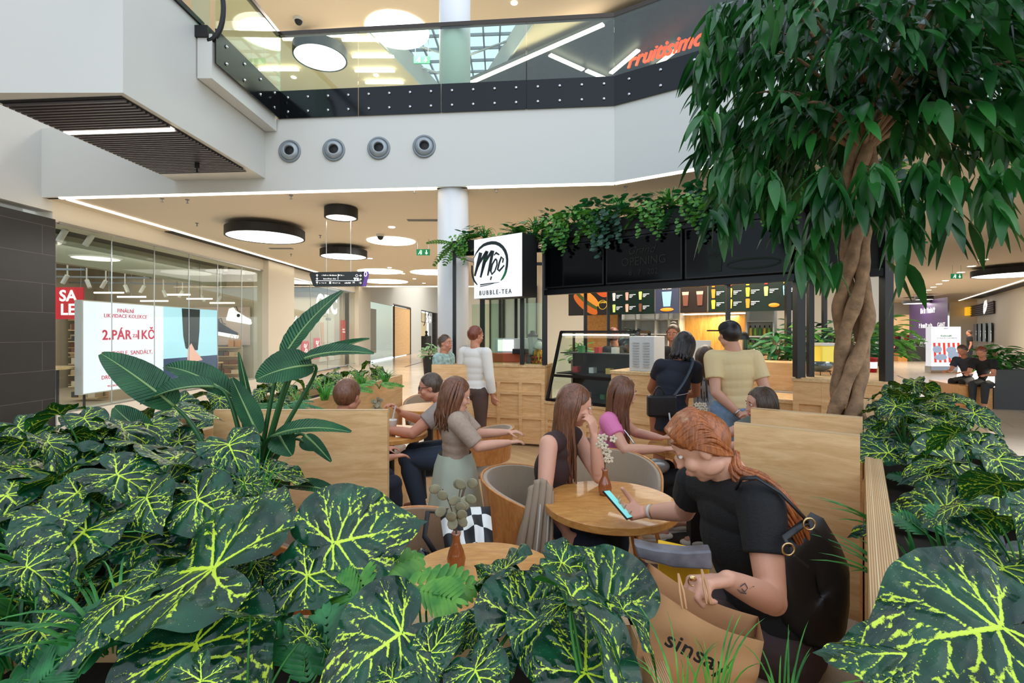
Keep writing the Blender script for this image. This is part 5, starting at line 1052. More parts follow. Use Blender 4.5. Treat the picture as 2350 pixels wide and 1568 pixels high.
for side in (0, 1):
    for j in range(nv + 1):
        for i in range(nu + 1):
            u, v = i / nu, j / nv; p = (a.lerp(b_, u)).lerp(d.lerp(c, u), v); e = math.sin(PI * u) ** .5 * math.sin(PI * v) ** .5
            wr = .010 * math.sin(9 * u + 5 * v) + .008 * math.sin(17 * v - 7 * u) + .006 * math.sin(23 * u)
            n = V((.15, -.45, .88)); p = p + n * ((.035 * e + wr * e) if side == 0 else -.06 * e); vs.append(p); uvs.append((u * 5, v * 5 + .2))
    o0 = side * (nu + 1) * (nv + 1)
    for j in range(nv):
        for i in range(nu): q = o0 + j * (nu + 1) + i; f = (q, q + 1, q + nu + 2, q + nu + 1); fs.append(f if side else f[::-1])
mb = MB(); mb.add(vs, fs); o = mb.build('bag_body', M_chk, bgc, smooth=True); ul = o.data.uv_layers.new(name='UVMap')
for lp in o.data.loops: ul.data[lp.index].uv = uvs[lp.vertex_index]
mb = MB(); mb.tube([(-.30, 2.12, .80), (-.36, 2.05, .83), (-.36, 1.97, .76), (-.30, 1.95, .68)], .012, 8, flat=.5); mb.build('handle', M_chk, bgc, smooth=True)
t = thing('black_pouch', 'small glossy black pouch beside the checkered bag', 'pouch', (-.36, 1.96, .47)); mb = MB(); mb.ell((-.37, 1.97, .60), (.05, .06, .11), n=14, m=10); mb.build('pouch_body', mat('glossy_black', S(12, 12, 16), .15, coat=.6), t, smooth=True); mb = MB(); mb.tube([(-.40, 1.92, .68), (-.37, 1.89, .65), (-.38, 1.9, .6), (-.35, 1.91, .57)], .004, 6); mb.build('drawstring', M_white, t)
# bag maker helper: pillow between front outline points
def slab_bag(poly, th, m, name, par, puff=.0, seed=0, bevel=.006):
    """poly: outline in 3D (planar-ish), swept away from camera by th."""
    mb = MB(); mb.prism(poly, th); return mb.build(name, m, par, fix=True, bevel=bevel)
M_kraft = mat('kraft_paper', S(190, 142, 98), .75, var=.06, vscale=18, bump=.25, bscale=14)
kb = thing('kraft_shopping_bag', 'brown paper shopping bag with black lettering held by the woman in black', 'bag', P(1600, 1560, 1.12))
def PB(px, py, dy=0.0): q = P(px, py, 1.10); q.y += dy; return q
nu = 14; nv = 14; vs = []; fs = []
TL, TR, BR, BL = PB(1487, 1352, .03), PB(1738, 1455, -.03), PB(1722, 1640, .0), PB(1470, 1600, .06)
for side in (0, 1):
    for j in range(nv + 1):
        for i in range(nu + 1):
            u, v = i / nu, j / nv; p = TL.lerp(TR, u).lerp(BL.lerp(BR, u), v); wr = .004 * math.sin(7 * u + 11 * v) + .003 * math.sin(19 * u * v + 3 * u)
            op = .045 + .02 * (1 - v); p = p + V((.35, .93, 0)) * ((0 if side == 0 else op * 1.6) + (wr if side == 0 else 0)) + V((0, 0, -.02 * math.sin(PI * u) * (1 - v)))
            vs.append(p)
o1 = (nu + 1) * (nv + 1)
for side in (0, 1):
    for j in range(nv):
        for i in range(nu): q = side * o1 + j * (nu + 1) + i; f = (q, q + 1, q + nu + 2, q + nu + 1); fs.append(f if side else f[::-1])
for j in range(nv):
    q = j * (nu + 1); fs.append((q, q + nu + 1, q + nu + 1 + o1, q + o1)); q += nu; fs.append((q, q + o1, q + o1 + nu + 1, q + nu + 1))
for i in range(nu): q = nv * (nu + 1) + i; fs.append((q, q + 1, q + 1 + o1, q + o1))
mb = MB(); mb.add(vs, fs); mb.build('bag_body', M_kraft, kb, smooth=True)
for x0, x1, dy in ((1570, 1578, .0), (1634, 1640, .02)):
    mb = MB(); 
    for e in (-4, 5): mb.tube([PB(x0 + e, 1398, .0 + dy), PB(x0 + e + 1, 1370, .02 + dy), PB(x0 + 4, 1342, .05 + dy)], .0028, 6)
    mb.build('twisted_handle', M_kraft, kb, smooth=True)
dx = (TR - TL).normalized(); dz = (TL - BL).normalized(); text('sinsay', M_blackm, .056, frame(PB(1586, 1480, -.032), TR - TL, dz), kb, bold=.0006, ext=.0006, spacing=1.05)
yb = thing('yellow_bag', 'yellow shopping bag standing behind the brown paper bag', 'bag', PB(1680, 1560, .12)); mb = MB(); mb.prism([PB(1590, 1380, .26), PB(1726, 1402, .24), PB(1728, 1600, .24), PB(1590, 1600, .26)], (.02, .07, 0)); mb.build('bag_body', mat('yellow_paper', S(216, 168, 22), .6), yb, fix=True, bevel=.004)
pk = thing('grey_parcel', 'grey and black shiny parcel sticking out of the paper bags', 'parcel', PB(1610, 1370, .12)); mb = MB(); mb.prism([PB(1503, 1334, .19), PB(1560, 1348, .19), PB(1640, 1356, .19), PB(1712, 1352, .19), PB(1715, 1404, .19), PB(1610, 1398, .19), PB(1515, 1372, .19)], (.01, .045, .0)); mb.build('parcel_body', mat('parcel_grey', S(96, 96, 102), .3, var=.5, vscale=14), pk, fix=True, bevel=.005)
# big black handbag on the bench side
hbg = thing('black_shoulder_bag', 'large slouchy black shoulder bag behind the woman in black', 'handbag', P(1870, 1490, 1.42))
M_leather = mat('black_leather', S(20, 20, 23), .38, bump=.35, bscale=9, spec=.5)
out = [(1768, 1262), (1790, 1240), (1830, 1215), (1860, 1175), (1890, 1190), (1930, 1255), (1948, 1300), (1946, 1380), (1938, 1440), (1925, 1480), (1880, 1490), (1830, 1484), (1800, 1440), (1780, 1370), (1770, 1310)]
cen = V((1862, 1350)); vs = []; fs = []; n = len(out); rings = 7
for side in (1, -1):
    for r in range(rings + 1):
        f = 1 - r / rings
        for (x, y) in out:
            q = cen + (V((x, y)) - cen) * f; h = .055 * (1 - f ** 2.4) ** .5 * (.65 + .5 * (y - 1175) / 315)
            fold = .006 * math.sin((x - 1768) * .07 + y * .02) * (1 - f) ** .3
            p = P(q.x, q.y, 1.53); p.y += -side * (h + fold) + .0; p.x += (.0); vs.append(p)
m_ = (rings + 1) * n
for side in (0, 1):
    for r in range(rings):
        for i in range(n): a_ = side * m_ + r * n + i; b_ = side * m_ + r * n + (i + 1) % n; f = (a_, b_, b_ + n, a_ + n); fs.append(f if side else f[::-1])
mb = MB(); mb.add(vs, fs); mb.build('bag_body', M_leather, hbg, smooth=True, fix=True)
mb = MB(); mb.tube([P(1812, 1254, 1.36), P(1800, 1235, 1.38), P(1846, 1200, 1.42), P(1856, 1205, 1.42)], .010, 8, flat=.4); mb.tube([P(1855, 1198, 1.42), P(1790, 1130, 1.46), P(1735, 1096, 1.47), P(1702, 1098, 1.5), P(1690, 1120, 1.54)], .011, 8, flat=.45); mb.build('shoulder_strap', M_leather, hbg, smooth=True)
for (x, y) in ((1809, 1261), (1857, 1203)):
    c = P(x, y, 1.35 if y > 1230 else 1.39); mb = MB(); mb.tube([c + V((.017 * math.cos(a_), 0, .017 * math.sin(a_))) for a_ in np.linspace(0, 2 * PI, 18)], .003, 6, cap=False); mb.build('metal_ring', mat('gold', S(210, 180, 130), .25, 1.0), hbg, smooth=True)
    mb = MB(); mb.bar(c + V((.012, -.002, -.014)), c + V((.05, -.004, -.045)), .02, .006); mb.build('strap_tab', M_leather, hbg)
# phone is built with the person; right-mall bench planter
bp = thing('bench_planter', 'dark planter bench with wooden seat at the right frame edge', 'planter bench', P(2320, 930, 10.2))
c0 = V((10.35, 10.6, 0)); mb = MB(); q = [V((10.0, 9.95, 0)), V((12.6, 8.9, 0)), V((13.1, 10.3, 0)), V((10.55, 11.3, 0))]; mb.prism(q, (0, 0, .82)); mb.build('box', mat('anthracite', S(52, 54, 56), .5), bp, fix=True)
mb = MB(); mb.prism([V((9.5, 10.2, 0)), V((10.0, 9.97, 0)), V((10.5, 11.3, 0)), V((10.05, 11.55, 0))], (0, 0, .45)); mb.build('wooden_seat', M_oak, bp, fix=True); mb = MB(); mb.prism([V((9.93, 9.96, .45)), V((10.0, 9.93, .45)), V((10.0, 9.93, .8)), V((9.97, 9.94, .8))], (.5, 1.3, 0)); mb.build('seat_light', M_strip, bp, fix=True)
bp2 = thing('bench_planter', 'dark distant bench planter near the purple hoarding', 'planter bench', P(2100, 828, 27)); q = P(2070, 828, 26); x0 = q.x; mb = MB(); mb.box((x0 + .3, 26, 0), (x0 + 1.7, 27.4, .8)); mb.build('box', mat('anthracite', S(52, 54, 56), .5), bp2); mb = MB(); mb.box((x0 - .2, 26, 0), (x0 + .29, 27.4, .45)); mb.build('wooden_seat', M_oak, bp2)
t = thing('white_cube_seat', 'white cube seat beside the distant bench planter', 'seat', P(2117, 828, 26)); mb = MB(); mb.box((x0 + 1.8, 25.6, 0), (x0 + 2.4, 26.2, .5)); mb.build('cube', M_white, t, bevel=.01)
# ================================================================== plants
def vein_leaf_data(seed, arch=.22, fold=.10, wav=.02, lobes=.3):
    rnd = random.Random(seed)
    th_k = [0, .12, .3, .55, .85, 1.2, 1.6, 2.0, 2.4, 2.72, 2.95, PI]; r_k = [.76, .66, .575, .51, .465, .43, .41, .405, .40, .35, .21, .07]
    NT, NR = 168, 30
    th = np.linspace(-PI, PI, NT + 1)[:-1]; rr = np.interp(np.abs(th), th_k, r_k)
    rr = np.convolve(np.r_[rr[-3:], rr, rr[:3]], [.05, .12, .2, .26, .2, .12, .05], 'valid'); rr[NT // 2] = .79
    rr *= 1 + .012 * np.sin(th * 9 + seed)
    fr = np.linspace(0.0, 1, NR + 1)[1:] ** .9
    X = (np.cos(th)[None] * rr[None] * fr[:, None]).ravel(); Y = (np.sin(th)[None] * rr[None] * fr[:, None]).ravel()
    X = np.r_[0, X]; Y = np.r_[0, Y]
    segs = []                                     # x0,y0,x1,y1,w0,w1
    def rad(a): return float(np.interp(abs(a), th_k, r_k))
    def vein(x, y, a, L, w0, curve, depth):
        n = 7; px, py = x, y; cur = a
        for i in range(n):
            cur += curve / n + rnd.uniform(-.09, .09); nx, ny = px + math.cos(cur) * L / n, py + math.sin(cur) * L / n
            segs.append((px, py, nx, ny, w0 * .78 * (1 - .8 * i / n), w0 * .78 * (1 - .8 * (i + 1) / n)))
            if depth and i >= 1 and rnd.random() < (.95 if depth == 2 else .6):
                sd = 1 if (i % 2) else -1; vein(nx, ny, cur + sd * rnd.uniform(.5, .85), L * rnd.uniform(.22, .4) * (1 - .35 * i / n), w0 * .5, -sd * .3, depth - 1)
            px, py = nx, ny
    vein(0, 0, 0, .74, .0135, 0, 0)
    for sd in (-1, 1):
        for x0, a, L, w_ in ((.02, 1.12, .42, .0105), (.13, .95, .44, .0095), (.27, .82, .40, .008), (.40, .70, .33, .0065), (.53, .6, .22, .005)):
            vein(x0 + rnd.uniform(-.015, .015), 0, sd * a, L, w_, -sd * .35, 2)
        vein(0, 0, sd * 1.7, .38, .0105, -sd * .15, 2); vein(0, 0, sd * 2.38, .36, .0105, sd * .1, 2)
    sg = np.array(segs); D = np.full(len(X), 9.0)
    for k in range(0, len(sg), 64):
        s = sg[k:k + 64]; dx, dy = s[:, 2] - s[:, 0], s[:, 3] - s[:, 1]; l2 = dx * dx + dy * dy + 1e-12
        t = np.clip(((X[:, None] - s[:, 0]) * dx + (Y[:, None] - s[:, 1]) * dy) / l2, 0, 1)
        d = np.hypot(X[:, None] - s[:, 0] - t * dx, Y[:, None] - s[:, 1] - t * dy) - (s[:, 4] + (s[:, 5] - s[:, 4]) * t); D = np.minimum(D, d.min(1))
    R = np.hypot(X, Y); A = np.arctan2(Y, X)
    Z = fold * np.abs(Y) * 1.6 - arch * np.clip(X, 0, 1) ** 2 * 1.2 - lobes * np.clip(-X, 0, 1) ** 2 * 2 - fold * Y * Y * 1.6
    Z += wav * np.sin(A * 7 + seed) * (R / .45) ** 2 + .012 * np.clip(D, 0, .05) / .05 + wav * .5 * np.sin(A * 13 + seed * 2) * (R / .45) ** 3
    faces = []
    for k in range(NT): faces.append((0, 1 + k, 1 + (k + 1) % NT))
    for j in range(NR - 1):
        for k in range(NT): a = 1 + j * NT + k; b = 1 + j * NT + (k + 1) % NT; faces.append((a, a + NT, b + NT, b))
    # petiole notch: the wedge at theta = +-pi stays open
    faces = [f for f in faces if not (0 in [(v - 1) % NT for v in f if v] and (NT - 1) in [(v - 1) % NT for v in f if v])]
    me = bpy.data.meshes.new('veined_leaf'); me.from_pydata(np.c_[X, Y, Z].tolist(), [], faces)
    at = me.attributes.new('vein', 'FLOAT', 'POINT'); at.data.foreach_set('value', D.astype(np.float32))
    at = me.attributes.new('flat', 'FLOAT_VECTOR', 'POINT'); at.data.foreach_set('vector', np.c_[X, Y, X * 0 + seed].astype(np.float32).ravel())
    me.polygons.foreach_set('use_smooth', [True] * len(faces)); me.update(); me.materials.append(M_vleaf); return me
def leafbase(name, rough=.32, trans=.12):
    m = bpy.data.materials.new(name); MATS[name] = m; m.use_nodes = True; nt = m.node_tree; b = nt.nodes['Principled BSDF']; b.inputs['Roughness'].default_value = rough
    out = nt.nodes['Material Output']; tr = nt.nodes.new('ShaderNodeBsdfTranslucent'); mx = nt.nodes.new('ShaderNodeMixShader'); mx.inputs['Fac'].default_value = trans
    nt.links.new(b.outputs[0], mx.inputs[1]); nt.links.new(tr.outputs[0], mx.inputs[2]); nt.links.new(mx.outputs[0], out.inputs['Surface'])
    return m, nt, b, tr
M_vleaf, nt, b, tr = leafbase('veined_leaf', .27, .06); L = nt.links.new
at = nt.nodes.new('ShaderNodeAttribute'); at.attribute_name = 'vein'; fl = nt.nodes.new('ShaderNodeAttribute'); fl.attribute_name = 'flat'
n1 = nt.nodes.new('ShaderNodeTexNoise'); n1.inputs['Scale'].default_value = 34; n1.inputs['Detail'].default_value = 6; n1.inputs['Roughness'].default_value = .7; L(fl.outputs['Vector'], n1.inputs['Vector'])
m1 = nt.nodes.new('ShaderNodeMath'); m1.operation = 'MULTIPLY_ADD'; m1.inputs[1].default_value = -.028; m1.inputs[2].default_value = .0136; L(n1.outputs['Fac'], m1.inputs[0])
ad = nt.nodes.new('ShaderNodeMath'); ad.operation = 'ADD'; L(at.outputs['Fac'], ad.inputs[0]); L(m1.outputs[0], ad.inputs[1])
mr = nt.nodes.new('ShaderNodeMapRange'); mr.inputs['From Min'].default_value = .0022; mr.inputs['From Max'].default_value = -.0006; L(ad.outputs[0], mr.inputs['Value'])
ns = nt.nodes.new('ShaderNodeTexNoise'); ns.inputs['Scale'].default_value = 150; ns.inputs['Detail'].default_value = 1; L(fl.outputs['Vector'], ns.inputs['Vector'])
m2 = nt.nodes.new('ShaderNodeMapRange'); m2.inputs['From Min'].default_value = .735; m2.inputs['From Max'].default_value = .765; L(ns.outputs['Fac'], m2.inputs['Value'])
mxx = nt.nodes.new('ShaderNodeMath'); mxx.operation = 'MAXIMUM'; L(mr.outputs[0], mxx.inputs[0]); L(m2.outputs[0], mxx.inputs[1])
n3 = nt.nodes.new('ShaderNodeTexNoise'); n3.inputs['Scale'].default_value = 4; L(fl.outputs['Vector'], n3.inputs['Vector'])
gr_ = nt.nodes.new('ShaderNodeValToRGB'); gr_.color_ramp.elements[0].color = S(8, 42, 28); gr_.color_ramp.elements[1].color = S(20, 78, 50); gr_.color_ramp.elements[0].position = .35; gr_.color_ramp.elements[1].position = .7; L(n3.outputs['Fac'], gr_.inputs['Fac'])
geo = nt.nodes.new('ShaderNodeNewGeometry'); mb_ = nt.nodes.new('ShaderNodeMixRGB'); L(geo.outputs['Backfacing'], mb_.inputs['Fac']); L(gr_.outputs[0], mb_.inputs['Color1']); mb_.inputs['Color2'].default_value = S(28, 86, 30)  # undersides brighter green: the look of backlit leaves put into the colour
cm = nt.nodes.new('ShaderNodeMixRGB'); L(mxx.outputs[0], cm.inputs['Fac']); L(mb_.outputs[0], cm.inputs['Color1']); cm.inputs['Color2'].default_value = S(200, 226, 60)
L(cm.outputs[0], b.inputs['Base Color']); L(cm.outputs[0], tr.inputs['Color'])
mh = nt.nodes.new('ShaderNodeMapRange'); mh.inputs['From Min'].default_value = 0; mh.inputs['From Max'].default_value = .04; L(at.outputs['Fac'], mh.inputs['Value'])
bp_ = nt.nodes.new('ShaderNodeBump'); bp_.inputs['Strength'].default_value = .5; bp_.inputs['Distance'].default_value = .006; L(mh.outputs[0], bp_.inputs['Height']); L(bp_.outputs[0], b.inputs['Normal'])
def greenmat(name, c1, c2, rough=.4, trans=.15, scale=6, stripes=None):
    m, nt, b, tr = leafbase(name, rough, trans); L = nt.links.new
    tc = nt.nodes.new('ShaderNodeTexCoord'); n = nt.nodes.new('ShaderNodeTexNoise'); n.inputs['Scale'].default_value = scale; n.inputs['Detail'].default_value = 3; L(tc.outputs['Object'], n.inputs['Vector'])
    r = nt.nodes.new('ShaderNodeValToRGB'); r.color_ramp.elements[0].color = c1; r.color_ramp.elements[1].color = c2; r.color_ramp.elements[0].position = .35; r.color_ramp.elements[1].position = .68; L(n.outputs['Fac'], r.inputs['Fac'])
    L(r.outputs[0], b.inputs['Base Color']); L(r.outputs[0], tr.inputs['Color']); return m
M_gstem = mat('green_stem', S(48, 116, 44), .45, var=.15); M_grass = greenmat('grass_blade', S(36, 112, 38), S(104, 184, 66), .4, .2, 14); M_blade = greenmat('broad_blade', S(24, 98, 44), S(76, 152, 62), .35, .2, 18)
M_fern = greenmat('fern_leaflet', S(22, 84, 44), S(52, 132, 70), .4, .15, 20); M_tree = greenmat('fig_leaf', S(16, 62, 26), S(48, 118, 46), .3, .22, 3); M_strel = greenmat('paradise_leaf', S(26, 74, 46), S(52, 108, 66), .27, .15, 7)
nt = M_strel.node_tree; L = nt.links.new; b = nt.nodes['Principled BSDF']; at = nt.nodes.new('ShaderNodeAttribute'); at.attribute_name = 'lv'; sp_ = nt.nodes.new('ShaderNodeSeparateXYZ'); L(at.outputs['Vector'], sp_.inputs[0])
ma = nt.nodes.new('ShaderNodeMath'); ma.operation = 'MULTIPLY_ADD'; ma.inputs[1].default_value = -14; L(sp_.outputs['Y'], ma.inputs[0]); mb2 = nt.nodes.new('ShaderNodeMath'); mb2.operation = 'MULTIPLY'; mb2.inputs[1].default_value = 150; L(sp_.outputs['X'], mb2.inputs[0]); L(mb2.outputs[0], ma.inputs[2])
sn = nt.nodes.new('ShaderNodeMath'); sn.operation = 'SINE'; L(ma.outputs[0], sn.inputs[0]); bq = nt.nodes.new('ShaderNodeBump'); bq.inputs['Strength'].default_value = .7; bq.inputs['Distance'].default_value = .003; L(sn.outputs[0], bq.inputs['Height']); L(bq.outputs[0], b.inputs['Normal'])
M_pothos = greenmat('trailing_leaf', S(40, 110, 40), S(120, 180, 70), .4, .2, 24); M_dkleaf = greenmat('dark_small_leaf', S(20, 60, 44), S(60, 96, 74), .4, .1, 20); M_brightfern = greenmat('bright_fern', S(40, 120, 40), S(110, 170, 60), .45, .2, 16)
LEAVES = [vein_leaf_data(3, .22, .10, .02), vein_leaf_data(8, .5, .16, .03), vein_leaf_data(15, .1, .05, .015, .5), vein_leaf_data(21, .9, .22, .04), vein_leaf_data(33, .35, -.12, .03)]
def place_leaf(par, O, T, N, var=0, ws=1.0, sc=None):
    x = V(T) - V(O); s = (x.length / .76) if sc is None else sc; x.normalize(); N = V(N); z = (N - x * N.dot(x)).normalized(); y = z.cross(x)
    M = Matrix((x * s, y * s * ws, z * s)).transposed().to_4x4(); M.translation = V(O)
    o = bpy.data.objects.new('leaf', LEAVES[var]); COL.objects.link(o); o.matrix_world = M
    if par is not None: o.parent = par; o.matrix_parent_inverse = mwi(par)
    return o
def stem(par, pts, r=.004, m=None, nm='leaf_stalk'):
    mb = MB(); mb.tube(bez(pts, 10), [r * 1.3 - r * .5 * i / 10 for i in range(11)], 6); return mb.build(nm, m or M_gstem, par, smooth=True)
def bez(p, n):
    p = [V(q) for q in p]; out = []
    for i in range(n + 1):
        t = i / n; q = list(p)
        while len(q) > 1: q = [a.lerp(b, t) for a, b in zip(q, q[1:])]
        out.append(q[0])
    return out
def blade(mb, pts, w_, up=(0, 0, 1), fold=.25, n=10, prof=None, mi=0, nv=2, ripple=0):
    """leaf blade along a bezier; width profile; V fold."""
    c = bez(pts, n); vs = []; fs = []; K_ = 2 * nv + 1
    for i, p in enumerate(c):
        t = i / n; d = (c[min(i + 1, n)] - c[max(i - 1, 0)]).normalized(); u = V(up); r = d.cross(u)
        if r.length < 1e-3: r = V((1, 0, 0))
        r.normalize(); nn = r.cross(d); ww = w_ * (prof(t) if prof else math.sin(PI * min(1, .08 + .92 * t)) ** .8)
        for k in range(-nv, nv + 1):
            f = k / nv; vs.append(p + r * (f * ww / 2) + nn * (abs(f) * ww * fold * .5 + ripple * ww * math.sin(i * 2.2 + k) * abs(f)))
    for i in range(n):
        for k in range(2 * nv): a = i * K_ + k; fs.append((a, a + 1, a + 1 + K_, a + K_))
    mb.add(vs, fs, mi)
def P3(t): return V(t) if isinstance(t, Vector) else P(*t)
# --- big veined leaves placed one by one, grouped in plants
def big_plant(lab, root, leaves, name='veined_leaf_plant', grp='big veined foliage plants in the planters'):
    R = P3(root) if not isinstance(root, V) else root; t = thing(name, lab, 'plant', tuple(R), grp)
    for lf in leaves:
        O, T = P3(lf[0]), P3(lf[1]); N = lf[2] if len(lf) > 2 else (0, -.8, .6); var = lf[3] if len(lf) > 3 else 0; ws = lf[4] if len(lf) > 4 else 1.0
        place_leaf(t, O, T, N, var, ws); mid = (O + R) / 2 + V((0, .02, .03)); stem(t, [R, R.lerp(O, .3) + V((0, 0, .05)), O - V(N).normalized() * .05, O])
    return t
GZ = .79
def ground(x, y, z=GZ): return V((x, y, z))
CAMN = (0, -.85, .6)
big_plant('veined plant at the lower left with the heart leaf facing the camera', ground(-.62, 1.05), [
    ((582, 1205, 1.25), (652, 1106, 1.40), (.05, -.9, .45), 2, 1.05), ((490, 1305, 1.12), (225, 1318, 1.22), (0, -.45, .9), 1, .9), ((447, 1477, 1.0), (560, 1720, .84), (.1, -.6, .8), 0, 1.05),
    ((590, 1290, 1.22), (548, 1352, 1.14), (0, -.5, .9), 4), ((410, 1410, 1.12), (470, 1540, 1.02), (-.3, -.7, .7), 2), ((360, 1310, 1.24), (262, 1372, 1.16), (-.1, -.6, .8), 0)])
big_plant('veined plant in front of the plywood panel, its leaf tip pointing right', ground(-.40, 1.1), [
    ((765, 1247, 1.2), (975, 1186, 1.27), (-.1, -.85, .55), 0, 1.15), ((705, 1322, 1.14), (880, 1262, 1.2), (0, -.5, .85), 1), ((668, 1300, 1.18), (600, 1395, 1.1), (0, -.6, .8), 4)])
big_plant('large veined plant at the bottom centre', ground(-.12, .95), [
    ((922, 1452, 1.0), (720, 1610, .88), (.05, -.75, .65), 0, 1.2), ((985, 1500, .98), (1075, 1390, 1.04), (.2, -.6, .7), 1, .7), ((1190, 1425, 1.08), (1268, 1300, 1.22), (-.05, -.9, .5), 2, 1.15),
    ((1090, 1536, .95), (1150, 1660, .86), (0, -.7, .7), 0, 1.1), ((1150, 1330, 1.2), (1085, 1290, 1.26), (0, -.7, .7), 4), ((900, 1560, .92), (820, 1680, .86), (-.2, -.6, .7), 4)])
big_plant('veined plant beside the kraft bag with bright folded leaves', ground(.15, .9), [
    ((1400, 1392, 1.12), (1243, 1256, 1.24), (.15, -.9, .45), 0, 1.1), ((1312, 1372, .98), (1528, 1540, .86), (.35, .1, .95), 3, .62), ((1345, 1545, .94), (1352, 1372, 1.08), (0, -.9, .5), 2, 1.25),
    ((1305, 1380, .98), (1210, 1420, .95), (-.3, -.3, .9), 1, .6), ((1430, 1400, 1.0), (1535, 1480, .93), (.4, -.3, .8), 3, .5)])
big_plant('veined plant hanging toward the left mall at mid height', ground(-1.35, 1.5, .95), [
    ((290, 1165, 1.5), (150, 1200, 1.45), (0, -.5, .85), 0), ((335, 1142, 1.42), (364, 1222, 1.33), (.1, -.85, .5), 2), ((205, 1112, 1.7), (100, 1175, 1.6), (-.1, -.6, .8), 1), ((190, 1310, 1.25), (120, 1400, 1.15), (-.2, -.6, .8), 0), ((250, 1330, 1.3), (330, 1400, 1.2), (0, -.7, .7), 4)])
big_plant('veined plant behind the heart-shaped leaf', ground(-1.05, 1.45, .95), [
    ((452, 1146, 1.42), (548, 1215, 1.36), (.05, -.85, .55), 2), ((466, 1140, 1.5), (430, 1078, 1.62), (0, -.8, .6), 0), ((560, 1110, 1.6), (640, 1110, 1.62), (0, -.5, .85), 1), ((385, 1105, 1.6), (300, 1090, 1.7), (0, -.5, .85), 1)])
big_plant('veined plant filling the bottom right corner', ground(1.05, 1.0, .9), [
    ((2300, 1440, .80), (1975, 1500, .80), (.05, -.50, .86), 0, 1.1), ((2120, 1505, .80), (1885, 1476, .83), (0, -.5, .85), 4, .8), ((2180, 1560, .92), (2030, 1690, .84), (0, -.6, .8), 0, 1.1), ((2302, 1267, 1.28), (2262, 1415, 1.16), (.05, -.7, .7), 0, 1.1), ((2330, 1380, 1.15), (2420, 1500, 1.0), (.1, -.6, .8), 2)])
big_plant('veined plant spilling over the right planter rim', ground(1.55, 1.6, .95), [
    ((2172, 1162, 1.55), (2030, 1158, 1.68), (0, -.75, .65), 0, 1.1), ((2330, 1128, 1.5), (2235, 1150, 1.45), (0, -.6, .8), 1), ((2075, 1195, 1.62), (1945, 1202, 1.68), (0, -.4, .9), 1, .8), ((2240, 1200, 1.45), (2300, 1240, 1.38), (0, -.6, .8), 4)])
big_plant('veined plant behind it leaning to the left of the right planter', ground(1.85, 1.95, .95), [
    ((2190, 1062, 1.9), (2080, 1098, 1.85), (0, -.7, .7), 0), ((2240, 1028, 2.0), (2372, 1036, 1.92), (0, -.55, .85), 1), ((2040, 1040, 2.1), (1922, 1040, 2.15), (0, -.5, .85), 0, .8), ((2130, 1090, 1.8), (2240, 1110, 1.7), (0, -.7, .6), 4), ((2330, 1085, 1.75), (2420, 1130, 1.6), (0, -.6, .8), 0)])
# --- random veined plants (a prototype copied) in planters
def veined_proto(seed, n=8, S0=.2):
    rnd = random.Random(seed); t = thing('veined_leaf_plant', 'x', 'plant', (0, 0, 0), 'big veined foliage plants in the planters')
    for k in range(n):
        a = k * 2.399 + rnd.random() * .5; r = .06 + .11 * (k / n) ** .5 + rnd.random() * .03; h = .30 - .22 * (k / n) + rnd.uniform(-.03, .03)
        O = V((r * math.cos(a), r * math.sin(a), h)); d = V((math.cos(a), math.sin(a), -.25 - rnd.random() * .5)); s = S0 * (.75 + rnd.random() * .5)
        place_leaf(t, O, O + d.normalized() * .76 * s, (math.cos(a) * .5, math.sin(a) * .5 - .3, 1), rnd.randrange(5), .95)
        stem(t, [(0, 0, -.05), (r * .2 * math.cos(a), r * .2 * math.sin(a), h * .7), O], .003)
    return t
protos = [veined_proto(s, 8) for s in (1, 2, 3)]
PL = []
rnd = random.Random(5)
for i, (Y, dx) in enumerate([(1.55, -.2), (1.7, -.42), (1.95, -.15), (2.05, -.4), (2.3, -.2), (2.4, -.45), (2.75, -.3), (3.2, -.3), (3.65, -.22), (4.1, -.35), (4.6, -.25), (5.2, -.3), (5.75, -.22)]):
    PL.append((lx(Y) + dx, Y, .97 if Y > 3 else .86, 'left planter row, %s counted from the camera' % ['first', 'second', 'third', 'fourth', 'fifth', 'sixth', 'seventh', 'eighth', 'ninth', 'tenth', 'eleventh', 'twelfth', 'farthest'][i], .8 if Y > 3 else 1.08))
for i, Y in enumerate((1.45, 1.75, 2.05, 2.35)): PL.append((lx(Y) - .02, Y, .88, 'left planter inner edge, %s from the camera' % ['first', 'second', 'third', 'fourth'][i], 1.2))
for i, (Y, s_) in enumerate([(1.25, .34), (1.75, .35), (2.2, .2), (2.45, .4), (2.75, .22), (3.05, .4), (3.4, .25), (3.7, .35)]):
    PL.append((wx(Y) + s_ * .809 + .03, Y - s_ * .588 + .1, .97, 'right planter row, %s counted from the camera' % ['first', 'second', 'third', 'fourth', 'fifth', 'sixth', 'seventh', 'farthest'][i], .85))
for i, (x, y) in enumerate([(-1.7, 1.5), (-1.3, 1.45), (-1.1, 1.8), (-1.5, 1.85), (-1.15, 1.5)]): PL.append((x, y, .80, 'corner planter, ' + ['front left', 'front middle', 'rear right', 'rear left', 'front right'][i], 1.25))
for i, (x, y) in enumerate([(-1.2, 1.12), (-.85, 1.2), (-.5, .9), (.05, 1.15)]): PL.append((x, y, .80, 'front planter filler, ' + ['leftmost', 'second', 'third', 'rightmost'][i], .8))
for i, (x, y, z, lab, s_) in enumerate(PL):
    o = protos[i] if i < 3 else copytree(protos[i % 3]); o.location = (x, y, z); o.rotation_euler = (0, 0, rnd.random() * 6.28); o.scale = (s_,) * 3
    o['label'] = 'veined foliage plant in the ' + lab
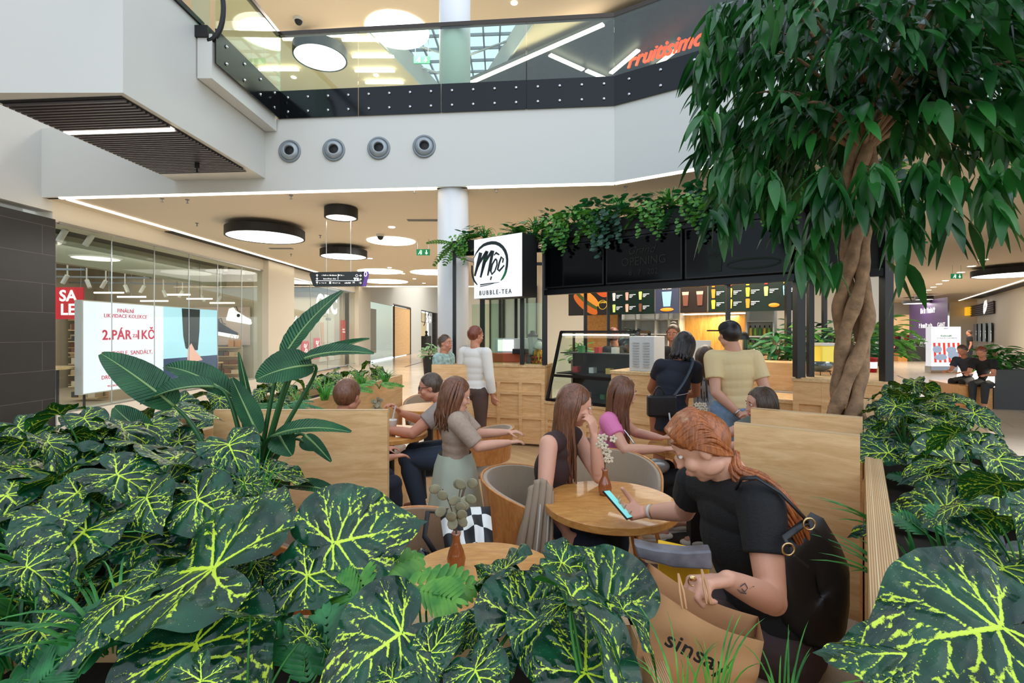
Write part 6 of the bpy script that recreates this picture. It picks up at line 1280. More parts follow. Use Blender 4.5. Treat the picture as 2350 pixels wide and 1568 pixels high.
# --- grasses
def grass_tuft(lab, x, y, z, n, h, w_, m, seed, spread=.5, lean=(0, 0), cat='grass tuft', name='grass_tuft', grp='grass tufts between the leaves'):
    rnd = random.Random(seed); t = thing(name, lab, cat, (x, y, z), grp); mb = MB()
    for k in range(n):
        a = rnd.random() * 6.28; r = rnd.random() * .03; H_ = h * (.6 + .5 * rnd.random()); sp = spread * (.3 + rnd.random()) * H_
        p0 = V((x + r * math.cos(a), y + r * math.sin(a), z - .05)); d = V((math.cos(a) * sp + lean[0] * H_, math.sin(a) * sp + lean[1] * H_, 0))
        blade(mb, [p0, p0 + d * .25 + V((0, 0, H_ * .7)), p0 + d + V((0, 0, H_ * (1 - .35 * spread)))], w_ * (.7 + .6 * rnd.random()), (d.x + .01, d.y - .3, .6), .5, 7, lambda t_: (1 - t_) ** .6 * min(1, .5 + 3 * t_), nv=1)
    mb.build('blades', m, t, smooth=True); return t
k_ = 0
for (px, py, Y, n, h, w_, m, sp, lean, lab) in [
    (1640, 1580, 1.02, 16, .20, .005, M_grass, .35, (.1, 0), 'thin grass tuft in front of the kraft bag'), (1810, 1600, 1.0, 18, .17, .006, M_grass, .7, (.3, 0), 'thin grass tuft at the bottom right of the bag'), (1560, 1590, .98, 12, .2, .005, M_grass, .5, (-.2, 0), 'thin grass tuft beside the bag lettering'),
    (2120, 1390, 1.32, 12, .26, .022, M_blade, .28, (0, 0), 'broad upright grass blades in the right planter'), (2190, 1370, 1.36, 10, .25, .026, M_blade, .2, (0, 0), 'second broad-bladed tuft in the right planter'), (2060, 1230, 1.65, 14, .2, .016, M_blade, .8, (-.5, 0), 'broad grass blades bending over the right planter rim'), (2080, 1350, 1.35, 12, .18, .014, M_blade, .9, (-.6, 0), 'blades arching down over the plywood edge'),
    (90, 1400, 1.22, 26, .34, .012, M_blade, 1.1, (-.3, -.2), 'long arching grass at the far left edge'), (160, 1330, 1.35, 26, .36, .011, M_blade, 1.1, (-.4, -.1), 'long arching grass behind the leftmost tuft'), (60, 1300, 1.55, 26, .36, .011, M_blade, 1.1, (-.3, -.2), 'long grass at the left edge, upper tuft'), (250, 1450, 1.12, 20, .26, .010, M_blade, 1.1, (-.4, -.1), 'long arching grass above the left ferns'), (30, 1480, 1.12, 22, .26, .010, M_blade, 1.1, (-.3, -.1), 'long arching grass at the lower left edge'),
    (510, 1270, 1.3, 30, .22, .004, M_grass, .6, (0, 0), 'fine grass left of the heart leaf'), (590, 1150, 1.6, 30, .24, .004, M_grass, .6, (.1, 0), 'fine grass under the bird of paradise'), (400, 1150, 1.65, 16, .24, .014, M_blade, .7, (0, 0), 'broad blades among the mid-left leaves'), (700, 985, 2.4, 1, .01, .004, M_grass, .6, (0, 0), 'x'),
    (690, 930, 3.3, 40, .22, .005, M_grass, .6, (0, 0), 'fine grass in the far left planter, nearest'), (745, 905, 3.8, 40, .22, .006, M_grass, .6, (0, 0), 'fine grass in the far left planter, middle'), (830, 880, 4.6, 40, .22, .007, M_grass, .6, (0, 0), 'fine grass in the far left planter, farther'), (885, 870, 5.3, 40, .2, .008, M_grass, .7, (0, 0), 'fine grass in the far left planter, at its end'),
    (2150, 1010, 2.6, 30, .2, .012, M_blade, .7, (0, 0), 'grass tuft in the far right planter'), (2300, 1200, 1.6, 20, .2, .012, M_blade, .7, (0, 0), 'grass tuft among the right veined leaves')]:
    if lab == 'x': continue
    q = P(px, py, Y); k_ += 1; grass_tuft(lab, q.x, q.y, max(q.z, .8), n, h, w_, m, 100 + k_, sp, lean)
# --- ferns with broad leaflets
def frond(mb, O, T, N, w_=.1, n=9, mi=0, lf=.45, bend=.2):
    O = V(O); T = V(T); x = (T - O); Lg = x.length; x.normalize(); N = V(N); z = (N - x * N.dot(x)).normalized(); y = z.cross(x)
    for i in range(n):
        f = (i + .6) / n; c = O + x * Lg * f - z * bend * Lg * f * f; ww = w_ * math.sin(PI * (.12 + .80 * f)) ** .7
        for sd in (-1, 1):
            d = (y * sd + x * .7 - z * .12).normalized(); blade(mb, [c, c + d * ww * .5 + z * .004, c + d * ww - z * .08 * ww], Lg / n * 1.0, N, .25, 5, lambda t_: (math.sin(PI * min(1, .12 + .86 * t_)) ** .55), mi, 1)
    c = O + x * Lg * .93 - z * bend * Lg * .87; blade(mb, [c, c + x * w_ * .3, c + x * w_ * .6 - z * .01], Lg / n * 1.3, N, .2, 4, None, mi, 1)
def fernplant(lab, root, fr_list, m=None, w_=.10, name='fern', n=8):
    R = P3(root) if not isinstance(root, V) else root; t = thing(name, lab, 'fern', tuple(R), 'ferns in the planters')
    for (O, T, N) in fr_list:
        O, T = P3(O), P3(T); mb = MB(); frond(mb, O, T, N, w_, n); mb.build('frond', m or M_fern, t, smooth=True); stem(t, [R, (R + O) / 2 + V((0, 0, .02)), O, O.lerp(T, .6)], .0025, None, 'frond_stalk')
    return t
U = (0, -.6, .8)
fernplant('broad-leaved fern in the lower left corner', ground(-.95, .98), [((190, 1560, 1.0), (150, 1400, 1.12), U), ((220, 1480, 1.05), (60, 1540, 1.0), U), ((240, 1460, 1.05), (175, 1400, 1.12), U), ((100, 1560, 1.0), (20, 1560, 1.0), U), ((210, 1500, 1.02), (290, 1400, 1.08), U), ((130, 1500, 1.05), (60, 1480, 1.1), U), ((60, 1600, .98), (110, 1540, 1.0), U)], w_=.075)
fernplant('broad-leaved fern below the heart leaf', ground(-.5, .92), [((650, 1500, 1.02), (600, 1390, 1.1), U), ((650, 1470, 1.02), (560, 1440, 1.02), U), ((690, 1540, .98), (660, 1470, 1.0), (0, -.8, .6)), ((755, 1560, .96), (745, 1400, 1.04), U), ((710, 1570, .96), (690, 1470, 1.0), U), ((600, 1560, .98), (540, 1500, 1.0), U), ((780, 1490, 1.0), (740, 1420, 1.05), U)], w_=.065)
fernplant('fern with bright fronds in front of the hidden table', ground(-.18, 1.12), [((830, 1330, 1.16), (960, 1262, 1.28), U), ((930, 1345, 1.15), (1085, 1330, 1.2), U), ((840, 1360, 1.12), (800, 1270, 1.2), U), ((820, 1380, 1.1), (770, 1340, 1.12), U), ((960, 1355, 1.12), (1040, 1370, 1.1), U)], M_brightfern, .07)
fernplant('fern tucked among the right planter leaves', P(2180, 1280, 1.4), [((2170, 1240, 1.45), (2160, 1165, 1.5), U), ((2190, 1235, 1.45), (2195, 1180, 1.5), U), ((2130, 1230, 1.5), (2070, 1180, 1.55), U), ((2120, 1110, 1.9), (2050, 1080, 2.0), U)], w_=.06)
for i, (px, py, Y) in enumerate([(655, 930, 3.0), (720, 950, 3.35), (800, 890, 4.2), (870, 880, 5.0), (2040, 960, 3.2), (2120, 940, 3.3), (1990, 1000, 2.9), (120, 1050, 2.3), (300, 1000, 2.5)]):
    r_ = random.Random(i); q = P(px, py, Y); fl_ = []
    for k in range(7): a = k * .9 + r_.random(); d = V((math.cos(a), math.sin(a), .1)); fl_.append((q + d * .04, q + d * .24 + V((0, 0, .02 - .08 * r_.random())), (0, -.3, 1)))
    fernplant('small fern in the planters, ' + ['near the wide plywood panel', 'at the middle of the left box', 'before the left box end', 'at the left box end', 'beside the tree trunk base', 'right of the trunk', 'under the trunk at the booth panel', 'at the far left edge', 'near the black tiled wall'][i], q - V((0, 0, .06)), fl_, M_brightfern if i in (1, 2, 3) else M_fern, .06, n=9)
# --- bird of paradise
st_ = thing('bird_of_paradise_plant', 'tall bird of paradise plant with long paddle leaves left of centre', 'plant', tuple(P(585, 1120, 2.05)))
ROOT = P(585, 1125, 2.05); wprof = lambda t_: (math.sin(PI * min(1.0, .04 + .94 * t_ ** .8))) ** .62 * (1 - .25 * t_)
def pad(O, T, w_, up, arch=.06, fold=.2, base=None, sag=None):
    O, T = P3(O), P3(T); mid = (O + T) / 2 + V(up).normalized() * arch; mb = MB(); blade(mb, [O, mid, T], w_, up, fold, 26, wprof, 0, 5, .012); o = mb.build('leaf', M_strel, st_, smooth=True); at_ = o.data.attributes.new('lv', 'FLOAT_VECTOR', 'POINT'); at_.data.foreach_set('vector', [c_ for i in range(27) for k in range(-5, 6) for c_ in (i / 26, abs(k) / 5, 0.0)])
    mb = MB(); c = bez([O, mid, T], 14); mb.tube([p - V(up).normalized() * .001 for p in c], [.006 * (1 - i / 15) + .001 for i in range(15)], 6); mb.build('leaf_midrib', mat('midrib', S(120, 150, 90), .4), st_, smooth=True)
    b0 = P3(base) if base else ROOT; dirn = (c[0] - c[1]).normalized(); mb = MB(); mb.tube(bez([b0, b0.lerp(O, .5) + V((0, 0, .05)), O + dirn * .08, O], 12), [.012 - .006 * i / 12 for i in range(13)], 8); mb.build('leaf_stalk', mat('paradise_stalk', S(34, 84, 40), .4), st_, smooth=True)
pad((650, 822, 2.05), (786, 668, 2.2), .16, (-.5, -.8, .25), .05, .15); pad((690, 826, 2.0), (858, 812, 1.95), .10, (0, -.55, .8), .05, .3); pad((716, 838, 2.0), (588, 872, 1.9), .17, (0, -.9, .5), .05, .35); pad((400, 932, 1.95), (232, 812, 1.9), .16, (.3, -.75, .6), .05, .2, base=(500, 1090, 2.0))
pad((528, 905, 2.05), (378, 842, 2.05), .13, (0, -.6, .8), .07, .4); pad((490, 888, 2.0), (322, 928, 1.9), .11, (0, -.5, .9), .06, .5); pad((592, 998, 2.0), (532, 868, 2.05), .10, (.7, -.7, .1), .0, .5); pad((585, 980, 2.1), (548, 808, 2.15), .045, (.2, -.9, 0), .0, .8)
pad((628, 1000, 1.95), (806, 992, 1.85), .085, (0, -.6, .8), .07, .4); pad((640, 1000, 1.98), (670, 1046, 1.85), .12, (.1, -.8, .5), .02, .2); pad((690, 1010, 2.1), (742, 1030, 2.1), .075, (0, -.9, .4), .01, .2); pad((672, 1118, 1.95), (788, 1142, 1.9), .075, (0, -.5, .9), .05, .4); pad((700, 828, 2.1), (848, 778, 2.2), .055, (0, -.7, .7), .02, .7); pad((700, 1000, 2.05), (760, 1060, 2.0), .06, (0, -.6, .7), .03, .3)
pad((350, 1010, 2.2), (262, 935, 2.3), .15, (0, -.9, .4), .03, .3, base=(330, 1090, 2.2)); pad((100, 1010, 2.1), (5, 1058, 2.1), .12, (0, -.6, .8), .03, .3, base=(180, 1060, 2.2))
# --- braided tree
tree = thing('braided_fig_tree', 'tall weeping fig tree with braided trunk beside the booth panels', 'tree', (P(1937, 990, 3.0).x, 3.0, .95))
M_bark = mat('fig_bark', S(150, 118, 88), .85, var=.35, vscale=16, bump=.8, bscale=40)
cl = [(1928, 1130), (1937, 990), (1945, 900), (1958, 800), (1958, 700), (1962, 600), (1966, 500), (1975, 380), (1985, 280)]
for s_ in range(4):
    mb = MB(); pts = []; rad = []
    n = 60
    for i in range(n + 1):
        f = i / n * (len(cl) - 1); k = min(int(f), len(cl) - 2); g = f - k; px = cl[k][0] * (1 - g) + cl[k + 1][0] * g; py = cl[k][1] * (1 - g) + cl[k + 1][1] * g
        c = P(px, py, 3.0); a = s_ * PI / 2 + i / n * 8.5; r_ = .070 - .028 * i / n + .012 * math.sin(i / n * 17); pts.append(c + V((math.cos(a) * r_ * 1.15, math.sin(a) * r_, 0))); rad.append((.042 - .010 * i / n) * (1 + .14 * math.sin(i * .9 + s_ * 2)))
    mb.tube(pts, rad, 12); mb.build('trunk_strand', M_bark, tree, smooth=True)
rnd = random.Random(12); top = P(1980, 320, 3.0); CC = P(2010, 170, 3.0); mb = MB(); tips = []
RX, RZ = 1.02, .98
for k in range(46):
    a = k * 2.399; el = rnd.uniform(-.55, 1.1); d = V((math.cos(a) * math.cos(el), math.sin(a) * math.cos(el) * .92, math.sin(el)))
    e = CC + V((d.x * RX, d.y * RX, d.z * RZ)) * rnd.uniform(.6, .95); mid = top.lerp(e, .45) + V((0, 0, .25)); c = bez([top - V((0, 0, .1)), mid, e], 9); mb.tube(c, [.016 * (1 - i / 10) + .003 for i in range(10)], 6)
    tips += [(c[j], (c[j] - c[j - 1]).normalized()) for j in range(3, 10)]
mb.build('branch', M_bark, tree, smooth=True)
mb = MB()
def figleaf(mb, O, d, s, tw):
    d = d.normalized(); side = d.cross(V((0, 0, 1)));
    if side.length < .05: side = V((1, 0, 0))
    side.normalize(); up = (side.cross(d) + side * tw).normalized(); p1 = O + d * s * .5 + V((0, 0, .03 * s)); p2 = O + d * s + V((0, 0, -.30 * s))
    blade(mb, [O, p1, p2], s * .30, up, .25, 6, lambda t_: math.sin(PI * min(1, .03 + .97 * t_ ** .85)) ** .8 if t_ < .9 else .10, 0, 1)
cnt = 0
def cluster(mb, O, base, n, s):
    for q in range(n):
        d = (base + V((rnd.uniform(-.9, .9), rnd.uniform(-.9, .9), rnd.uniform(-1.1, .15)))); figleaf(mb, O + V((rnd.uniform(-.05, .05), rnd.uniform(-.05, .05), rnd.uniform(-.05, .05))), d, s * rnd.uniform(.8, 1.2), rnd.uniform(-.5, .5))
for (p, d) in tips: cluster(mb, p, V((d.x, d.y, -.25)), 4, .165)
for k in range(520):          # shell of hanging sprays
    a = rnd.random() * 6.283; z = rnd.uniform(-.62, 1.0); rr_ = math.sqrt(max(0, 1 - z * z)); f = rnd.uniform(.78, 1.06)
    p = CC + V((math.cos(a) * rr_ * RX * f, math.sin(a) * rr_ * RX * f * .95, z * RZ * f)); cluster(mb, p, V((math.cos(a) * .75, math.sin(a) * .75, -.55)), 4, .17)
for (px, py, Y, n) in [(1640, 520, 2.4, 7), (1800, 520, 2.5, 10), (1850, 600, 2.6, 9), (1885, 540, 2.6, 10), (1900, 640, 2.7, 5), (2020, 480, 2.5, 10), (2070, 560, 2.4, 7), (2100, 520, 2.4, 6), (2160, 470, 2.3, 7), (2190, 540, 2.3, 5), (2250, 430, 2.3, 8), (2280, 500, 2.2, 6), (2320, 420, 2.2, 6), (2330, 250, 2.4, 8), (2300, 330, 2.4, 9), (1660, 400, 2.6, 8), (1700, 480, 2.6, 8), (1760, 440, 2.5, 12), (1950, 500, 2.5, 8), (1620, 300, 2.7, 8), (1900, 450, 2.4, 12), (2000, 430, 2.4, 12), (2120, 420, 2.4, 10), (1610, 160, 2.8, 8), (2060, 640, 2.3, 3), (1650, 70, 2.8, 8)]:
    p = P(px, py - 40, Y); q = p.lerp(CC, .35); m2_ = MB(); 
    cluster(mb, p, V((.15 * (1 if px > 1980 else -1), -.1, -.9)), int(n * 1.6), .175)
mb.build('foliage', M_tree, tree, smooth=True)
# --- greenery on the kiosk roof
def roofclump(kind, seed):
    rnd = random.Random(seed); mb = MB()
    if kind == 0:
        for k in range(11): a = k * 2.4; d = V((math.cos(a), math.sin(a), 0)); T = d * rnd.uniform(.2, .3) + V((0, 0, rnd.uniform(-.16, .16))); frond(mb, d * .02, T, (0, -.3, 1), .06, 10, 0, bend=.35)
    if kind == 1:
        for k in range(34): a = rnd.random() * 6.28; r = rnd.uniform(.1, .24); h = rnd.uniform(.06, .26); blade(mb, [(0, 0, 0), (r * .4 * math.cos(a), r * .4 * math.sin(a), h), (r * math.cos(a), r * math.sin(a), h * .6 - .05)], .014, (0, -.4, 1), .3, 6, lambda t_: (1 - t_) ** .5, 0, 1)
    if kind == 2:
        for k in range(9):
            x0 = rnd.uniform(-.14, .14); y0 = rnd.uniform(-.12, -.04); L_ = rnd.uniform(.15, .42)
            for j in range(int(L_ / .028)):
                z = .04 - j * .028; c = V((x0 + rnd.uniform(-.02, .02), y0 - .03 + rnd.uniform(-.015, .015), z)); a = rnd.random() * 6.28; d = V((math.cos(a), -.4, -.4)); blade(mb, [c, c + d * .02, c + d * .042], .032, (0, -1, .3), .15, 3, lambda t_: math.sin(PI * (.15 + .8 * t_)) ** .5, 0, 1)
    if kind == 3:
        for k in range(46): a = rnd.random() * 6.28; e = rnd.random() * 1.4; r = rnd.uniform(.08, .18); c = V((math.cos(a) * math.cos(e) * r, math.sin(a) * math.cos(e) * r, math.sin(e) * r * .9)); d = V((math.cos(a), math.sin(a), .2 - .6 * rnd.random())); blade(mb, [c, c + d * .03, c + d * .07], .05, (0, -.4, 1), .2, 3, lambda t_: math.sin(PI * (.15 + .8 * t_)) ** .5, 0, 1)
    return mb
kinds = [(0, M_brightfern, 'fern', 'bright green fern'), (1, M_grass, 'spider plant', 'spiky spider plant'), (2, M_pothos, 'trailing plant', 'pale trailing vine'), (3, M_fern, 'bushy plant', 'dark bushy foliage'), (0, M_fern, 'fern', 'dark green fern'), (2, M_dkleaf, 'trailing plant', 'dark trailing vine')]
pr = []; cntk = {}
seq = []
for f in np.linspace(.02, .58, 6): seq.append((KA.lerp(K0, f), 2.88, 'left of the logo sign'))
for f in np.linspace(.70, .98, 5): seq.append((KA.lerp(K0, f), 2.88, 'between logo sign and corner post'))
for a in np.linspace(.05, 3.6, 34): seq.append((K(a, 0, 0), 3.02, 'on the front trough'))
for b_ in np.linspace(.35, 2.2, 8): seq.append((K(3.69, b_, 0), 2.97, 'on the right side trough'))
ordw = ['first', 'second', 'third', 'fourth', 'fifth', 'sixth', 'seventh', 'eighth', 'ninth', 'tenth', 'eleventh', 'twelfth']
for i, (p, z, where) in enumerate(seq):
    k = (0, 2, 3, 1, 4, 2, 3, 0, 5, 1, 4, 3)[i % 12]; kd, m, cat, ds = kinds[k]
    if k not in cntk: mb = roofclump(kd, k + 5); o = mb.build('roof_' + cat.replace(' ', '_'), m, smooth=True); pr.append((k, o)); cntk[k] = {}
    else: o = [q for kk, q in pr if kk == k][0].copy(); COL.objects.link(o)
    c_ = cntk[k][where] = cntk[k].get(where, 0) + 1
    o.location = (p.x + rnd.uniform(-.03, .03), p.y + rnd.uniform(-.03, .03), z + rnd.uniform(-.02, .04)); o.rotation_euler = (0, 0, (-.67 if kd == 2 else rnd.random() * 6.28)); s_ = rnd.uniform(1.25, 1.6); o.scale = (s_,) * 3
    tag(o, '%s %s, %s of its kind from the left' % (ds, where.replace('on the front trough', 'on the front roof trough'), ordw[c_ - 1]), cat, 'greenery along the kiosk roof')
# --- potted and shop plants
def bushy(lab, x, y, z, s, m, seed, n=60, pot=None, cat='potted plant', name='potted_plant', grp=None):
    rnd = random.Random(seed); t = thing(name, lab, cat, (x, y, z), grp); mb = MB()
    for k in range(n):
        a = rnd.random() * 6.28; e = rnd.uniform(-.1, 1.5); r = s * rnd.uniform(.35, 1); c = V((x, y, z)) + V((math.cos(a) * math.cos(e) * r * .6, math.sin(a) * math.cos(e) * r * .6, math.sin(e) * r * .8)); d = V((math.cos(a), math.sin(a), .5 - rnd.random())); blade(mb, [c, c + d * s * .18, c + d * s * .36 - V((0, 0, s * .08))], s * .13, (0, -.4, 1), .2, 4, None, 0, 1)
    mb.build('foliage', m, t, smooth=True); mb = MB()
    for k in range(5): mb.tube([(x, y, z - .05), (x + rnd.uniform(-.2, .2) * s, y + rnd.uniform(-.2, .2) * s, z + .5 * s)], .01 * s + .003, 5)
    mb.build('stems', M_bark, t)
    if pot: mb = MB(); mb.lathe((x, y, 0), [(0, 0.001), (pot * .8, 0.001), (pot, z), (pot * .9, z), (pot * .88, z - .04), (0, z - .04)], 20); mb.build('pot', M_blackm, t)
    return t
q = P(988, 822, 17); bushy('round bush in a tall black pot on the left mall', q.x, q.y, .75, .55, M_blade, 3, 70, .28)
for i, (dx, dy) in enumerate([(0, 0), (.7, -.3), (1.4, -.6), (2.0, -.8), (.4, .5), (1.3, .2)]): bushy('green shrub in the right bench planter, ' + ['leftmost', 'second', 'third', 'rightmost', 'rear left', 'rear right'][i], 10.5 + dx, 10.25 + dy, .8, .7, M_blade, 40 + i, 110, None, 'shrub', 'planter_shrub', 'shrubs in the right bench planter')
q = P(2098, 800, 26.5); bushy('small shrub in the distant bench planter', q.x + .2, q.y, .8, .8, M_blade, 50, 60, None, 'shrub', 'planter_shrub')
for i, (a_, b_, z, s_) in enumerate([(2.55, 1.6, 1.25, .5), (2.85, 2.0, 1.25, .6), (3.15, 1.5, 1.25, .45), (2.7, 2.6, 1.4, .5), (-.35, 1.5, 1.15, .4), (.15, 2.5, 1.4, .35), (3.3, 2.3, 1.3, .6), (3.6, 2.9, 1.3, .7), (3.05, 2.9, 1.3, .6)]):
    q = K(a_, b_, 0); bushy('leafy display plant inside the kiosk, ' + ['behind the man in beige', 'right of the man in beige', 'near the right corner post', 'on the rear right shelf', 'behind the display case', 'below the drink menu panels', 'behind the yellow dispenser', 'rear right of the dispenser', 'rear by the white pier'][i], q.x, q.y, z, s_, (M_fern, M_pothos, M_dkleaf)[i % 3], 60 + i, 70, None, 'plant', 'display_plant', 'plants inside the kiosk')
    mb = MB(); mb.lathe((q.x, q.y, 0.05), [(0, 0), (.11, 0), (.13, z - .06), (.0, z - .06)], 16); tag(mb.build('plant_stand', mat('stand_wood', S(120, 84, 56), .6)), 'brown stand carrying the leafy plant ' + ['behind the man in beige', 'right of the man in beige', 'near the right corner post', 'on the rear right side', 'behind the display case', 'below the drink menu', 'behind the yellow dispenser', 'rear right of the dispenser', 'rear by the white pier'][i], 'plant stand', 'plant stands in the kiosk')
# ================================================================== people
def hexs(n, c, r=.6, **k): return mat(n, c, r, **k)
def skinm(n, c): return mat(n, c, .5, var=.05, vscale=14, sub=.12)
SK1 = skinm('skin_fair', S(214, 160, 134)); SK2 = skinm('skin_warm', S(196, 134, 106)); SK3 = skinm('skin_tan', S(168, 106, 78))
def hairm(n, c1, c2):
    if n in MATS: return MATS[n]
    m = woodmat(n, c1, c2, (30, 30, 2.5), .42, .15, 3); return m
H_red = hairm('hair_red', S(100, 50, 22), S(184, 106, 54)); H_brown = hairm('hair_brown', S(66, 38, 24), S(132, 84, 56)); H_dark = hairm('hair_dark', S(18, 14, 14), S(44, 34, 32)); H_aub = hairm('hair_auburn', S(84, 36, 22), S(140, 70, 44)); H_dbr = hairm('hair_dark_brown', S(40, 28, 20), S(96, 74, 54))
def capsule(mb, p, q, r0, r1, n=14):
    p, q = V(p), V(q); mb.tube([p, q], [r0, r1], n); mb.ell(p, (r0,) * 3, n=n, m=8); mb.ell(q, (r1,) * 3, n=n, m=8)
def ndir(a): return V(a).normalized()
def remesh(o, vox, it=4):
    m = o.modifiers.new('remesh', 'REMESH'); m.mode = 'VOXEL'; m.voxel_size = vox; m.use_smooth_shade = True
    s = o.modifiers.new('smooth', 'SMOOTH'); s.factor = .5; s.iterations = it
def hand(mb, w, d, n, side, curl=.4, spread=.06, s=1.0, thumb=.6, curls=None):
    """w wrist, d finger direction, n palm normal, side +1/-1 = which side the thumb is (along d x n)."""
    w = V(w); d = ndir(d); n = V(n); n = (n - d * n.dot(d)).normalized(); a = d.cross(n) * side
    for i, (off, Lk) in enumerate([(.030, .085), (.010, .09), (-.010, .086), (-.029, .078)]):
        k = w + (d * Lk + a * off) * s; capsule(mb, w + a * off * .5 * s + d * .012, k, .014 * s, .0125 * s, 10)
        fl = (.072, .082, .076, .058)[i] * s; ang = 0; p = k; cu = (curls[i] if curls else curl) ; dd = (d + a * (spread * (1.5 - i))).normalized()
        for j, fr in enumerate((.45, .31, .24)):
            ang += cu * (1.0, 1.15, .8)[j]; q = p + (dd * math.cos(ang) + n * math.sin(ang)) * fl * fr; capsule(mb, p, q, (.0098 - .0012 * j) * s, (.0092 - .0013 * j) * s, 10); p = q
    b = w + (d * .025 + a * .026) * s; p = b
    for j, (L_, r_) in enumerate(((.045, .014), (.034, .0115), (.026, .0098))):
        dd = (a * (.75 - .25 * j) + d * (.65 + .2 * j) + n * thumb * (.5 + .4 * j)).normalized(); q = p + dd * L_ * s; capsule(mb, p, q, r_ * s, r_ * .88 * s, 10); p = q
def head(mb, c, f, u, s=1.0):
    c = V(c); f = ndir(f); u = V(u); u = (u - f * u.dot(f)).normalized(); r = f.cross(u); ax = (r, f, u)
    E = lambda o, rad: mb.ell(c + (r * o[0] + f * o[1] + u * o[2]) * s, tuple(x * s for x in rad), ax, 18, 12)
    E((0, -.012, .022), (.074, .093, .093)); E((0, .018, -.04), (.058, .066, .076)); E((0, .046, -.094), (.026, .024, .019)); E((0, .03, .03), (.062, .058, .06))
    E((0, .090, -.012), (.009, .016, .026)); E((0, .100, -.030), (.0125, .0125, .010)); E((0, .076, .022), (.048, .014, .010)); E((0, .078, -.062), (.026, .014, .017))
    for sd in (-1, 1): E((sd * .036, .056, -.03), (.026, .026, .026)); E((sd * .074, -.004, -.004), (.009, .019, .030)); E((sd * .05, .0, -.062), (.018, .04, .028))
    return ax
def facebits(t, c, f, u, s=1.0, brow=None, lip=None):
    c = V(c); f = ndir(f); u = V(u); u = (u - f * u.dot(f)).normalized(); r = f.cross(u); ax = (r, f, u)
    for sd in (-1, 1):
        mb = MB(); mb.ell(c + (r * sd * .031 + f * .0765 + u * .008) * s, (.0145 * s, .0085 * s, .0075 * s), ax, 12, 8); mb.build('eye', mat('eye_white', S(222, 216, 208), .2), t, smooth=True)
        mb = MB(); mb.ell(c + (r * sd * .031 + f * .0835 + u * .008) * s, (.0058 * s, .003 * s, .0058 * s), ax, 10, 6); mb.build('iris', mat('iris_dark', S(44, 34, 28), .2), t, smooth=True)
        mb = MB(); mb.tube([c + (r * sd * x + f * (.088 - abs(x - .03) * .3) + u * z) * s for x, z in ((.014, .027), (.03, .032), (.048, .027))], [.003 * s, .0034 * s, .002 * s], 6); mb.build('eyebrow', brow or H_dbr, t)
    mb = MB(); mb.ell(c + (f * .0895 - u * .061) * s, (.021 * s, .006 * s, .0075 * s), ax, 12, 8); mb.build('lips', lip or mat('lips', S(176, 92, 84), .4), t, smooth=True)
def haircap(mb, c, f, u, s=1.0, back=0.0, vol=1.0):
    c = V(c); f = ndir(f); u = V(u); u = (u - f * u.dot(f)).normalized(); r = f.cross(u); ax = (r, f, u)
    # a shell over the skull that leaves the face free
    n, m = 40, 22; vs = []; fs = []
    for i in range(m + 1):
        th = PI * i / m * .80
        for k in range(n):
            ph = 2 * PI * k / n; cf = math.cos(ph)                     # 1 = forward
            lim = PI * (.80 - .49 * max(0, cf) ** .6 - .12 * max(0, 1 - abs(cf) * 2.2)); t_ = min(th, lim) if True else th; t_ = th * lim / (PI * .80)
            R = (.083 * vol, .102 * vol, .103 * vol); w_ = 1 + .02 * math.sin(ph * 17 + i * .3)
            vs.append(c + (r * (R[0] * math.sin(t_) * math.sin(ph) * w_) + f * (R[1] * math.sin(t_) * cf * w_ - .016) + u * (R[2] * math.cos(t_) + .024)) * s)
    for i in range(m):
        for k in range(n): a = i * n + k; b = i * n + (k + 1) % n; fs.append((a, a + n, b + n, b))
    mb.add(vs, fs); return r, f, u
def locks(mb, c, f, u, L, s=1.0, n=70, az=115, seed=1, down=(0, 0, -1), w_=.011, flare=.0, end=None, front=.0, jit=.02):
    rnd = random.Random(seed); c = V(c); f = ndir(f); u = V(u); u = (u - f * u.dot(f)).normalized(); r = f.cross(u); dn = ndir(down)
    for k in range(n):
        a = math.radians(rnd.uniform(-az, az)); d = (-f * math.cos(a) + r * math.sin(a)); top = c + u * .118 * s + r * math.sin(a) * .02 - f * .0
        p1 = c + (u * .085 + d * .065 - f * .01) * s; p2 = c + (u * .01 + d * .098 - f * .012) * s; p3 = c + (-u * .09 + d * .088 - f * .016) * s + dn * .02
        Lk = L * rnd.uniform(.82, 1.05); p4 = p3 + dn * Lk * .5 + d * flare * .5 + V((rnd.uniform(-jit, jit), rnd.uniform(-jit, jit), 0)); p5 = p3 + dn * Lk + d * flare + V((rnd.uniform(-jit, jit), rnd.uniform(-jit, jit), 0))
        mb.tube(smoothpts([top, p1, p2, p3, p4, p5], 4), [w_ * s * x for x in np.interp(np.linspace(0, 1, 21), [0, .2, .8, 1], [.7, 1, .9, .3])], 6, flat=.6)
def smoothpts(p, k):
    out = []; n = len(p)
    for i in range(n - 1):
        p0, p1, p2, p3 = p[max(i - 1, 0)], p[i], p[i + 1], p[min(i + 2, n - 1)]
        for j in range(k):
            t = j / k; out.append(.5 * ((2 * p1) + (p2 - p0) * t + (2 * p0 - 5 * p1 + 4 * p2 - p3) * t * t + (3 * p1 - p0 - 3 * p2 + p3) * t ** 3))
    out.append(p[-1]); return out
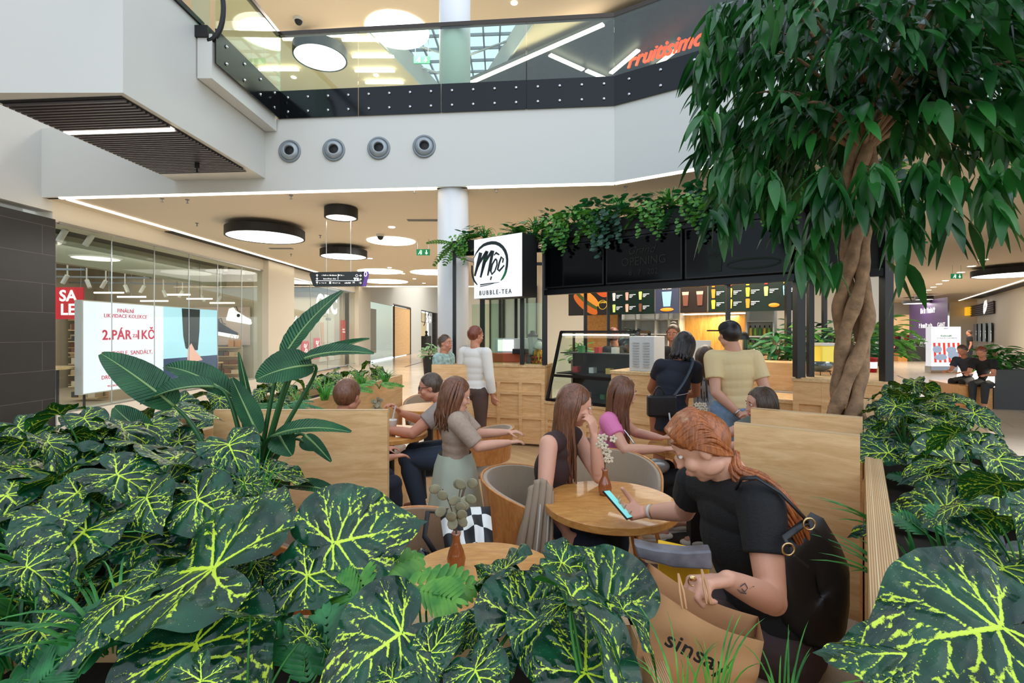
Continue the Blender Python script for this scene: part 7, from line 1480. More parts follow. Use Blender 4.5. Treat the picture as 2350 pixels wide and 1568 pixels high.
class Fig:
    def __init__(s, label, J, skin=SK1, vox=.007, k=1.0, hs=1.0, hands=None, cat='person', bare=False, waist=1.0, armk=1.0):
        s.J = {a: V(b) for a, b in J.items()}; J = s.J; s.k = k; s.vox = vox; s.hs = hs
        s.t = thing('person', label, cat, (J['pelvis'].x, J['pelvis'].y, 0)); s.r = (J['shR'] - J['shL']).normalized(); s.armk = armk
        s.u = (J['neck'] - J['pelvis']).normalized(); s.r = (s.r - s.u * s.r.dot(s.u)).normalized(); s.f = s.u.cross(s.r); s.waist = waist
        for sd in 'LR':
            sg = 1 if sd == 'R' else -1
            J.setdefault('hip' + sd, J['pelvis'] + s.r * sg * .085 * k - s.u * .02)
        mb = MB(); s.torso(mb, 0); 
        for sd in 'LR': s.arm(mb, sd, 0, 0, 1); s.leg(mb, sd, 0, 0, 1)
        head(mb, J['head'], J['hf'], J['hu'], hs)
        hu = ndir(J['hu']); hf = ndir(J['hf']); capsule(mb, J['head'] - hu * .05 * hs - hf * .022, J['neck'] + s.u * .0, .050 * k, .060 * k)
        hands = hands or {}
        for sd in 'LR':
            h = hands.get(sd, {}); d = h.get('d', J['wr' + sd] - J['el' + sd]); nrm = h.get('n', (0, 0, -1)); side = 1 if sd == 'R' else -1
            if abs(ndir(d).dot(ndir(nrm))) > .95: nrm = s.f
            hand(mb, J['wr' + sd], d, nrm, side, h.get('curl', .35), h.get('spread', .06), k * h.get('s', .95), h.get('thumb', .5), h.get('curls'))
        o = mb.build('body', skin, s.t); remesh(o, vox, 3)
    def torso(s, mb, g, z0=0.0, z1=1.0):
        J, k = s.J, s.k; ax = (s.r, s.f, s.u); P_ = J['pelvis']; N_ = J['neck']; L_ = (N_ - P_).length
        ch = J.get('chest', P_.lerp(N_, .62)); E = lambda c, r: mb.ell(c, tuple(x * k + g for x in r), ax, 22, 14)
        if z0 < .2: E(P_ - s.u * .01, (.158, .112, .10)); E(P_ + s.u * .05, (.14, .10, .09))
        if z0 < .5: E(P_.lerp(ch, .5), (.122 * s.waist, .088 * s.waist, .11)); 
        E(P_.lerp(ch, .72), (.128 * s.waist, .092 * s.waist, .10)); E(ch, (.142, .10, .13)); E(ch.lerp(N_, .45), (.14, .088, .085)); capsule(mb, J['shL'].lerp(J['shR'], .12), J['shR'].lerp(J['shL'], .12), .052 * k + g, .052 * k + g); 
    def arm(s, mb, sd, g, a, b, r=None):
        """arm surface from fraction a to b (0 shoulder, .5 elbow, 1 wrist)."""
        J, k = s.J, s.k * s.armk; A, B, C_ = J['sh' + sd], J['el' + sd], J['wr' + sd]; rr = lambda t: float(np.interp(t, [0, .12, .3, .5, .6, .8, 1], [.053, .05, .045, .038, .040, .034, .024])) * k + g
        pos = lambda t: A.lerp(B, t * 2) if t <= .5 else B.lerp(C_, t * 2 - 1); ts = sorted(set([a, b] + [t for t in (.12, .3, .45, .5, .55, .7, .85) if a < t < b]))
        if a == 0: mb.ell(A, (rr(0),) * 3, n=14, m=8)
        mb.tube([pos(t) for t in ts], [rr(t) for t in ts], 16)
        if b > .5: mb.ell(B, (rr(.5) * 1.02,) * 3, n=14, m=8)
        if b == 1: mb.ell(C_, (rr(1),) * 3, n=12, m=8)
    def leg(s, mb, sd, g, a, b, k2=1.0):
        J, k = s.J, s.k * k2; A, B, C_ = J['hip' + sd], J['kn' + sd], J['an' + sd]; rr = lambda t: float(np.interp(t, [0, .2, .4, .5, .65, .85, 1], [.088, .08, .062, .054, .056, .038, .034])) * k + g
        pos = lambda t: A.lerp(B, t * 2) if t <= .5 else B.lerp(C_, t * 2 - 1); ts = sorted(set([a, b] + [t for t in (.2, .4, .5, .6, .75, .9) if a < t < b]))
        if a == 0: mb.ell(A, (rr(0),) * 3, n=16, m=8)
        mb.tube([pos(t) for t in ts], [rr(t) for t in ts], 18)
        if b > .5: mb.ell(B, (rr(.5) * 1.03,) * 3, n=14, m=8)
        if b == 1: capsule(mb, C_ - V((0, 0, .02)), C_ + s.toe(sd) * .13 - V((0, 0, .035)), .036 * k, .026 * k)
    def toe(s, sd):
        d = s.J.get('toe' + sd, s.J.get('toe', s.f)); d = V((d[0], d[1], 0)); return d.normalized()
    def top(s, m, name='shirt', sleeve=.28, g=.012, hem=0.0, vox=None, it=3, flare=0.0):
        mb = MB(); s.torso(mb, g, hem)
        if sleeve:
            for sd in 'LR': s.arm(mb, sd, g + .004, 0, sleeve)
        o = mb.build(name, m, s.t); remesh(o, vox or s.vox, it); return o
    def trousers(s, m, name='trousers', b=.97, g=.012, vox=None, k2=1.0):
        mb = MB(); ax = (s.r, s.f, s.u); mb.ell(s.J['pelvis'] - s.u * .02, ((.162 * s.k + g), (.116 * s.k + g), (.10 * s.k + g)), ax, 22, 14)
        for sd in 'LR': s.leg(mb, sd, g, 0, b, k2)
        o = mb.build(name, m, s.t); remesh(o, vox or s.vox * 1.15, 3); return o
    def shoes(s, m, sole=None):
        for sd in 'LR':
            a = s.J['an' + sd]; d = s.toe(sd); z = V((0, 0, 1)); a0 = V((a.x, a.y, max(a.z - .055, .04))); mb = MB(); r = d.cross(z)
            ax = (r, d, z); mb.ell(a0 - d * .02 + z * .012, (.037, .05, .045), ax); mb.ell(a0 + d * .07 - z * .002, (.043, .085, .034), ax); mb.ell(a0 + d * .14 - z * .008, (.04, .045, .026), ax); o = mb.build('shoe', m, s.t); remesh(o, .007, 2)
            mb = MB(); mb.lathe(a0 + d * .06 - z * .034, [(0, 0), (.04, 0), (.043, .008), (.04, .018), (0, .018)], 24, M=Matrix((r, d * 2.9, z)).transposed()); mb.build('sole', sole or M_white, s.t, smooth=True)
    def face(s, **k): facebits(s.t, s.J['head'], s.J['hf'], s.J['hu'], s.hs, **k)
    def hair(s, m, style='short', L=.3, **k):
        mb = MB(); haircap(mb, s.J['head'], s.J['hf'], s.J['hu'], s.hs, vol=k.pop('vol', 1.0))
        if style == 'long': locks(mb, s.J['head'], s.J['hf'], s.J['hu'], L, s.hs, **k)
        return mb.build('hair', m, s.t, smooth=True)
# ---- poses
def standJ(x, y, H, hd, lean=(0, 0), arms=None, hd2=None):
    f = V((math.cos(hd), math.sin(hd), 0)); r = V((f.y, -f.x, 0)); o = V((x, y, 0)); l = V((lean[0], lean[1], 0)); z = lambda a: V((0, 0, a * H))
    J = dict(pelvis=o + z(.53), neck=o + l + z(.845), head=o + l * 1.15 + f * .02 + z(.925), hf=f if hd2 is None else V((math.cos(hd2), math.sin(hd2), -.1)), hu=(0, 0, 1))
    for sd, g in (('L', -1), ('R', 1)):
        J['sh' + sd] = o + l * .95 + r * g * .102 * H + z(.80); J['el' + sd] = J['sh' + sd] + r * g * .03 * H - z(.18); J['wr' + sd] = J['el' + sd] + f * .04 * H - z(.14)
        J['hip' + sd] = o + r * g * .05 * H + z(.51); J['kn' + sd] = o + r * g * .05 * H + f * .01 + z(.28); J['an' + sd] = o + r * g * .055 * H - f * .01 + V((0, 0, .09))
    J['toe'] = f
    if arms: J.update(arms)
    return J
def sitJ(x, y, hd, zs=.47, H=1.68, lean=(0, 0), arms=None, knee=.46, hd2=None, look=-.15):
    f = V((math.cos(hd), math.sin(hd), 0)); r = V((f.y, -f.x, 0)); o = V((x, y, 0)); l = V((lean[0], lean[1], 0)); s_ = H / 1.68
    J = dict(pelvis=o + V((0, 0, zs + .08)), neck=o + l + V((0, 0, zs + .08 + .51 * s_)), head=o + l * 1.15 + f * .04 + V((0, 0, zs + .08 + .655 * s_)), hf=V((math.cos(hd if hd2 is None else hd2), math.sin(hd if hd2 is None else hd2), look)), hu=(0, 0, 1), toe=f)
    for sd, g in (('L', -1), ('R', 1)):
        J['sh' + sd] = o + l * .92 + r * g * .165 * s_ + V((0, 0, zs + .08 + .44 * s_)); J['el' + sd] = J['sh' + sd] + f * .12 + r * g * .03 + V((0, 0, -.25 * s_)); J['wr' + sd] = J['el' + sd] + f * .22 * s_ - r * g * .04 + V((0, 0, .0))
        J['hip' + sd] = o + r * g * .09 + V((0, 0, zs + .06)); J['kn' + sd] = o + f * knee * s_ + r * g * .1 + V((0, 0, zs + .05)); J['an' + sd] = o + f * (knee + .02) * s_ + r * g * .09 + V((0, 0, .09))
    if arms: J.update(arms)
    return J
C_blk = mat('black_knit', S(20, 20, 22), .85, bump=.3, bscale=160); C_brn = mat('dark_brown_cloth', S(56, 38, 36), .8, bump=.2, bscale=120); C_navy = mat('navy_cloth_2', S(22, 26, 40), .8); C_pink = mat('pink_cotton', S(222, 122, 168), .85, bump=.15, bscale=40); C_beige = mat('pale_yellow_cotton', S(224, 200, 150), .85, bump=.2, bscale=16)
C_jean = mat('light_denim', S(132, 158, 184), .85, var=.12, vscale=30); C_djean = mat('dark_denim', S(30, 38, 54), .85, var=.2, vscale=30); C_bjean = mat('black_denim', S(32, 32, 34), .85, var=.2, vscale=30); C_grey = mat('grey_brown_cotton', S(150, 136, 128), .85, var=.06, vscale=20); C_white = mat('white_cotton', S(222, 218, 210), .8, bump=.2, bscale=20); M_shoe = mat('white_shoe', S(222, 218, 204), .6)
# ---- 1 woman in black with phone
A = Fig('woman with red ponytail in black top looking at her phone at the round table', dict(
    pelvis=(.90, 1.66, .57), chest=(.80, 1.67, .88), neck=(.755, 1.67, 1.105), head=(.655, 1.66, 1.205), hf=(-.80, .26, -.52), hu=(-.52, .10, .84), shL=(.785, 1.515, 1.055), elL=(.760, 1.40, .815), wrL=(.565, 1.255, .950),
    shR=(.70, 1.83, 1.03), elR=(.715, 1.99, .855), wrR=(.59, 2.13, .80), hipL=(.90, 1.57, .55), knL=(.51, 1.83, .56), anL=(.52, 1.72, .11), hipR=(.88, 1.74, .55), knR=(.53, 2.04, .56), anR=(.62, 1.96, .10), toe=(-1, .2, 0)), SK1, .0055,
    hands={'L': dict(d=(-.92, -.30, .10), n=(0.15, -.25, -.95), side=1, curls=[.95, 1.0, 1.05, 1.05], thumb=.9, s=1.02), 'R': dict(d=(-.93, -.30, .12), n=(-.1, -.55, .8), side=1, curls=[.45, .5, .55, .6], thumb=.7, s=1.0)}, k=1.06)
A.top(C_blk, 'black_top', .27, .013, vox=.0055); A.trousers(mat('brown_leggings', S(62, 42, 42), .6), g=.012)
A.face(lip=mat('lips_soft', S(190, 110, 96), .4), brow=H_red)
mb = MB(); r_, f_, u_ = haircap(mb, A.J['head'], A.J['hf'], A.J['hu'], 1.0, vol=.92); hc = A.J['head']; tie = hc - f_ * .078 - u_ * .075
rnd = random.Random(4)
for k in range(300):     # combed-back strands over the skull
    a = rnd.uniform(-1.9, 1.9); s0 = hc + f_ * (.076 * math.cos(a * .6)) + r_ * (.078 * math.sin(a)) + u_ * (.098 * math.cos(a * .75) + .008); m0 = hc - f_ * rnd.uniform(.02, .05) + r_ * (.085 * math.sin(a)) + u_ * (.112 * math.cos(a * .8) + .012)
    mb.tube(smoothpts([s0, m0, tie + r_ * .014 * math.sin(a) + u_ * .01 * math.cos(a)], 6), [.0042, .0046, .0046, .0046, .0046, .0046, .0046, .0044, .0044, .0044, .0044, .004, .004], 5)
for k in range(44):     # side strands over temple and ear
    sd = -1 if k % 2 else 1; e = rnd.random(); s0 = hc + f_ * (.078 - .02 * e) + u_ * (.07 - .03 * e) + r_ * sd * .05; m0 = hc + f_ * (.02 - .01 * e) + u_ * (.05 - .03 * e) + r_ * sd * (.080 + .003 * e); m1 = hc - f_ * .04 + r_ * sd * .076 + u_ * (.0 - .03 * e)
    mb.tube(smoothpts([s0, m0, m1, tie + r_ * sd * .012], 4), [.003] + [.0052] * 11 + [.005], 5)
for k in range(95):     # the tail
    o1 = V((rnd.uniform(-1, 1), rnd.uniform(-1, 1), rnd.uniform(-1, 1))); q = [tie + o1 * .012, P(1690, 1085, 1.60) + o1 * .020, P(1745, 1112, 1.56) + o1 * .026, P(1795, 1160, 1.53) + o1 * .028, P(1835, 1225, 1.53) + o1 * .024, P(1862, 1300, 1.56) + o1 * .016]
    mb.tube(smoothpts(q, 4), list(np.interp(np.linspace(0, 1, 21), [0, .1, .6, 1], [.006, .0068, .0065, .002])), 5)
mb.build('hair', H_red, A.t, smooth=True)
mb = MB(); mb.tube([tie + (r_ * math.cos(a) + u_ * math.sin(a)) * .02 for a in np.linspace(0, 2 * PI, 16)], .004, 6); mb.build('hair_tie', H_dark, A.t)
mb = MB(); wr = A.J['wrR']; ar = (A.J['wrR'] - A.J['elR']).normalized(); s1 = ar.cross(V((0, 0, 1))).normalized(); s2 = ar.cross(s1)
for o_, m_, nm in ((-.035, M_white, 'paper_wristband'), (-.05, mat('gold', S(210, 180, 130), .25, 1.0), 'bracelet')):
    mb = MB(); c_ = wr + ar * o_; n = 24; vs = []
    for j in (-.006, .006): vs += [c_ + ar * j + (s1 * math.cos(a) + s2 * math.sin(a)) * .0315 for a in np.linspace(0, 2 * PI, n, False)]
    mb.add(vs, [(k, (k + 1) % n, (k + 1) % n + n, k + n) for k in range(n)]); mb.build(nm, m_, A.t)
mb = MB(); q = A.J['wrL'] + V((-.105, -.034, .022)); mb.ell(q, (.010, .004, .008)); mb.tube([q + V((.011 * math.cos(a), .0, .011 * math.sin(a) - .008)) for a in np.linspace(0, 2 * PI, 12)], .002, 5); mb.build('ring', MATS['gold'], A.t, smooth=True)
mb = MB(); Mq = frame(A.J['wrL'].lerp(A.J['elL'], .30) + V((0, -.037, .010)), A.J['elL'] - A.J['wrL'], (0, 0, 1))
for pts in ([(-.05, 0), (-.03, .012), (-.01, .004), (-.02, -.008), (-.04, -.004)], [(.0, .004), (.02, .014), (.05, .008), (.03, .002)], [(.03, -.006), (.06, .0), (.08, .012)], [(-.06, -.01), (-.04, -.014), (-.01, -.01)]): stroke(mb, pts, .0028, Mq, .0006)
mb.build('forearm_tattoo', mat('tattoo_ink', S(70, 70, 80), .6), A.t)
ph = thing('smartphone', 'smartphone with teal screen in the hand of the woman in black', 'phone', (.47, 2.06, .80)); a_ = P(1388, 1128, 2.10); b_ = P(1444, 1193, 2.02); xd = (b_ - a_); nrm = V((.62, -.18, .745)).normalized(); sd_ = xd.normalized().cross(nrm).normalized()
def pslab(off, ww, e0, e1, th): 
    mb = MB(); c0 = a_ + xd * e0 + nrm * off; c1 = a_ + xd * e1 + nrm * off; mb.prism([c0 - sd_ * ww, c1 - sd_ * ww, c1 + sd_ * ww, c0 + sd_ * ww], nrm * th); return mb
pslab(0, .036, 0, 1, .008).build('case', M_black, ph, fix=True, bevel=.003); pslab(.0082, .033, .03, .97, .0008).build('screen', mat('teal_screen', S(110, 200, 200), .2, emit=.55, ecol=S(120, 205, 205)), ph, fix=True)
# ---- 2 girl in brown top
B = Fig('girl in dark brown sleeveless top resting her chin on one hand at the round table', dict(
    pelvis=(.20, 2.74, .56), chest=(.25, 2.76, .82), neck=(.30, 2.78, 1.03), head=(.365, 2.77, 1.175), hf=(.88, .10, -.22), hu=(.18, 0, .98), shR=(.20, 2.62, .985), elR=(.17, 2.50, .755), wrR=(.27, 2.41, .60), shL=(.385, 2.90, .975), elL=(.485, 2.66, .795), wrL=(.455, 2.655, 1.02),
    hipR=(.22, 2.66, .54), knR=(.42, 2.34, .54), anR=(.40, 2.42, .10), hipL=(.22, 2.83, .54), knL=(.58, 2.62, .54), anL=(.56, 2.66, .10), toe=(.8, -.5, 0)), SK1, .006,
    hands={'L': dict(d=(-.12, .10, .98), n=(-.6, .5, -.1), side=-1, curl=.55), 'R': dict(d=(.35, -.15, -.9), n=(.3, .8, 0), side=1, curl=.3)}, waist=.93)
B.top(C_brn, 'sleeveless_top', 0, .012, vox=.006); B.trousers(C_djean); B.shoes(M_shoe); B.face(); B.hair(H_brown, 'long', .34, n=110, az=100, seed=3, jit=.015)
mb = MB(); nk = B.J['neck']; mb.tube([nk + V((.062 * math.cos(a), .062 * math.sin(a), .012 + .022 * -math.cos(a))) for a in np.linspace(0, 2 * PI, 24)], .004, 6); mb.build('necklace', M_white, B.t)
jk = thing('beige_jacket', 'beige jacket with white stripes hanging from the chair of the girl in brown', 'jacket', (.05, 2.55, .4)); nu, nv = 22, 22; vs = []; fs = []
for j in range(nv + 1):
    for i in range(nu + 1):
        u_, v_ = i / nu, j / nv; top_ = P(1212 + 60 * u_, 1128 - 30 * math.sin(PI * u_), 2.45 - .05 * u_); bot = P(1178 + 88 * u_, 1300, 2.40 - .06 * u_); p = top_.lerp(bot, v_); p.y += .016 * math.sin(i * 1.3 + v_ * 2) * (.4 + v_) - .02 * math.sin(PI * v_); vs.append(p)
for j in range(nv):
    for i in range(nu): q = j * (nu + 1) + i; fs.append((q, q + 1, q + nu + 2, q + nu + 1))
mb = MB(); mb.add(vs, fs); o = mb.build('cloth', mat('beige_jersey', S(160, 140, 118), .85), jk, smooth=True); md = o.modifiers.new('t', 'SOLIDIFY'); md.thickness = .012
for c0 in (12, 15, 18):
    mb = MB(); mb.tube([vs[j * (nu + 1) + c0] + V((0, -.012, 0)) for j in range(6, nv + 1)], .004, 6); mb.build('white_stripe', M_white, jk)
# ---- 3 girl in pink
Cc = Fig('girl in pink t-shirt with long straight hair leaning on the next round table', dict(
    pelvis=(.80, 3.62, .55), chest=(.76, 3.61, .78), neck=(.775, 3.62, .985), head=(.835, 3.61, 1.145), hf=(.92, .16, -.20), hu=(.2, 0, .98), shR=(.70, 3.48, .945), elR=(.78, 3.31, .785), wrR=(1.04, 3.33, .785), shL=(.80, 3.77, .945), elL=(.98, 3.80, .80), wrL=(1.12, 3.62, .80),
    hipR=(.82, 3.55, .53), knR=(1.20, 3.48, .54), anR=(1.05, 3.66, .10), hipL=(.82, 3.71, .53), knL=(1.2, 3.72, .54), anL=(1.26, 3.80, .10), toe=(1, .1, 0)), SK1, .007, hands={'R': dict(d=(1, .15, .02), n=(0, 0, -1), side=-1, curl=.3), 'L': dict(d=(.8, -.5, .15), n=(.1, 0, 1), side=1, curl=.3)}, waist=.92)
Cc.top(C_pink, 'pink_t_shirt', .26, .013); Cc.trousers(C_bjean); Cc.shoes(M_shoe); Cc.face(); Cc.hair(H_brown, 'long', .40, n=120, az=125, seed=8, jit=.012)
t = thing('silver_handbag', 'small silver handbag on the lap of the girl in pink', 'handbag', (1.0, 3.42, .6)); mb = MB(); mb.ell((1.02, 3.40, .645), (.10, .04, .055), n=20, m=12); mb.build('bag_body', mat('silver_leather', S(150, 152, 150), .3, .5, bump=.3, bscale=20), t, smooth=True); mb = MB(); mb.tube(bez([(.93, 3.39, .66), (.88, 3.34, .80), (.80, 3.42, .9)], 8), .005, 6); mb.build('strap', M_chrome, t)
# ---- 4 woman in navy
D = Fig('woman with black bob in navy dress leaning over the kiosk counter', dict(
    pelvis=(1.42, 4.36, .90), chest=(1.48, 4.40, 1.14), neck=(1.555, 4.45, 1.355), head=(1.615, 4.50, 1.475), hf=(.55, .75, -.45), hu=(.25, .2, .95), shL=(1.38, 4.43, 1.285), elL=(1.34, 4.62, 1.06), wrL=(1.42, 4.80, .98), shR=(1.68, 4.40, 1.27), elR=(1.735, 4.52, 1.02), wrR=(1.66, 4.72, .97),
    hipL=(1.34, 4.37, .87), knL=(1.35, 4.40, .47), anL=(1.34, 4.34, .09), hipR=(1.51, 4.36, .87), knR=(1.53, 4.40, .47), anR=(1.54, 4.34, .09), toe=(.1, 1, 0)), SK3, .008, hands={'L': dict(n=(0, 0, -1)), 'R': dict(n=(0, 0, -1), side=-1)})
D.top(C_navy, 'navy_dress_top', .24, .014); 
mb = MB(); mb.ell((1.43, 4.36, .88), (.182, .145, .11)); mb.tube([(1.43, 4.36, .92), (1.43, 4.36, .78), (1.43, 4.36, .72)], [.17, .185, .19], 22, flat=.8); o = mb.build('dress_skirt', C_navy, D.t); remesh(o, .01, 3); D.shoes(M_shoe)
mb = MB(); mb.tube([D.J['pelvis'] + V((.155 * math.cos(a) + .03, .115 * math.sin(a), .135 + .02 * math.cos(a))) for a in np.linspace(0, 2 * PI, 30)], .004, 5); mb.build('waist_stitching', mat('pale_stitch', S(170, 160, 150), .8), D.t)
D.hair(H_dark, 'long', .07, n=90, az=140, w_=.014, seed=5, vol=1.06)
t = thing('black_crossbody_bag', 'black quilted crossbody bag on the hip of the woman in navy', 'handbag', (1.28, 4.2, .85)); mb = MB(); mb.box((1.18, 4.14, .86), (1.43, 4.22, 1.05)); mb.build('bag_body', M_leather, t, bevel=.02)
mb = MB(); mb.tube(bez([(1.23, 4.17, 1.04), (1.25, 4.16, 1.15), (1.30, 4.17, 1.15), (1.33, 4.18, 1.04)], 8), .008, 6); mb.build('handle', M_leather, t); mb = MB(); mb.tube(smoothpts([V((1.42, 4.20, 1.04)), V((1.52, 4.235, 1.16)), V((1.61, 4.29, 1.30)), V((1.63, 4.37, 1.355)), V((1.56, 4.52, 1.30))], 4), .02, 8, flat=.25); mb.build('shoulder_strap', mat('strap_grey', S(52, 60, 70), .5), t, smooth=True)
# ---- 5 man in beige shirt
J = dict(pelvis=(1.955, 4.2, .94), neck=(1.935, 4.2, 1.44), head=(1.905, 4.21, 1.575), hf=(-.25, .96, -.05), hu=(0, 0, 1), shL=(1.765, 4.2, 1.365), elL=(1.745, 4.11, 1.08), wrL=(1.915, 4.03, .905), shR=(2.115, 4.2, 1.365), elR=(2.18, 4.1, 1.08), wrR=(2.02, 4.02, .90),
    knL=(1.86, 4.22, .50), anL=(1.85, 4.17, .09), knR=(2.06, 4.22, .50), anR=(2.07, 4.17, .09), toe=(0, 1, 0))
E_ = Fig('man in pale yellow t-shirt standing with hands clasped behind his back', J, SK1, .007, k=1.12, hands={'L': dict(d=(.9, -.05, -.35), n=(0, -1, -.1), side=-1, curl=.5), 'R': dict(d=(-.7, -.05, -.6), n=(0, -1, 0), side=1, curl=.5)})
E_.top(C_beige, 'beige_t_shirt', .30, .02); E_.trousers(C_jean, g=.018); E_.shoes(M_shoe); E_.hair(H_dark, vol=1.02)
mb = MB(); hc = E_.J['head']; f_ = ndir(J['hf']); mb.ell(hc + V((0, 0, .055)), (.086, .102, .07)); mb.box(tuple(hc + V((-.17, .0, .03))), tuple(hc + V((-.07, .06, .042)))); mb.build('dark_cap', mat('cap_cloth', S(30, 30, 32), .8), E_.t, smooth=True)
mb = MB(); q = E_.J['wrL'].lerp(E_.J['elL'], .12); ad_ = (E_.J['wrL'] - E_.J['elL']).normalized(); s1 = ad_.cross(V((0, 1, 0))).normalized(); s2 = ad_.cross(s1); mb.tube([q + (s1 * math.cos(a) + s2 * math.sin(a)) * .034 for a in np.linspace(0, 2 * PI, 18)], .007, 6); mb.build('wristwatch', M_chrome, E_.t)
# ---- 6 others at the kiosk
G = Fig('kiosk worker in black with hair tied up, standing behind the counter', standJ(2.03, 6.02, 1.70, -2.2, hd2=-2.1), SK3, .009); G.top(C_blk, 'black_shirt', .3); G.trousers(C_bjean); G.face(); G.hair(H_dbr); mb = MB(); mb.ell(G.J['head'] + V((.02, .04, .12)), (.045, .045, .04)); mb.build('hair_bun', H_dbr, G.t, smooth=True)
q = K(.55, 1.0, 0); G2 = Fig('second kiosk worker behind the display case in a dark jacket', standJ(q.x, q.y, 1.66, 2.2, hd2=1.2), SK2, .009); G2.top(C_blk, 'dark_jacket', .95, .018); G2.trousers(C_bjean); G2.hair(H_aub, vol=1.05)
mb = MB(); 
J = standJ(1.93, 4.78, 1.46, 1.3); Hh = Fig('girl with long dark hair in denim between the woman in navy and the man', J, SK3, .009, k=.86, hs=.95); Hh.top(mat('pale_top', S(150, 160, 170), .8), 'pale_top', .25); Hh.trousers(C_jean); Hh.shoes(M_shoe); Hh.hair(H_dbr, 'long', .32, n=80, az=120, seed=14)
# ---- 7 booth girl
I_ = Fig('girl with brown hair sitting behind the booth panels, facing left', sitJ(1.84, 3.42, PI - .1, .48, 1.60, lean=(-.06, 0), arms=dict(elL=V((1.60, 3.25, .83)), wrL=V((1.47, 3.36, .80)), elR=V((1.62, 3.62, .83)), wrR=V((1.48, 3.55, .82)), head=V((1.775, 3.42, 1.085)), neck=V((1.80, 3.42, .97)), shL=V((1.80, 3.27, .92)), shR=V((1.80, 3.57, .92))), knee=.42), SK1, .008, hands={'L': dict(n=(0, 0, -1)), 'R': dict(n=(0, 0, -1))}, k=.92)
I_.top(mat('grey_green_top', S(110, 116, 104), .85), 'top', .3); I_.trousers(C_bjean); I_.face(); I_.hair(H_dbr, 'long', .18, n=90, az=130, seed=9); I_.shoes(M_shoe)
# ---- 8 man with glasses
Mm = Fig('man with glasses in grey t-shirt sitting at the left round table', dict(
    pelvis=(-.42, 4.12, .56), chest=(-.50, 4.12, .80), neck=(-.60, 4.11, 1.01), head=(-.700, 4.10, 1.125), hf=(-.95, -.12, -.16), hu=(-.2, 0, .98), shL=(-.585, 3.93, .955), elL=(-.80, 3.84, .785), wrL=(-1.02, 3.93, .80), shR=(-.565, 4.29, .955), elR=(-.80, 4.30, .80), wrR=(-.97, 4.16, .90),
    knL=(-.86, 3.96, .55), anL=(-.74, 3.92, .10), knR=(-.86, 4.22, .55), anR=(-.80, 4.22, .10), toe=(-1, 0, 0)), SK2, .007, k=1.14, hands={'L': dict(d=(-1, .2, .05), n=(0, 0, -1), side=-1), 'R': dict(d=(-.6, -.3, .7), n=(-.3, -.3, -.4), side=1, curl=.6)}, waist=1.1)
Mm.top(C_grey, 'grey_t_shirt', .27, .018); Mm.trousers(mat('slate_jeans', S(44, 56, 72), .85), g=.018); Mm.shoes(M_shoe); Mm.face(); Mm.hair(H_dbr)
mb = MB(); c_ = Mm.J['head']; f_ = ndir(Mm.J['hf']); u_ = V((0, 0, 1)); r_ = f_.cross(u_)
for sd in (-1, 1): mb.tube([c_ + f_ * .096 + r_ * (sd * .033 + .023 * math.cos(a)) + u_ * (.008 + .017 * math.sin(a)) for a in np.linspace(0, 2 * PI, 16)], .0022, 5); mb.tube([c_ + f_ * .094 + r_ * sd * .056 + u_ * .014, c_ - f_ * .01 + r_ * sd * .082 + u_ * .012], .0022, 5)
mb.build('glasses', M_blackm, Mm.t)
# ---- 9 child in pale skirt
J = standJ(-.36, 3.02, 1.33, 0.1, lean=(.02, -.02)); J.update(elL=V((-.22, 3.10, .94)), wrL=V((-.03, 3.06, .96)), elR=V((-.20, 2.84, .92)), wrR=V((-.02, 2.90, .93)), head=V((-.35, 3.0, 1.205)), hf=V((.9, .3, -.3)))
N_ = Fig('child in tan striped top and pale green skirt reaching to the right', J, SK1, .007, k=.84, hs=.93, hands={'L': dict(n=(0, 0, -1), s=.85), 'R': dict(n=(0, 0, -1), side=-1, s=.85)})
M_str = tilemat('striped_jersey', S(176, 156, 136), S(158, 138, 120), S(140, 120, 104), 4, .02, .85, mortar=.002); N_.top(mat('tan_jersey', S(168, 148, 130), .85, var=.1, vscale=60), 'striped_top', .45, .012)
mb = MB(); n = 40; vs = []; fs = []; c_ = N_.J['pelvis']
for j, (z, R_) in enumerate(((.84, .115), (.76, .145), (.64, .165), (.52, .185), (.46, .195))):
    for i in range(n): a = 2 * PI * i / n; w_ = 1 + .06 * math.sin(a * 9) * j / 4; vs.append((c_.x + R_ * math.cos(a) * w_ * .9, c_.y + R_ * math.sin(a) * w_, z))
for j in range(4):
    for i in range(n): fs.append((j * n + i, j * n + (i + 1) % n, (j + 1) * n + (i + 1) % n, (j + 1) * n + i))
mb.add(vs, fs); mb.build('pale_skirt', mat('pale_green_cloth', S(172, 182, 164), .85, var=.06, vscale=8), N_.t, smooth=True); N_.shoes(M_shoe); N_.face(); N_.hair(H_brown, 'long', .12, n=70, seed=6)
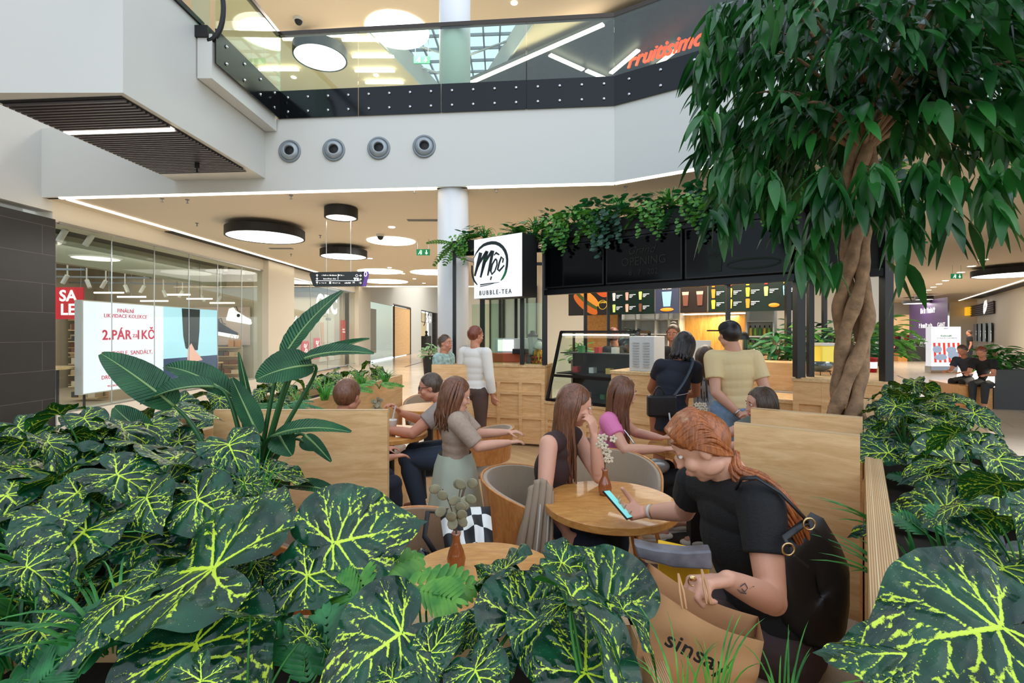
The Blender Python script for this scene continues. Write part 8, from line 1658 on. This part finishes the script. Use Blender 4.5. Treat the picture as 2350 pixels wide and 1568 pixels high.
# ---- 10.. further people
def simple(lab, J, skin, hairm_, topm, botm, style='short', L=.2, vox=.01, sleeve=.3, k=1.0, shoes=True, hs=1.0, face=True):
    F_ = Fig(lab, J, skin, vox, k=k, hs=hs); F_.top(topm, 'shirt', sleeve, .016); F_.trousers(botm, g=.016)
    if shoes: F_.shoes(M_shoe)
    if face: F_.face()
    F_.hair(hairm_, style, L, **({'n': 60, 'seed': 2} if style == 'long' else {})); return F_
simple('person in white shirt standing at the kiosk left corner', standJ(-.46, 5.95, 1.68, 1.0, hd2=.6), SK2, H_aub, C_white, mat('brown_pants', S(80, 60, 52), .8), sleeve=.9)
simple('person in teal and white patterned shirt in front of the round column', standJ(-.93, 6.55, 1.56, -.4), SK2, H_dbr, mat('teal_pattern', S(150, 176, 170), .8, var=.5, vscale=22), C_bjean)
simple('child with short brown hair sitting behind the wide plywood panel', sitJ(-1.17, 3.3, .5, .48, 1.52, knee=.36, hd2=1.2), SK2, H_brown, mat('dark_child_top', S(50, 46, 46), .8), C_djean, k=.9, face=False)
simple('ginger-haired person in black sitting at the front of the right bench planter', sitJ(10.12, 10.2, PI + .5, .45, 1.66, lean=(-.22, -.12), look=-.6), SK2, H_aub, C_blk, mat('dark_shorts', S(40, 42, 46), .8), vox=.012, face=False)
simple('person in dark blue sitting behind on the right bench planter', sitJ(10.3, 10.75, PI + .3, .45, 1.7, lean=(-.25, -.1), look=-.5), SK2, H_dbr, mat('dark_blue_top', S(44, 50, 66), .8), C_bjean, vox=.012, face=False)
simple('distant walker in black top and jeans in the right mall', standJ(21.0, 22, 1.68, 2.6), SK2, H_dbr, C_blk, C_djean, vox=.016, face=False)
q = P(2068, 828, 26); simple('distant person in black sitting on the far bench planter', sitJ(q.x + .05, 26.6, PI, .45, 1.7), SK2, H_dark, C_blk, C_bjean, vox=.016, face=False)
simple('distant person in cream top sitting on the white cube seat', sitJ(q.x + 2.1, 25.95, -1.6, .5, 1.65), SK2, H_brown, C_white, C_jean, vox=.016, face=False)
# wall-side sprites of the far left mall: one more shopper behind the column
# ================================================================== lettering becomes plain mesh
bpy.context.view_layer.update()
dg = bpy.context.evaluated_depsgraph_get()
fonts = [o for o in bpy.data.objects if o.type == 'FONT']
newm = [(o, bpy.data.meshes.new_from_object(o.evaluated_get(dg))) for o in fonts]
for o, me in newm:
    n = bpy.data.objects.new('lettering', me); COL.objects.link(n); n.parent = o.parent; n.matrix_parent_inverse = o.matrix_parent_inverse.copy(); n.matrix_basis = o.matrix_basis.copy()
    for k in o.keys(): n[k] = o[k]
    bpy.data.objects.remove(o)
